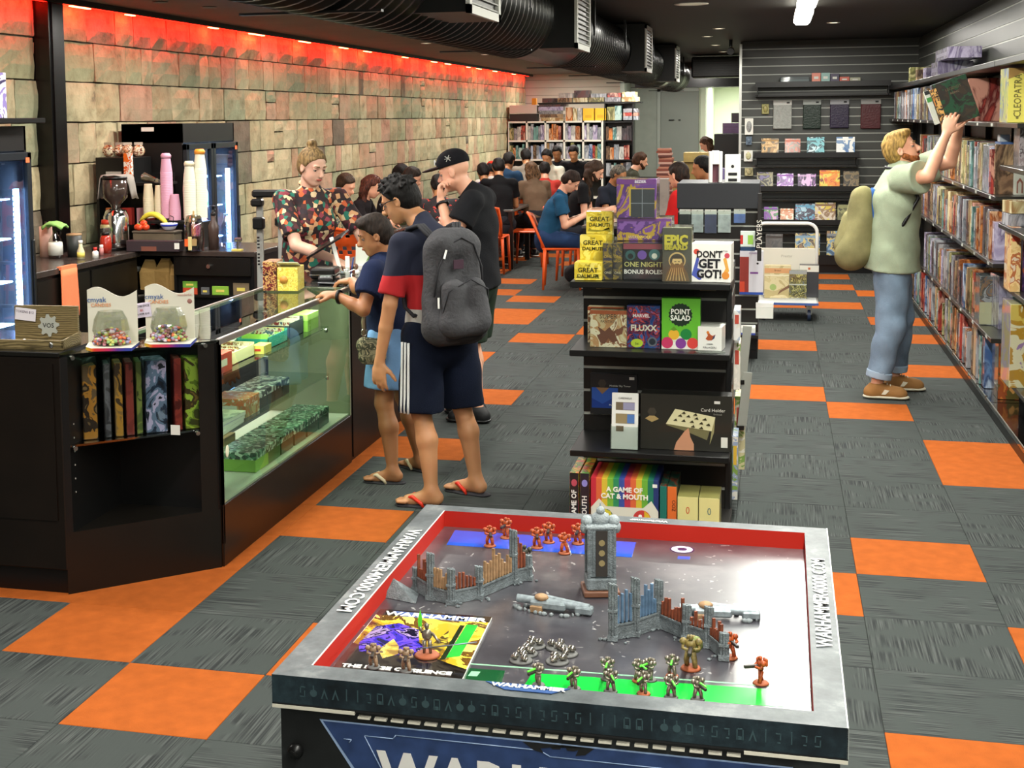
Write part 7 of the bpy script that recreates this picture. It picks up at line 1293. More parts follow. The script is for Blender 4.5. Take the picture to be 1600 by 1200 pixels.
def person(label, loc, rz, h=1.72, pelvis=None, chest=None, neck=None, head=None, look=(0, 0), sh=None, wr=None, el=None, pole=((-.3, -1, -.4), (.3, -1, -.4)), ank=None, toe=((0, 1), (0, 1)), kpole=(0, 1, 0), sk=None, top=None, bottom=None, feet='bare',
           hair=None, hand=None, vox=.0070, bw=1, face=True, beard=None, roll=0, headscale=1, group=None, curl=.35, fem=False, legs=True, seated=False, kb_=1.004):
    t = thing('person', label, 'person', loc, rz, group); s = h/1.75; a_ = -rz
    ca, sa = math.cos(a_), math.sin(a_)
    def wl(p): x, y = p[0]-loc[0], p[1]-loc[1]; return V(x*ca-y*sa, x*sa+y*ca, p[2])
    def wd(d): return V(d[0]*ca-d[1]*sa, d[0]*sa+d[1]*ca, d[2] if len(d) > 2 else 0)
    pel = wl(pelvis) if pelvis else V(0, 0, .545*h); che = wl(chest) if chest else V(0, 0, .74*h); nk = wl(neck) if neck else V(0, .0, .845*h); hd = wl(head) if head else V(0, .03*s, .925*h)
    shR = wl(sh[0]) if sh else V(.108*h, 0, .81*h); shL = wl(sh[1]) if sh else V(-.108*h, 0, .81*h); wst = pel*.5+che*.5
    right = nrm(shR-shL); up = nrm(nk-pel); fw = nrm(np.cross(up, right)); P_ = []; hipR = pel+V(.062*h, 0, -.02*h); hipL = pel+V(-.062*h, 0, -.02*h)
    # joints of arms and legs
    arms = []
    for i, S_ in enumerate((shR, shL)):
        w_ = wl(wr[i]) if wr and wr[i] else S_+V((.03 if i == 0 else -.03)*s, .05*s, -.54*s)
        e_, w_ = (wl(el[i]), w_) if el and el[i] else ik(S_, w_, .170*h, .150*h, wd(pole[i])); arms.append((S_, e_, w_))
    lg = []
    if legs:
        for i, H_ in enumerate((hipR, hipL)):
            a = wl(ank[i]) if ank else V(H_[0]*1.1, -.02, .045*h); L1 = .243*h if seated else max(np.linalg.norm(a-H_)*.5*kb_, .01); k_, a = ik(H_, a, L1, L1, wd(kpole)); td = nrm(wd(toe[i])); lg.append((H_, k_, a, td))
    # torso
    q = .70
    def torso(g, lowz=None):
        b_ = bw*s
        r = [cap(pel+V(0, 0, -.03*s), wst, (.158+(.006 if fem else 0))*b_+g, .138*b_+g, .03, fw, q), cap(wst, che, .138*b_+g, .158*b_+g, .03, fw, q), cap(che, che*.3+(shR+shL)/2*.7, .155*b_+g, .10*b_+g, .03, fw, q), cap(shL+right*.025, shR-right*.025, .046*s+g*.8, .046*s+g*.8, .03), cap((shR+shL)/2, nk, .075*s+g*.6, .054*s+g*.2, .04)]
        if fem: r += [ell(che+fw*.075*s-right*.07*s+up*.00, (.065*s+g, .06*s+g, .065*s+g), k=.03), ell(che+fw*.075*s+right*.07*s, (.065*s+g, .06*s+g, .065*s+g), k=.03)]
        return r
    P_ += torso(-.012)
    for S_, e_, w_ in arms: P_ += [cap(S_, e_, .047*s*bw, .038*s*bw, .03), cap(e_, e_*.6+w_*.4, .038*s*bw, .036*s*bw, .01), cap(e_*.6+w_*.4, w_, .036*s*bw, .025*s, .01)]
    for i, (S_, e_, w_) in enumerate(arms):
        hs = (hand or [None, None])[i]; d = wd(hs[0]) if hs else w_-e_; n = wd(hs[1]) if hs else ((-right if i == 0 else right)); c_ = hs[2] if hs and len(hs) > 2 else curl; P_ += hand_prims(w_, d, n, (hs[3] if hs and len(hs) > 3 else (1 if i == 0 else -1)), s*1.02, c_)
    for H_, k_, a, td in lg:
        bk_ = nrm(V(-td[0], -td[1], 0)); P_ += [cap(H_, k_, .080*s*bw, .052*s*bw, .03), cap(k_, k_*.65+a*.35+bk_*.012*s, .048*s*bw, .054*s*bw, .02), cap(k_*.65+a*.35+bk_*.012*s, a, .054*s*bw, .033*s, .02)]
        P_ += [cap(a, a+bk_*.03*s+V(0, 0, -.035*s), .034*s, .032*s, .02), cap(a+bk_*.02*s+V(0, 0, -.04*s), a+V(*td[:2], 0)*.125*s+V(0, 0, -.052*s), .032*s, .026*s, .02), cap(a+V(0, 0, -.01), a+V(*td[:2], 0)*.10*s+V(0, 0, -.050*s), .031*s, .024*s, .02)]
        if feet == 'bare' or (isinstance(feet, dict) and feet.get('k') == 'flip'):
            sdv = V(-td[1], td[0], 0)
            for j in range(5): o_ = (j-2)*.0165*s; b0 = a+V(*td[:2], 0)*(.140-.005*abs(j-2))*s+sdv*o_+V(0, 0, -.056*s); P_.append(cap(b0, b0+V(*td[:2], 0)*.042*s, .0105*s, .009*s, .006))
    # head
    hs = headscale*s; cy, sy = math.cos(look[0]), math.sin(look[0]); cp, sp = math.cos(look[1]), math.sin(look[1])
    bf = V(0, 1, 0); F_ = V(-sy*cp, cy*cp, -sp); Rr = V(cy, sy, 0)
    if roll: U0 = np.cross(Rr, F_); Rr, _ = Rr*math.cos(roll)+U0*math.sin(roll), 0
    U_ = nrm(np.cross(Rr, F_)); HB = [Rr, F_, U_]
    hp = lambda x, y, z: hd+(Rr*x+F_*y+U_*z)*hs
    P_ += [cap(nk-up*.03, hp(0, -.025, -.06), .054*s, .050*s, .03), ell(hp(0, -.008, .030), V(.074, .092, .082)*hs, HB, .02), ell(hp(0, .022, -.035), V(.060, .066, .075)*hs, HB, .02), ell(hp(0, .055, -.088), V(.028, .026, .022)*hs, HB, .02), cap(hp(-.045, .0, -.055), hp(-.018, .05, -.09), .018*hs, .014*hs, .02), cap(hp(.045, .0, -.055), hp(.018, .05, -.09), .018*hs, .014*hs, .02)]
    P_ += [cap(hp(0, .082, .010), hp(0, .108, -.028), .008*hs, .0125*hs, .012), ell(hp(0, .100, -.034), V(.017, .012, .009)*hs, HB, .008), cap(hp(-.038, .078, .022), hp(.038, .078, .022), .010*hs, .010*hs, .012), ell(hp(0, .083, -.060), V(.023, .010, .010)*hs, HB, .01)]
    P_ += [ell(hp(-.033, .080, .004), V(.014, .008, .010)*hs, HB, .006, op='s'), ell(hp(.033, .080, .004), V(.014, .008, .010)*hs, HB, .006, op='s')]
    for e in (-1, 1): P_ += [ell(hp(e*.076, -.005, -.008), V(.008, .020, .031)*hs, HB, .008), ell(hp(e*.081, .002, -.006), V(.004, .010, .017)*hs, HB, .004, op='s')]
    SKN = sk
    sdf_part('body', P_, vox, SKN, t)
    if face:
        for e in (-1, 1):
            m = MB(); m.sph((0, 0, 0), .0115*hs, 10); o = m.build('eye', mat('eye_white', '#8f857a', .3), t); o.location = hp(e*.033, .0700, .002)
            m = MB(); m.sph((0, 0, 0), .0070*hs, 8); o2 = m.build('iris', mat('iris_dark', '#2a1c14', .2), o); o2.location = (F_*.0060+(-U_)*.002)*hs
            sdf_part('eyelid', [ell(hp(e*.033, .0705, .0085), V(.0150, .0125, .0068)*hs, HB, .004)], .0025, SKN, t)
            sdf_part('eyebrow', [cap(hp(e*.018, .091, .026), hp(e*.046, .080, .027), .0045*hs, .003*hs, .004)], .003, hairmat((hair or {}).get('c', '#2a1c14')), t)
        sdf_part('lips', [cap(hp(-.018, .088, -.058), hp(.018, .088, -.058), .005*hs, .005*hs, .004), cap(hp(-.010, .092, -.060), hp(.010, .092, -.060), .006*hs, .006*hs, .004)], .003, mat('lips_'+SKN.name, '#9a4a40', .5), t)
    if hair:
        st, hm = hair['s'], hairmat(hair['c'], hair.get('c2')); H = []; g = .010*hs
        cutf = [(hp(0, .060, .060), tuple(F_*.9-U_*.55)), ]
        if st != 'bald':
            H.append(ell(hp(0, -.014, .036), V(.082, .100, .090)*hs, HB, .02, cut=[(hp(0, .045, .04), tuple(nrm(F_*.75-U_*.60)))])); H.append(ell(hp(0, -.045, -.005), V(.078, .070, .080)*hs, HB, .02, cut=[(hp(0, .0, 0), tuple(nrm(F_*1.0-U_*.15)))]))
        if st == 'messy':
            r_ = random.Random(5)
            for k in range(90):
                th = r_.uniform(0, 2*pi); ph = r_.uniform(0, 1.35); dx, dy, dz = math.sin(ph)*math.cos(th), math.sin(ph)*math.sin(th), math.cos(ph)
                if dy > .62 and dz < .5: continue
                b0 = hp(dx*.078, -.014+dy*.094, .036+dz*.086); H.append(cap(b0, b0+(Rr*dx+F_*dy*1.0+U_*(dz-.5))*r_.uniform(.028, .048)*hs+F_*.010+Rr*r_.uniform(-.012, .012), .015*hs, .003*hs, .008))
        if st in ('side', 'short2'): H += [cap(hp(-.05, .06, .085), hp(.055, .055, .095), .022*hs, .018*hs, .02), ell(hp(0, .01, .098), V(.066, .080, .030)*hs, HB, .02)]
        if st == 'bun': H += [ell(hp(0, -.045, .135), V(.034, .034, .028)*hs, HB, .01), ell(hp(.012, -.03, .150), V(.018, .018, .014)*hs, HB, .008), ell(hp(-.014, -.05, .150), V(.018, .016, .014)*hs, HB, .008)]
        if st == 'long':
            r_ = random.Random(3); ln = hair.get('l', .30)
            H += [cap(hp(-.06, -.03, 0), hp(-.07, -.06, -.10), .034*hs, .036*hs, .02), cap(hp(.06, -.03, 0), hp(.07, -.06, -.10), .034*hs, .036*hs, .02), cap(hp(0, -.07, .0), hd+V(0, -.10, -ln)*hs-fw*.03, .068*hs, .045*hs, .03), cap(hp(-.045, -.06, -.05), hd+V(-.07, -.09, -ln*.9)*hs, .04*hs, .025*hs, .03), cap(hp(.045, -.06, -.05), hd+V(.07, -.09, -ln*.9)*hs, .04*hs, .025*hs, .03)]
        if H: sdf_part('hair', H, max(vox*.8, .005), hm, t, wr=.0016 if vox < .009 else .006, wf=140 if vox < .009 else 60)
    if beard:
        bm = hairmat(beard); sdf_part('beard', [ell(hp(0, .052, -.082), V(.040, .036, .032)*hs, HB, .015), cap(hp(-.058, .010, -.045), hp(-.030, .052, -.080), .020*hs, .022*hs, .015), cap(hp(.058, .010, -.045), hp(.030, .052, -.080), .020*hs, .022*hs, .015), cap(hp(-.024, .088, -.047), hp(.024, .088, -.047), .0065*hs, .0065*hs, .01)], .004, bm, t, wr=.0012, wf=220)
    # clothes
    cv = max(vox, .0088)
    if top:
        g = top.get('g', .012); sl = top.get('sleeve', .55); T_ = torso(g); hem = top.get('hem', .03); hp_ = pel+V(0, 0, -hem); T_.append(cap(hp_-up*.02, wst, (.176*bw)*s+g, (.145*bw)*s+g, .03, fw, q+.04))
        for S_, e_, w_ in arms:
            if sl <= 1: E_ = S_+(e_-S_)*sl; d = nrm(e_-S_); T_.append(cap(S_, S_+(e_-S_)*(sl+.12), .048*s*bw+g*.9, (.046*bw+.008)*s+g, .018, cut=[(E_, tuple(d))]))
            else: T_ += [cap(S_, e_, .055*s+g, .046*s+g, .03), cap(e_, w_, .046*s+g, .036*s+g, .02, cut=[(e_+(w_-e_)*.95, tuple(nrm(w_-e_)))])]
        o = sdf_part('shirt', T_, cv, top['m'], t, wr=top.get('wr', .0042), wf=top.get('wf', 34), gcut=[(tuple(hp_-up*.005), tuple(-up))]); top['o'] = o
        if top.get('collar'): m_ = top.get('cm', top['m']); sdf_part('collar', [cap(nk+right*.045*s-fw*.03*s, nk+fw*.055*s-up*.05*s, .016, .013, .01), cap(nk-right*.045*s-fw*.03*s, nk+fw*.055*s-up*.05*s, .016, .013, .01), cap(nk+right*.045*s-fw*.04*s, nk-right*.045*s-fw*.04*s, .017, .017, .01)], .005, m_, t)
        else: m = MB(); pts = [nk-up*.028*s+(right*math.cos(x)*.062+fw*(math.sin(x)*.062+.004)-up*(.022*math.sin(x)))*s for x in np.linspace(0, 2*pi, 20, endpoint=False)]; m.tube([tuple(p) for p in pts], .006, 6, closed=True); m.build('neckband', top.get('cm', top['m']), t)
    if bottom and legs:
        g = bottom.get('g', .016); T_ = [cap(pel+V(0, 0, .04*s), pel-V(0, 0, .04*s), .150*s*bw+bottom.get('hg', g), .160*s*bw+bottom.get('hg', g), .03, fw, .74, cut=[(tuple(pel+V(0, 0, bottom.get('waist', .075)*s)), (0, 0, 1))])]; f = bottom['len']
        for H_, k_, a, td in lg:
            if f <= 1.4:
                E_ = H_+(k_-H_)*min(f, 1) if f <= 1 else k_+(a-k_)*(f-1); d = nrm((k_-H_) if f <= 1 else (a-k_))
                if f <= 1: T_.append(cap(H_, H_+(k_-H_)*(f+.15), .084*s*bw+g, (.072*bw+bottom.get('fl', .02))*s+g, .03, cut=[(tuple(E_), tuple(d))]))
                else: T_ += [cap(H_, k_, .084*s*bw+g, (.068*bw+bottom.get('fl', .02))*s+g, .03), cap(k_, k_+(a-k_)*(f-1+.12), (.068*bw+bottom.get('fl', .02))*s+g, (.068*bw+bottom.get('fl', .02))*s+g, .03, cut=[(tuple(E_), tuple(d))])]
            else:
                T_ += [cap(H_, k_, .084*s*bw+g, .062*s*bw+g, .03), cap(k_, a+(k_-a)*.06, .062*s*bw+g, (.048)*s+g, .03, cut=[(tuple(a+(k_-a)*bottom.get('cuff', .10)), tuple(nrm(a-k_)))])]
        bottom['o'] = sdf_part(bottom.get('name', 'trousers' if f > 1.4 else 'shorts'), T_, cv, bottom['m'], t, wr=bottom.get('wr', .004), wf=30); bottom['lg'] = lg
        if bottom.get('turnup'):
            for H_, k_, a, td in lg: c = a+(k_-a)*bottom.get('cuff', .10); d = nrm(k_-a); sdf_part('cuff', [cap(c-d*.02, c+d*.06, .052*s+g+.004, .056*s+g+.004, .005, cut=[(tuple(c+d*.035), tuple(d)), (tuple(c-d*.012), tuple(-d))])], .006, bottom['turnup'], t)
    for i, (H_, k_, a, td) in enumerate(lg):
        td3 = V(td[0], td[1], 0); sdv = V(-td[1], td[0], 0); bk_ = -td3; z0 = a[2]-.075*s
        if feet == 'flip' or isinstance(feet, dict) and feet.get('k') == 'flip':
            fm = feet['m'] if isinstance(feet, dict) else BLK; sm_ = feet.get('sole', BLK) if isinstance(feet, dict) else BLK; base = V(a[0], a[1], a[2]-.078*s)
            fo = sdf_part('flip_flop', [cap(base+bk_*.045*s, base+td3*.06*s, .040*s, .040*s, .02, (0, 0, 1), .26), cap(base+td3*.06*s, base+td3*.150*s, .040*s, .041*s, .02, (0, 0, 1), .26)], .005, sm_, t)
            m = MB(); tp = base+td3*.135*s+V(0, 0, .034*s)
            for e in (-1, 1): m.tube([tuple(tp), tuple(base+td3*.095*s+sdv*e*.028*s+V(0, 0, .050*s)), tuple(base+td3*.045*s+sdv*e*.040*s+V(0, 0, .018*s)), tuple(base+td3*.035*s+sdv*e*.041*s)], [.007, .010, .009, .006], 8)
            m.build('strap', fm, fo)
        elif isinstance(feet, dict):
            fo = sdf_part('shoe', [cap(a+V(0, 0, -.01), a+bk_*.03*s+V(0, 0, -.04*s), .046*s, .044*s, .02), cap(a+bk_*.03*s+V(0, 0, -.04*s), a+td3*.14*s+V(0, 0, -.045*s), .045*s, .043*s, .02, gcut if 0 else None, 1), cap(a+V(0, 0, -.01), a+td3*.12*s+V(0, 0, -.04*s), .046*s, .038*s, .02), ell(a+td3*.145*s+V(0, 0, -.047*s), (.045*s, .045*s, .032*s), k=.02)], .006, feet['m'], t, gcut=[((0, 0, a[2]+.022), (0, 0, 1))])
            so = sdf_part('sole', [cap(V(a[0], a[1], z0+.010)+bk_*.035*s, V(a[0], a[1], z0+.010)+td3*.155*s, .050*s, .050*s, .01, (0, 0, 1), .30)], .005, feet.get('sole', WHITE), fo)
            if feet.get('lace'):
                m = MB()
                for j in range(4): c = a+td3*(.045+.02*j)*s+V(0, 0, (.028-.010*j)*s); m.tube([tuple(c-sdv*.022*s), tuple(c+V(0, 0, .006)), tuple(c+sdv*.022*s)], .0035, 5)
                m.build('lace', feet['lace'], fo); m = MB(); c = a+td3*.05*s+sdv*(-.047*s)+V(0, 0, -.03*s); m.prism([(-.02, -.015), (.0, .018), (.03, .012), (.005, -.015)], -.002, .002, M=T(*c) @ RZ(math.atan2(td[1], td[0])) @ RX(pi/2)); m.build('side_emblem', feet['lace'], fo)
    t_ = dict(t=t, arms=arms, lg=lg, head=hd, HB=HB, hp=hp, hs=hs, s=s, nk=nk, che=che, pel=pel, fw=fw, right=right, up=up, shR=shR, shL=shL)
    return t_
S_ASIAN = skin('warm', '#c08a60', '#b06a48'); S_TAN = skin('tan', '#a8744c', '#905a3c'); S_FAIR = skin('fair', '#d8a284', '#c87a64'); S_PALE = skin('pale', '#d4a890', '#c88a78')
# ---- man in the striped shirt, seen from behind, facing the counter
band, nt, b = nodes('cloth_striped'); tc = N(nt, 'ShaderNodeTexCoord'); sp = N(nt, 'ShaderNodeSeparateXYZ'); L(nt, tc.outputs['Object'], sp.inputs[0])
mr = N(nt, 'ShaderNodeMapRange'); setin(mr, **{'From Min': .7, 'From Max': 1.5}); L(nt, sp.outputs[2], mr.inputs[0]); f_ = lambda z: (z-.7)/.8
L(nt, ramp(nt, mr.outputs[0], [(0, '#b4b2ac'), (f_(.962), '#b01c22'), (f_(1.128), '#10162c')], 'CONSTANT'), b.inputs['Base Color']); setin(b, Roughness=.9)
p1 = person('man in navy, red and grey striped shirt with black hair and glasses, at the counter', (-1.59, 6.47, 0), math.radians(45), 1.66, pelvis=(-1.58, 6.48, .86), chest=(-1.61, 6.47, 1.15), neck=(-1.665, 6.505, 1.375), head=(-1.785, 6.53, 1.475), look=(math.radians(42), .42),
       sh=((-1.505, 6.60, 1.285), (-1.735, 6.36, 1.275)), wr=((-1.70, 6.86, .86), (-1.845, 6.34, .705)), el=(None, (-1.785, 6.325, .985)), ank=((-1.43, 6.60, .078), (-1.595, 6.345, .078)), toe=((-.92, .30), (-1, -.05)), kpole=(-.7, .5, 0),
       sk=S_ASIAN, top=dict(m=band, sleeve=.84, hem=.06, g=.015, cm=cloth('navy_band', '#141a30')), bottom=dict(m=cloth('navy_shorts', '#0e1526'), len=.97, g=.020, fl=.030, waist=.02), feet=dict(k='flip', m=mat('strap_red', '#d8331c', .4), sole=mat('sole_grey', '#2c2a30', .8)),
       hair=dict(s='messy', c='#0e0b09', c2='#1a1512'), hand=[None, ((-.05, .0, -1), (.3, 1, 0), .28)], bw=.98)
t = p1['t']; m = MB()
for H_, k_, a, td in [p1['lg'][1]]:
    ax_ = k_-H_; sd = nrm(V(-1, -.15, 0))
    for j in range(3):
        o_ = nrm(V(-.25, 1, 0))*(-.030+.022*j); r0 = .0945
        pts = [tuple(H_+ax_*u+sd*(.105+.006*u)+o_*(1+.1*u)) for u in (.06, .3, .6, .85, .965)]; m.tube(pts, .0065, 6)
m.build('side_stripe', mat('stripe_white', '#d8dad8', .7), t)
gl_ = MB(); hp = p1['hp']
for e in (-1, 1):
    gl_.tube([tuple(hp(e*.034+.026*math.cos(x), .098-abs(.01*math.cos(x)), .002+.019*math.sin(x))) for x in np.linspace(0, 2*pi, 14, endpoint=False)], .0026, 6, closed=True); gl_.tube([tuple(hp(e*.060, .088, .008)), tuple(hp(e*.078, .04, .012)), tuple(hp(e*.081, -.01, .006))], .0026, 6)
gl_.tube([tuple(hp(-.009, .104, .004)), tuple(hp(.009, .104, .004))], .0026, 6); gl_.build('glasses', BLK, t)
# ---- his backpack
GB = mat('pack_grey', '#3d3d40', .8, noise=.18, nscale=12, bump=.5, bscale=60); GBD = mat('pack_dark', '#26262a', .8)
bp_ = thing('backpack', 'dark grey backpack worn by the man in the striped shirt', 'backpack', (-1.475, 6.345, 1.09), math.radians(45+180))
sdf_part('main_pack', [cap((-.075, -.01, -.19), (-.07, -.02, .17), .088, .070, .06), cap((.075, -.01, -.19), (.07, -.02, .17), .088, .070, .06), cap((-.07, .02, -.20), (.07, .02, -.20), .085, .085, .05), cap((-.05, 0, .19), (.05, 0, .19), .07, .07, .05)], .006, GB, bp_, wr=.005, wf=30)
fp = sdf_part('front_pocket', [cap((-.07, .10, -.17), (-.06, .09, -.02), .062, .055, .05), cap((.07, .10, -.17), (.06, .09, -.02), .062, .055, .05), cap((-.06, .10, -.18), (.06, .10, -.18), .058, .058, .04)], .006, GB, bp_, wr=.003, wf=30)
sdf_part('bottom_panel', [cap((-.08, 0, -.235), (.08, 0, -.235), .062, .062, .03), cap((-.07, .06, -.215), (.07, .06, -.215), .055, .055, .03)], .007, GBD, bp_)
m = MB(); m.tube([(-.135, .045, -.05), (-.12, .06, .08), (-.07, .07, .19), (0, .072, .225), (.07, .07, .19), (.12, .06, .08), (.135, .045, -.05)], .005, 6); m.tube([(-.125, .10, -.14), (-.11, .13, -.02), (0, .152, .035), (.11, .13, -.02), (.125, .10, -.14)], .004, 6); m.build('zip', GBD, bp_)
MB().bbox(-.028, .028, 0, .004, -.022, .022, .001, M=T(.02, .075, .10)).build('patch', mat('patch_maroon', '#3a2230', .7), bp_)
MB().cyl((.13, .075, -.05), (.135, .085, -.10), .005).build('zip_pull', WHITE, bp_); MB().cyl((.085, .075, .17), (.10, .08, .13), .005).build('zip_pull', WHITE, bp_)
m = MB(); m.tube([(0, -.03, .22), (.02, -.04, .27), (-.02, -.04, .27), (0, -.03, .22)], .008, 6); m.build('grab_loop', GBD, bp_)
for e, nm in ((-1, 'strap'), (1, 'strap')):
    m = MB(); pts = [(e*.06, -.06, .20), (e*.10, -.13, .275), (e*.115, -.21, .255), (e*.12, -.27, .16), (e*.13, -.265, .02), (e*.145, -.19, -.12), (e*.12, -.05, -.20)]
    P2 = []; 
    for i in range(len(pts)-1):
        for u in (0, .5): P2.append(tuple(V(pts[i])*(1-u)+V(pts[i+1])*u))
    for off in (-.016, 0, .016): m.tube([(x+off, y, z) for x, y, z in P2], .0095, 6)
    m.build(nm, GBD, bp_)
# ---- short woman in navy leaning on the counter
p2 = person('short woman in a navy tee and pale blue shorts leaning on the showcase', (-1.95, 6.88, 0), math.radians(86), 1.46, pelvis=(-1.93, 6.90, .78), chest=(-1.965, 6.86, 1.01), neck=(-1.975, 6.85, 1.175), head=(-2.005, 6.83, 1.275), look=(.42, .30),
       sh=((-1.94, 7.03, 1.10), (-1.975, 6.70, 1.10)), wr=((-2.22, 7.12, 1.0), (-2.155, 6.63, .985)), el=(None, (-2.005, 6.61, .915)), ank=((-1.82, 7.0, .068), (-1.895, 6.725, .068)), toe=((-.8, .5), (-1, -.06)), kpole=(-1, 0, 0), sk=S_TAN,
       top=dict(m=cloth('navy_tee', '#1a2440'), sleeve=.62, hem=.07, g=.020), bottom=dict(m=cloth('pale_blue', '#6f98c4'), len=.78, g=.022, fl=.03), feet=dict(k='flip', m=mat('strap_cream', '#cfc0a0', .6), sole=GBD), hair=dict(s='side', c='#2a2019'), hand=[((-1, .1, -.1), (0, 0, -1), .5), ((-1, .05, .05), (0, .2, -1), .75)], bw=1.08, fem=True, headscale=1.05)
m = MB(); w_ = p2['arms'][1][2]; e_ = p2['arms'][1][1]; d = nrm(e_-w_); c = w_+d*.02; m.tube([tuple(c+(nrm(np.cross(d, V(0, 0, 1)))*math.cos(x)+V(0, 0, 1)*math.sin(x))*.030) for x in np.linspace(0, 2*pi, 14, endpoint=False)], .009, 6, closed=True); m.build('watch', BLK, p2['t'])
sb = thing('shoulder_bag', 'small camouflage shoulder bag on a tan strap beside the woman in navy', 'bag', (-1.985, 6.655, .70), .3); sdf_part('pouch', [cap((-.03, 0, .03), (.04, 0, .02), .042, .042, .02, (0, 1, 0), .55), cap((-.02, 0, -.03), (.04, 0, -.03), .042, .042, .02, (0, 1, 0), .55)], .006, art('camo', ['#5a5a44', '#8a8468', '#3c4030', '#a49c7c'], 22, rough=.8, coat=0), sb)
m = MB(); m.tube([(-.03, 0, .08), (-.035, .0, .15), (-.02, .0, .24), (.005, .012, .33)], .009, 6); m.build('strap', mat('strap_tan', '#8a7e64', .8), sb); MB().tube([(-.03+.014*math.cos(x), -.006, .095+.018*math.sin(x)) for x in np.linspace(0, 2*pi, 10, endpoint=False)], .003, 6, closed=True).build('buckle', STEEL, sb)
# ---- man with cap
p3 = person('man in a black cap and black tee with his hand on his chin', (-1.80, 8.3, 0), math.radians(82), 1.74, pelvis=(-1.79, 8.3, .94), chest=(-1.78, 8.28, 1.22), neck=(-1.82, 8.26, 1.44), head=(-1.905, 8.24, 1.545), look=(.06, .28),
       sh=((-1.76, 8.46, 1.37), (-1.765, 8.09, 1.37)), wr=((-1.95, 8.42, 1.16), (-1.965, 8.13, 1.375)), el=(None, (-1.865, 8.01, 1.17)), ank=((-1.83, 8.42, .08), (-1.76, 8.2, .08)), toe=((-1, .1), (-1, 0)), kpole=(-1, 0, 0), sk=S_FAIR,
       top=dict(m=cloth('black_tee', '#17181b'), sleeve=.6, hem=.10, g=.026), bottom=dict(m=cloth('army_green', '#1f2c20'), len=.95, g=.022, fl=.03), feet=dict(m=mat('shoe_black', '#121214', .6), sole=BLK), hair=dict(s='bald', c='#6a5440'), hand=[((-.6, -.3, .7), (0, 1, 0), .6), ((-.1, .25, 1), (.9, 0, 0), .9)], bw=1.06)
hp, HB, hs = p3['hp'], p3['HB'], p3['hs']; CAPM = cloth('cap_black', '#121216'); c_ = sdf_part('cap', [ell(hp(0, -.008, .062), V(.088, .106, .082)*hs, HB, .01, cut=[(tuple(hp(0, 0, .040)), tuple(-HB[2]))])], .005, CAPM, p3['t'])
sdf_part('brim', [ell(hp(0, .125, .052), V(.072, .075, .010)*hs, HB, .01)], .004, mat('brim_brown', '#2a1c1c', .8), c_)
R3 = Matrix([list(HB[0])+[0], list(HB[1])+[0], list(HB[2])+[0], [0, 0, 0, 1]]).transposed(); R3.translation = Vector(hp(0, 0, 0))
m = MB()
for sx in (.9, -.9): m.box(-.022, .022, -.003, .003, -.002, .002, M=R3 @ T(-.087*hs, -.01, .085) @ RZ(pi/2) @ RY(sx))
m.box(-.02, .02, -.003, .003, -.0015, .0015, M=R3 @ T(-.0875*hs, -.01, .085) @ RZ(pi/2)); m.build('star_emblem', mat('emb_grey', '#a8a8a0', .6), c_); m = MB(); m.prism([(-.016, 0), (-.020, .03), (-.008, .014), (0, .034), (.008, .012), (.020, .028), (.014, 0)], -.002, .004, M=R3 @ T(-.02, .102*hs, .070) @ RZ(.15) @ RX(pi/2+.2)); m.build('front_emblem', mat('emb_white', '#dcdcd8', .6), c_)
w_ = p3['arms'][1][2]; e_ = p3['arms'][1][1]; d = nrm(e_-w_); c = w_+d*.03; u_ = nrm(np.cross(d, V(0, 1, 0))); v_ = np.cross(d, u_); MB().tube([tuple(c+(u_*math.cos(x)+v_*math.sin(x))*.034) for x in np.linspace(0, 2*pi, 14, endpoint=False)], .010, 6, closed=True).build('watch', BLK, p3['t'])
# ---- shop assistant
CS = art('print_shirt', ['#1c1416', '#3a1c1c', '#b8562c', '#2a1418', '#1c6a58', '#241416', '#c8986c', '#4a2024', '#1c1214', '#d0b890', '#7a2c38', '#241820'], 36, rough=.8, kind='voronoi', coat=0)
p4 = person('shop assistant with fair hair in a bun and a colourful patterned shirt', (-2.83, 8.18, 0), math.radians(-132), 1.72, pelvis=(-2.86, 8.22, .93), chest=(-2.82, 8.16, 1.24), neck=(-2.80, 8.14, 1.475), head=(-2.765, 8.09, 1.585), look=(.12, .30),
       sh=((-2.945, 8.02, 1.385), (-2.67, 8.30, 1.385)), wr=((-2.56, 7.82, 1.045), (-2.42, 8.12, 1.05)), el=((-2.80, 7.86, 1.115), (-2.50, 8.26, 1.13)), ank=((-2.93, 8.1, .08), (-2.75, 8.35, .08)), toe=((.7, -.7), (.7, -.7)), sk=S_PALE,
       top=dict(m=CS, sleeve=.80, hem=.10, g=.015, collar=True, wr=.002), bottom=dict(m=cloth('dark_trousers', '#1a1a20'), len=2), feet=dict(m=BLK), hair=dict(s='bun', c='#8a7048', c2='#b89a68'), hand=[((.9, -.1, -.35), (0, 0, -1), .5), ((.5, -.8, -.3), (0, 0, -1), .6)], fem=True, bw=1.02)
m = MB(); n_ = p4['nk']; f2, r2, u2 = p4['fw'], p4['right'], p4['up']; m.tube([tuple(n_+r2*.05-u2*.03), tuple(n_+f2*.09-u2*.12+r2*.02), tuple(n_+f2*.11-u2*.19), tuple(n_+f2*.09-u2*.12-r2*.02), tuple(n_-r2*.05-u2*.03)], .003, 5); m.build('lanyard', mat('chain', '#b8b4a8', .4), p4['t'])
w_ = p4['arms'][1][2]; MB().sph(tuple(w_+V(0, 0, .0)), (.030, .030, .012), 10).build('wrist_band', mat('band_grey', '#9a9a98', .5), p4['t'])
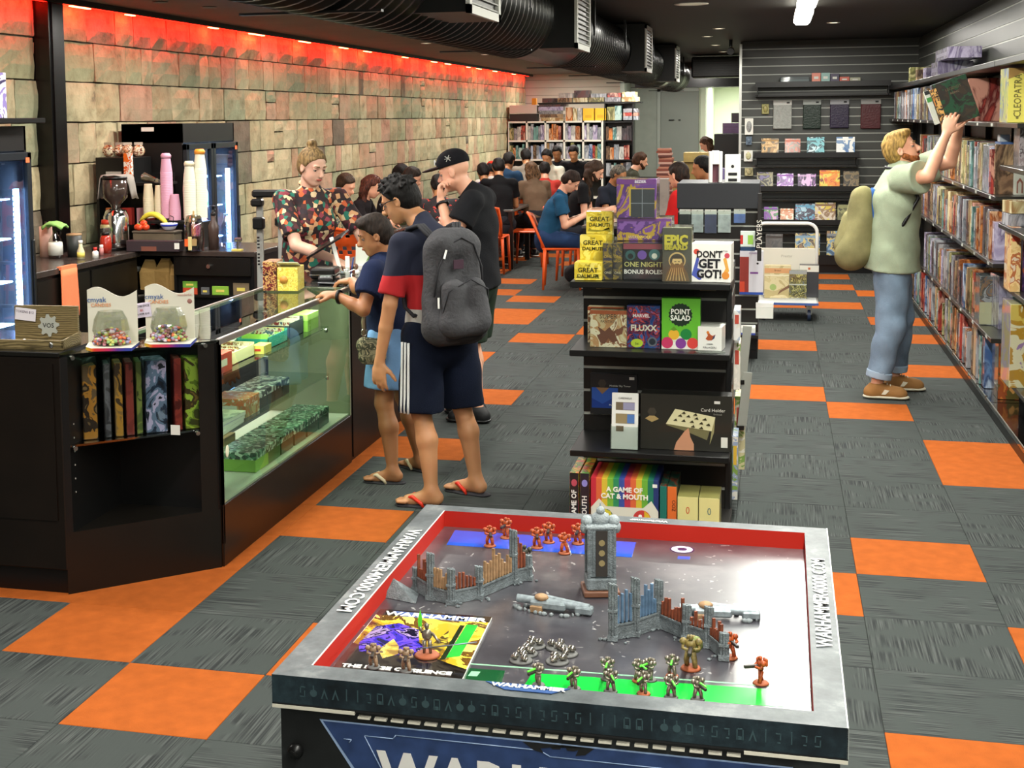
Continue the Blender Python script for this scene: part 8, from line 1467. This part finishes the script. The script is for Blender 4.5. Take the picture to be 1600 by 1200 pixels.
# ---- man reaching up at the shelves
p5 = person('bearded man in sage shirt and rolled jeans reaching up to the right shelves', (.74, 9.53, 0), math.radians(-92), 1.79, pelvis=(.755, 9.55, .955), chest=(.775, 9.53, 1.29), neck=(.79, 9.52, 1.515), head=(.80, 9.51, 1.635), look=(-.12, -.34), roll=0,
       sh=((.80, 9.34, 1.45), (.83, 9.71, 1.47)), wr=((1.055, 9.34, 1.735), (1.175, 9.66, 1.80)), el=((.935, 9.20, 1.475), None), pole=((0, -1, -.6), (0, .3, -1)), ank=((.665, 9.42, .082), (.80, 9.72, .082)), toe=((1, -.05), (.95, .1)), kpole=(1, 0, 0), sk=S_FAIR,
       top=dict(m=cloth('sage', '#9aa58c'), sleeve=.72, hem=.10, g=.046, collar=True, wr=.0062, wf=32), bottom=dict(m=mat('denim', '#74889c', .9, noise=.35, nscale=5, bump=.3, bscale=180), len=2, g=.024, hg=.0, waist=-.02, cuff=.16, turnup=mat('denim_pale', '#93a6b8', .9), wr=.0065), feet=dict(m=mat('suede_tan', '#8f6434', .8, noise=.2), sole=mat('sole_cream', '#c9c2ac', .7), lace=mat('lace_cream', '#d8cfb8', .8)),
       hair=dict(s='short2', c='#b08c4c', c2='#d0b070'), beard='#9a5a30', hand=[((.25, .1, 1), (.4, 1, 0), .40), ((.2, -.2, 1), (-.3, -1, 0), .5)], bw=1.12)
m = MB(); hp = p5['hp']; n_ = p5['nk']; rt, fw_, up_ = p5['right'], p5['fw'], p5['up']
for e in (-1, 1): m.sph(tuple(n_+rt*e*.062+fw_*.085-up_*.01), (.030, .044, .044), 12)
m.tube([tuple(n_+rt*math.cos(x)*.085-fw_*math.sin(x)*.085-up_*.0) for x in np.linspace(-.3, pi+.3, 12)], .010, 8); m.build('headphones', mat('hp_black', '#101012', .5), p5['t'])
KH = cloth('khaki', '#857f58', .25); kb = thing('backpack', 'khaki backpack with a blue back panel worn by the man in sage', 'backpack', (.535, 9.55, 1.14), math.radians(88)); kb.scale = (1.12, 1.12, 1.25)
sdf_part('main_pack', [cap((-.07, .0, -.13), (-.06, -.02, .14), .095, .065, .06), cap((.07, .0, -.13), (.06, -.02, .14), .095, .065, .06), cap((-.06, .04, -.15), (.06, .04, -.15), .085, .085, .05)], .007, KH, kb, wr=.008, wf=24)
sdf_part('front_pocket', [cap((-.05, .075, -.11), (-.045, .045, .03), .060, .040, .05), cap((.05, .075, -.11), (.045, .045, .03), .060, .040, .05)], .007, KH, kb, wr=.004, wf=24); sdf_part('back_panel', [cap((-.07, -.12, -.14), (-.06, -.09, .16), .045, .035, .03), cap((.07, -.12, -.14), (.06, -.09, .16), .045, .035, .03)], .007, cloth('panel_blue', '#2f5590'), kb)
for e in (-1, 1): m = MB(); m.tube([(e*.085, -.10, .18), (e*.12, -.18, .27), (e*.135, -.27, .26), (e*.155, -.33, .15), (e*.185, -.25, .02), (e*.16, -.12, -.13), (e*.10, -.08, -.17)], .011, 8); m.build('strap', BLK, kb)
gbox('board_game', 'dark green box being lifted off the top right shelf by the bearded man', (1.165, 9.43, 1.815), (.215, .065, .285), art('held_box', ['#14160f', '#1f241a', '#1c4a30', '#2c2620', '#3a2c20'], 8), FLAT('#171a14'), cat='board game', rot=(0, -.34, .0), words=[('LEGENDS', .024, '#6a5236', .01, .225), ('RISING', .018, '#8a7258', .01, .195)])
gbox('board_game', 'second box with an orange figure held together with the dark green one', (1.055, 9.425, 1.80), (.040, .065, .235), art('held_orange', ['#c9803a', '#2a2620', '#d8a860', '#4a3a2c'], 22), None, cat='board game', rot=(0, -.34, 0)); gbox('board_game', 'thin green and white box outermost in the bearded man hands', (1.012, 9.43, 1.80), (.030, .06, .225), FLAT('#c4c8bc'), None, cat='board game', rot=(0, -.34, 0), shapes=[(rect(-.015, .015, .15, .18), '#3f8a3f'), (rect(-.015, .015, .20, .225), '#1c2020')])
# ================================================================ GAMING AREA AT THE BACK
ORC = mat('chair_orange', '#e2581e', .4)
def chair(loc, rz, label):
    """moulded chair; sitter faces local +Y"""
    t = thing('gaming_chair', label, 'chair', loc, rz, 'orange perforated chairs')
    for x, y in ((-.20, .19), (.20, .19), (-.20, -.17), (.20, -.17)): m = MB(); m.tube([(x*1.12, y*1.12, 0), (x, y, .44)], [.013, .022], 8); m.build('leg', ORC, t)
    MB().bbox(-.22, .22, -.20, .22, .43, .455, .012).build('seat', ORC, t); m = MB()
    n, k = 9, 9; P_ = lambda i, j: (-.20+.40*i/n, -.20-.13*(j/k)**1.2-.03*(1-(2*i/n-1)**2), .45+.37*j/k-(.05*(2*i/n-1)**4 if j == k else 0))
    vs = [P_(i, j) for i in range(n+1) for j in range(k+1)]; fs = [(i*(k+1)+j, (i+1)*(k+1)+j, (i+1)*(k+1)+j+1, i*(k+1)+j+1) for i in range(n) for j in range(k) if not (2 <= j < k-1 and 0 < i < n-1 and (i*2+j*3) % 4 in (1, 2) and (i+j) % 2)]
    m.add(vs, fs, smooth=True); o = m.build('backrest', ORC, t); o.modifiers.new('s', 'SOLIDIFY').thickness = .014
    m = MB(); m.tube([(-.19, -.17, .43), (-.205, -.25, .62), (-.19, -.33, .80), (0, -.37, .83), (.19, -.33, .80), (.205, -.25, .62), (.19, -.17, .43)], .015, 8); m.build('back_frame', ORC, t); return t
def table(x0, x1, y0, y1, label, topm, h=.74):
    t = thing('gaming_table', label, 'table', ((x0+x1)/2, (y0+y1)/2, 0)); w, d = (x1-x0)/2, (y1-y0)/2
    MB().bbox(-w, w, -d, d, h-.03, h, .004).build('tabletop', topm, t)
    for sx in (-1, 1):
        for sy in (-1, 1): MB().bbox(sx*(w-.04)-.03, sx*(w-.04)+.03, sy*(d-.04)-.03, sy*(d-.04)+.03, 0, h-.03, .004).build('leg', BLK, t)
    return t
GT_ = mat('table_grey', '#4a4946', .3, coat=.3)
table(-3.62, -3.12, 16.7, 17.95, 'black table nearest the aisle on the stone wall side', GT_); table(-4.45, -3.75, 13.2, 14.6, 'dark table between the counter group and the stone wall', GT_); table(-3.9, -3.25, 18.9, 20.9, 'game strewn table farther back by the aisle', mat('table_light', '#9a9684', .5))
table(-1.95, -1.15, 14.3, 17.6, 'long dark table in front of the man in blue', GT_); table(-2.0, -1.0, 18.9, 20.2, 'pale far table with papers near the grey door', mat('table_light', '#9a9684', .5))
for i, a in enumerate([((-2.27, 15.0, 0), -pi/2+.12, 'orange chair holding the man in the blue shirt'), ((-2.23, 15.85, 0), -pi/2, 'orange chair of the long haired person in black'), ((-2.2, 16.7, 0), -pi/2, 'orange chair third along the long dark table'), ((-3.42, 18.55, 0), 0, 'orange chair with its perforated back to the aisle table'), ((-3.0, 19.3, 0), pi/2, 'orange chair beside the game strewn table'),
    ((-3.36, 16.35, 0), 0, 'orange chair under the person in black at the near table'), ((-4.05, 12.9, 0), 0, 'orange chair behind the cashier by the stone wall'), ((-3.42, 13.9, 0), pi/2, 'orange chair behind the striped shirt man with a perforated back'), ((-3.0, 17.2, 0), pi/2, 'orange chair seen past the man with the cap'), ((-.95, 12.75, 0), pi/2, 'orange chair behind the person in the red jacket'), ((-.8, 13.55, 0), pi/2, 'orange chair of the dark haired person near the far rack'), ((-1.75, 18.55, 0), 0, 'orange chair of the bearded man at the pale table')]): chair(*a)
def sitter(label, x, y, hz, face, topc, hair_, skn=S_FAIR, lean=.16, h=1.72, bot='#26282e', beard=None, sleeve=.6, reach=.42, look=None, fem=False, topm=None, vox=.0155, collar=False, chairz=.47):
    rz = face; f = V(-math.sin(rz), math.cos(rz), 0); r = V(math.cos(rz), math.sin(rz), 0); o = V(x, y, 0)-f*(lean+.07); P = lambda a, b_, z: tuple(o+f*a+r*b_+V(0, 0, z)); k = hz-1.19
    return person(label, (float(o[0]), float(o[1]), 0), rz, h, pelvis=P(0, 0, chairz+.12), chest=P(lean*.45, 0, .86+k*.6), neck=P(lean*.85, 0, 1.07+k), head=P(lean+.07, 0, 1.19+k), look=look or (0, .45), sh=(P(lean*.75, .175, 1.0+k), P(lean*.75, -.175, 1.0+k)), wr=(P(reach, .10, .80), P(reach, -.12, .80)), pole=(tuple(-f*.6+r*.5+V(0, 0, -1)), tuple(-f*.6-r*.5+V(0, 0, -1))),
                  ank=(P(.44, .12, .08), P(.40, -.12, .08)), toe=(tuple(f[:2]), tuple(f[:2])), kpole=tuple(f+V(0, 0, 1.2)), sk=skn, top=dict(m=topm or cloth('t'+topc, topc), sleeve=sleeve, hem=.06, g=.016, collar=collar), bottom=dict(m=cloth('b'+bot, bot), len=2, g=.014), feet=dict(m=BLK), hair=hair_, beard=beard, vox=vox, face=vox < .012, fem=fem, seated=True)
R90, L90 = -pi/2, pi/2; BK, DB, BR = dict(s='short', c='#0e0c0b', c2='#1a1614'), dict(s='short', c='#1c130d', c2='#2e2018'), dict(s='short', c='#3a2818')
sitter('man in a teal blue polo shirt bent over at the long table', -2.16, 15.0, 1.17, R90+.1, '#1f4a68', dict(s='short', c='#2c1c12', c2='#452e1e'), lean=.20, look=(0, .7), vox=.010, bot='#24395c', collar=True)
sitter('person in a black tee with very long brown hair at the long table', -2.0, 15.85, 1.25, R90, '#141416', dict(s='long', c='#3c2818', c2='#5a3e28', l=.42), lean=.22, look=(0, .5), beard='#3c2818', vox=.010)
sitter('man with grey hair and navy top third at the long table', -1.82, 16.65, 1.17, R90-.5, '#20242e', dict(s='short', c='#4a463e', c2='#6e685c'), S_TAN, look=(.1, .5))
sitter('bearded balding man at the pale far table', -1.76, 18.75, 1.27, R90+.3, '#3a3c30', dict(s='short', c='#4a2e1a'), beard='#4a2c18', look=(0, .25))
sitter('man in a white tee with black hair beyond the aisle tables', -3.28, 20.3, 1.28, pi*.95, '#c9c6b4', BK, S_ASIAN, look=(0, .5)); sitter('man in black with black hair in front of the white shelving', -3.04, 21.4, 1.31, pi, '#121214', BK, S_ASIAN, look=(0, .5))
sitter('person in a grey tee with black hair, back turned, by the white shelving', -3.58, 20.2, 1.29, .3, '#8a8478', BK, S_ASIAN); sitter('dark haired person in dark top between white tee and shelving', -3.36, 21.8, 1.30, pi, '#22242a', BK, S_TAN)
sitter('person in black with a hand on the head at the near aisle table', -3.36, 17.0, 1.25, .25, '#101012', BK, S_TAN, vox=.012); sitter('person in a steel blue tee with black hair by the stone wall end', -3.53, 18.6, 1.28, -.2, '#24405c', BK, S_TAN)
sitter('girl with long light brown hair and tan top at the strewn table', -3.14, 18.1, 1.17, .5, '#6a5644', dict(s='long', c='#4a3420', c2='#7a5a3c', l=.34), S_FAIR, fem=True); sitter('girl with dark hair in red top at the strewn table', -3.12, 19.1, 1.13, .2, '#a8342c', BK, S_FAIR, fem=True)
sitter('child in a grey and yellow print shirt behind the shop assistant', -4.10, 13.0, 1.22, R90-.3, '#8a8a70', BR, S_FAIR, topm=art('boy_print', ['#5a6468', '#b0ac80', '#2c3438', '#8f9a9a'], 14, rough=.8, coat=0)); sitter('person in an olive tee with dark hair beyond the striped shirt man', -3.78, 14.35, 1.24, R90*.8, '#4a4a2e', DB, S_FAIR)
sitter('black haired person just behind the striped shirt man', -4.05, 14.9, 1.25, R90, '#1c1c22', BK, S_TAN); sitter('person in a black shirt printed with red melons behind the cap man', -3.42, 14.05, 1.17, .3, '#141014', BK, S_TAN, topm=art('melon_print', ['#140f14', '#1c1418', '#1a1216', '#181216', '#140f14', '#c0382c'], 16, rough=.8, coat=0), fem=True)
sitter('auburn haired person in dark clothes behind the short woman', -4.02, 13.65, 1.18, R90, '#1a1618', dict(s='long', c='#3a1c14', c2='#5a2e20', l=.25), S_FAIR); sitter('person in purple beside the stone wall past the cap man', -3.62, 17.3, 1.18, .4, '#2c1c50', BK, S_TAN)
a = sitter('child with a red cap far along the stone wall', -3.75, 18.5, 1.17, 0, '#c8c4bc', BK, S_TAN, h=1.5); sdf_part('cap', [ell(a['hp'](0, -.005, .065), V(.088, .105, .07)*a['hs'], a['HB'], .01)], .010, cloth('cap_red', '#b02c1c'), a['t'])
sitter('person in a red jacket with brown hair behind the middle rack', -.86, 12.8, 1.33, L90-.5, '#b01c1c', DB, S_FAIR, sleeve=2, look=(-.1, .2)); sitter('black haired person looking toward the red jacket', -.68, 13.55, 1.37, L90, '#121214', BK, S_TAN, look=(0, .2))
person('woman with long brown hair standing bent in the white back room', (-.90, 22.3, 0), L90, 1.64, pelvis=(-.86, 22.3, .88), chest=(-.93, 22.3, 1.12), neck=(-1.0, 22.3, 1.30), head=(-1.07, 22.3, 1.42), look=(0, .6), sh=((-.96, 22.48, 1.24), (-.96, 22.12, 1.24)), wr=((-1.2, 22.45, .95), (-1.2, 22.2, .95)), ank=((-.86, 22.4, .08), (-.86, 22.2, .08)), toe=((-1, 0), (-1, 0)), kpole=(-1, 0, 0), sk=S_FAIR, top=dict(m=cloth('dk', '#17141a'), sleeve=.7), bottom=dict(m=cloth('dk2', '#1c1c22'), len=2), feet=dict(m=BLK), hair=dict(s='long', c='#3a2618', c2='#5c402a', l=.32), vox=.013, face=False, fem=True)
t = thing('backpack', 'black backpack on the carpet under the blue shirt chair', 'backpack', (-2.08, 15.35, 0), .4); sdf_part('main_pack', [cap((-.10, 0, .12), (.08, 0, .16), .11, .09, .05), cap((0, 0, .15), (.03, .02, .28), .09, .05, .05)], .012, GBD, t); MB().tube([(-.1, -.08, .1), (-.14, -.14, .2), (-.05, -.08, .3)], .012, 6).build('strap', BLK, t)
# board game pieces on the tables
for k, (x, y, w, d, c_, lb) in enumerate([(-3.6, 19.9, .5, .6, '#8a8a70', 'sprawling game board on the strewn table'), (-3.55, 19.3, .3, .25, '#b8a888', 'small square game mat at the near end of the strewn table'), (-1.5, 15.0, .45, .5, '#5a4a3a', 'brown game board before the man in blue')]):
    t = thing('game_board', lb, 'game board', (x, y, .741)); MB().bbox(-w/2, w/2, -d/2, d/2, 0, .006, .001).build('board', art('gb%d' % k, [c_, '#c9bf9a', '#6a5a44', '#9aa07a'], 12), t); m = MB(); r_ = random.Random(k)
    for q in range(22): m.box(-.012, .012, -.012, .012, .006, .02, M=T(r_.uniform(-w*.45, w*.45), r_.uniform(-d*.45, d*.45), 0))
    m.build('game_pieces', FLAT('#a8442c'), t, kind='stuff')
t = thing('brick_tower', 'tall stack of mottled red brown game blocks on the far table', 'tower', (-1.33, 17.4, .741)); r_ = random.Random(4)
for q in range(26):
    z = .028*q; MB().bbox(-.085, .085, -.06, .06, 0, .027, .002).build('block', mat('bl%d' % (q % 4), ['#7a3f30', '#a8705a', '#5a2e26', '#b89080'][q % 4], .7), t, loc=(r_.uniform(-.012, .012)+.02*math.sin(q*.4), r_.uniform(-.01, .01), z), rot=(0, 0, r_.uniform(-.15, .15)))
for k, (x, y, z, w, d, h, c_, lb) in enumerate([(-1.02, 18.0, .0, .55, .4, 1.28, '#8f7c44', 'large kraft carton on end beside the block tower'), (-.95, 17.9, 1.285, .35, .3, .12, '#b09a5a', 'smaller kraft carton on top of the large one'), (-.72, 16.9, .0, .28, .28, 1.24, '#5f5480', 'purple product tower left of the white device boxes'), (-1.28, 15.9, .741, .22, .2, .42, '#8a8078', 'grey box behind the purple windowed game'), (-.55, 19.3, .0, .5, .5, 1.62, '#151414', 'black tall case by the white room wall'), (-.52, 19.3, 1.625, .35, .3, .14, '#4a3450', 'purple carton on the tall black case'), (-.47, 19.3, 1.77, .22, .25, .13, '#241c22', 'small dark carton topmost on the black case')]):
    carton('carton', lb, 'box', (x, y, z), (w, d, h), mat('ct'+c_, c_, .6, noise=.2, nscale=8), lidm=mat('ctl'+c_, c_, .5))
# white cube shelving with games
KX0, KZ1, KP = -4.72, 1.80, .342
kx = thing('cube_shelving', 'white open cube shelving full of games at the far end of the stone wall', 'shelving', (KX0, 24.8, 0)); KW = mat('kallax_white', '#d8d6c8', .5)
MB().box(.01, 5*KP, .37, .385, .02, KZ1-.01).build('back_panel', mat('kx_back', '#2c2a28', .7), kx)
for i in range(6): MB().box(i*KP-.016 if i else 0, i*KP+.016, 0, .385, 0, KZ1).build('upright', KW, kx)
for j in range(6): MB().box(.016, 5*KP, 0, .385, KZ1-.032-j*KP, KZ1-j*KP).build('shelf', KW, kx)
rr = random.Random(12); FCK = list(PALS); CNm = ['leftmost', 'second', 'third', 'fourth', 'rightmost']; RNm = ['upper', 'lower']
for j in range(2):
    for i in range(5):
        x = i*KP+.022; k = 0; z = KZ1-.032-(j+1)*KP+.033
        while x < (i+1)*KP-.06:
            w = rr.choice([.04, .05, .065, .08]); w = min(w, (i+1)*KP-.018-x); h = rr.uniform(.20, .29); c_ = 'orange' if (i, j) == (2, 0) and k in (1, 2, 3) else rr.choice(FCK)
            o = MB().box(0, w-.003, 0, .25, 0, h).build('shelved_game', [FCM[c_]]); o.location = (KX0+x, 24.82, z); props(o, f'{c_} game, {["first", "second", "third", "fourth", "fifth", "sixth", "seventh"][k]} in the {CNm[i]} {RNm[j]} cube of the white shelving', 'board game', 'games in the white cubes'); x += w; k += 1
z0 = KZ1+.001
tops = [(.02, .62, .10, .45, 'white', 'pink lit white crate at the wall end', .18), (.62, .47, .0, .07, 'cream', 'cream flat box', 0), (.60, .42, .07, .06, 'brown', 'brown flat box', 0), (.55, .50, .13, .07, 'lavender', 'lilac flat box', 0), (.55, .42, .20, .06, 'black', 'dark flat box', 0)]
st = [('cream', .60, .40, 0, .06), ('brown', .58, .42, .062, .06), ('grey', .56, .40, .124, .06), ('lavender', .55, .45, .186, .07), ('black', .56, .5, .258, .06), ('orange', 1.05, .12, 0, .24), ('cream', 1.18, .07, 0, .22), ('white', 1.26, .08, 0, .23), ('olive', 1.79, .14, 0, .24), ('teal', 1.93, .12, 0, .26), ('silver', 2.08, .26, .0, .07), ('red', 2.08, .26, .072, .06), ('grey', 2.08, .26, .134, .07), ('brown', .9, .26, .33, .08), ('cream', 1.18, .26, .33, .08), ('olive', 1.46, .27, .33, .08), ('grey', 1.75, .28, .33, .08), ('cream', 2.05, .30, .33, .08), ('black', .62, .27, .33, .08), ('white', .92, .25, .41, .09), ('black', 1.2, .28, .41, .13), ('silver', 1.5, .28, .41, .07), ('red', 1.8, .24, .41, .08), ('cream', 2.06, .25, .41, .09)]
for k, (c_, x, w, z, h) in enumerate(st):
    o = MB().bbox(0, w, 0, .28, 0, h, .003).build('stacked_game', [FCM[c_]]); o.location = (KX0+x, 24.85, z0+z); props(o, f'{c_} game box in the piles above the white shelving, {["bottom", "second", "third", "upper", "topmost"][min(4, int(z/.09))]} layer, column {["one", "two", "three", "four", "five"][min(4, int(x/.45))]}'+(' edge' if k % 2 else ''), 'board game', 'game piles above the cubes')
for k, x in enumerate((1.36, 1.575)): t = thing('yellow_crate', ['left of the two bright yellow boxes', 'right of the two bright yellow boxes'][k]+' on the white cube shelving', 'box', (KX0+x+.10, 24.95, z0), 0, 'yellow boxes on the cube shelving'); MB().bbox(-.10, .095, -.1, .1, 0, .22, .004).build('box', mat('yel_bright', '#e0b01c', .5), t); MB().box(-.06, .055, -.102, -.1, .05, .10).build('label', mat('yel_lbl', '#c89a14', .5), t)
t = carton('crate', 'pale crate glowing pink from the red light at the wall end', 'box', (KX0+.27, 24.98, z0+.14), (.50, .3, .15), mat('crate_white', '#c4b8ac', .6)); t = carton('crate', 'dark crate under the pale pinkish crate', 'box', (KX0+.27, 24.98, z0), (.50, .3, .135), mat('crate_dark', '#2a2320', .6)); carton('crate', 'small amber box standing on the pale pinkish crate', 'box', (KX0+.47, 24.9, z0+.295), (.08, .1, .12), mat('amber', '#d88a1c', .5))
props(MB().bbox(KX0+.55, KX0+2.4, 24.83, 25.15, z0+.30, z0+.325, .003).build('riser_shelf', BLK), 'long black shelf board above the white cubes carrying game piles', 'shelf')
bs = thing('black_bookcase', 'black bookcase with games right of the white cube shelving', 'shelving', (-2.98, 24.85, 0)); MB().box(0, .02, 0, .35, 0, 2.1).build('side', BLK, bs); MB().box(.50, .52, 0, .35, 0, 2.1).build('side', BLK, bs); MB().box(0, .5, .33, .35, 0, 2.1).build('back', BLK, bs)
for z in (.45, .80, 1.10, 1.45, 1.78): MB().box(.02, .5, 0, .34, z-.02, z).build('shelf', BLK, bs)
for z, nm in ((.80, 'low'), (1.10, 'middle'), (1.45, 'upper'),):
    x = .03; k = 0
    while x < .44: w = rr.choice([.05, .07, .09]); c_ = rr.choice(['red', 'teal', 'silver', 'brown', 'black', 'white', 'orange']); o = MB().box(0, min(w, .49-x)-.004, 0, .22, 0, rr.uniform(.2, .27)).build('shelved_game', [FCM[c_]]); o.location = (-2.98+x, 24.9, z+.001); props(o, f'{c_} game, {["first", "second", "third", "fourth", "fifth", "sixth", "seventh", "eighth", "ninth"][k]} on the {nm} shelf of the black bookcase', 'board game', 'games in the black bookcase'); x += w; k += 1
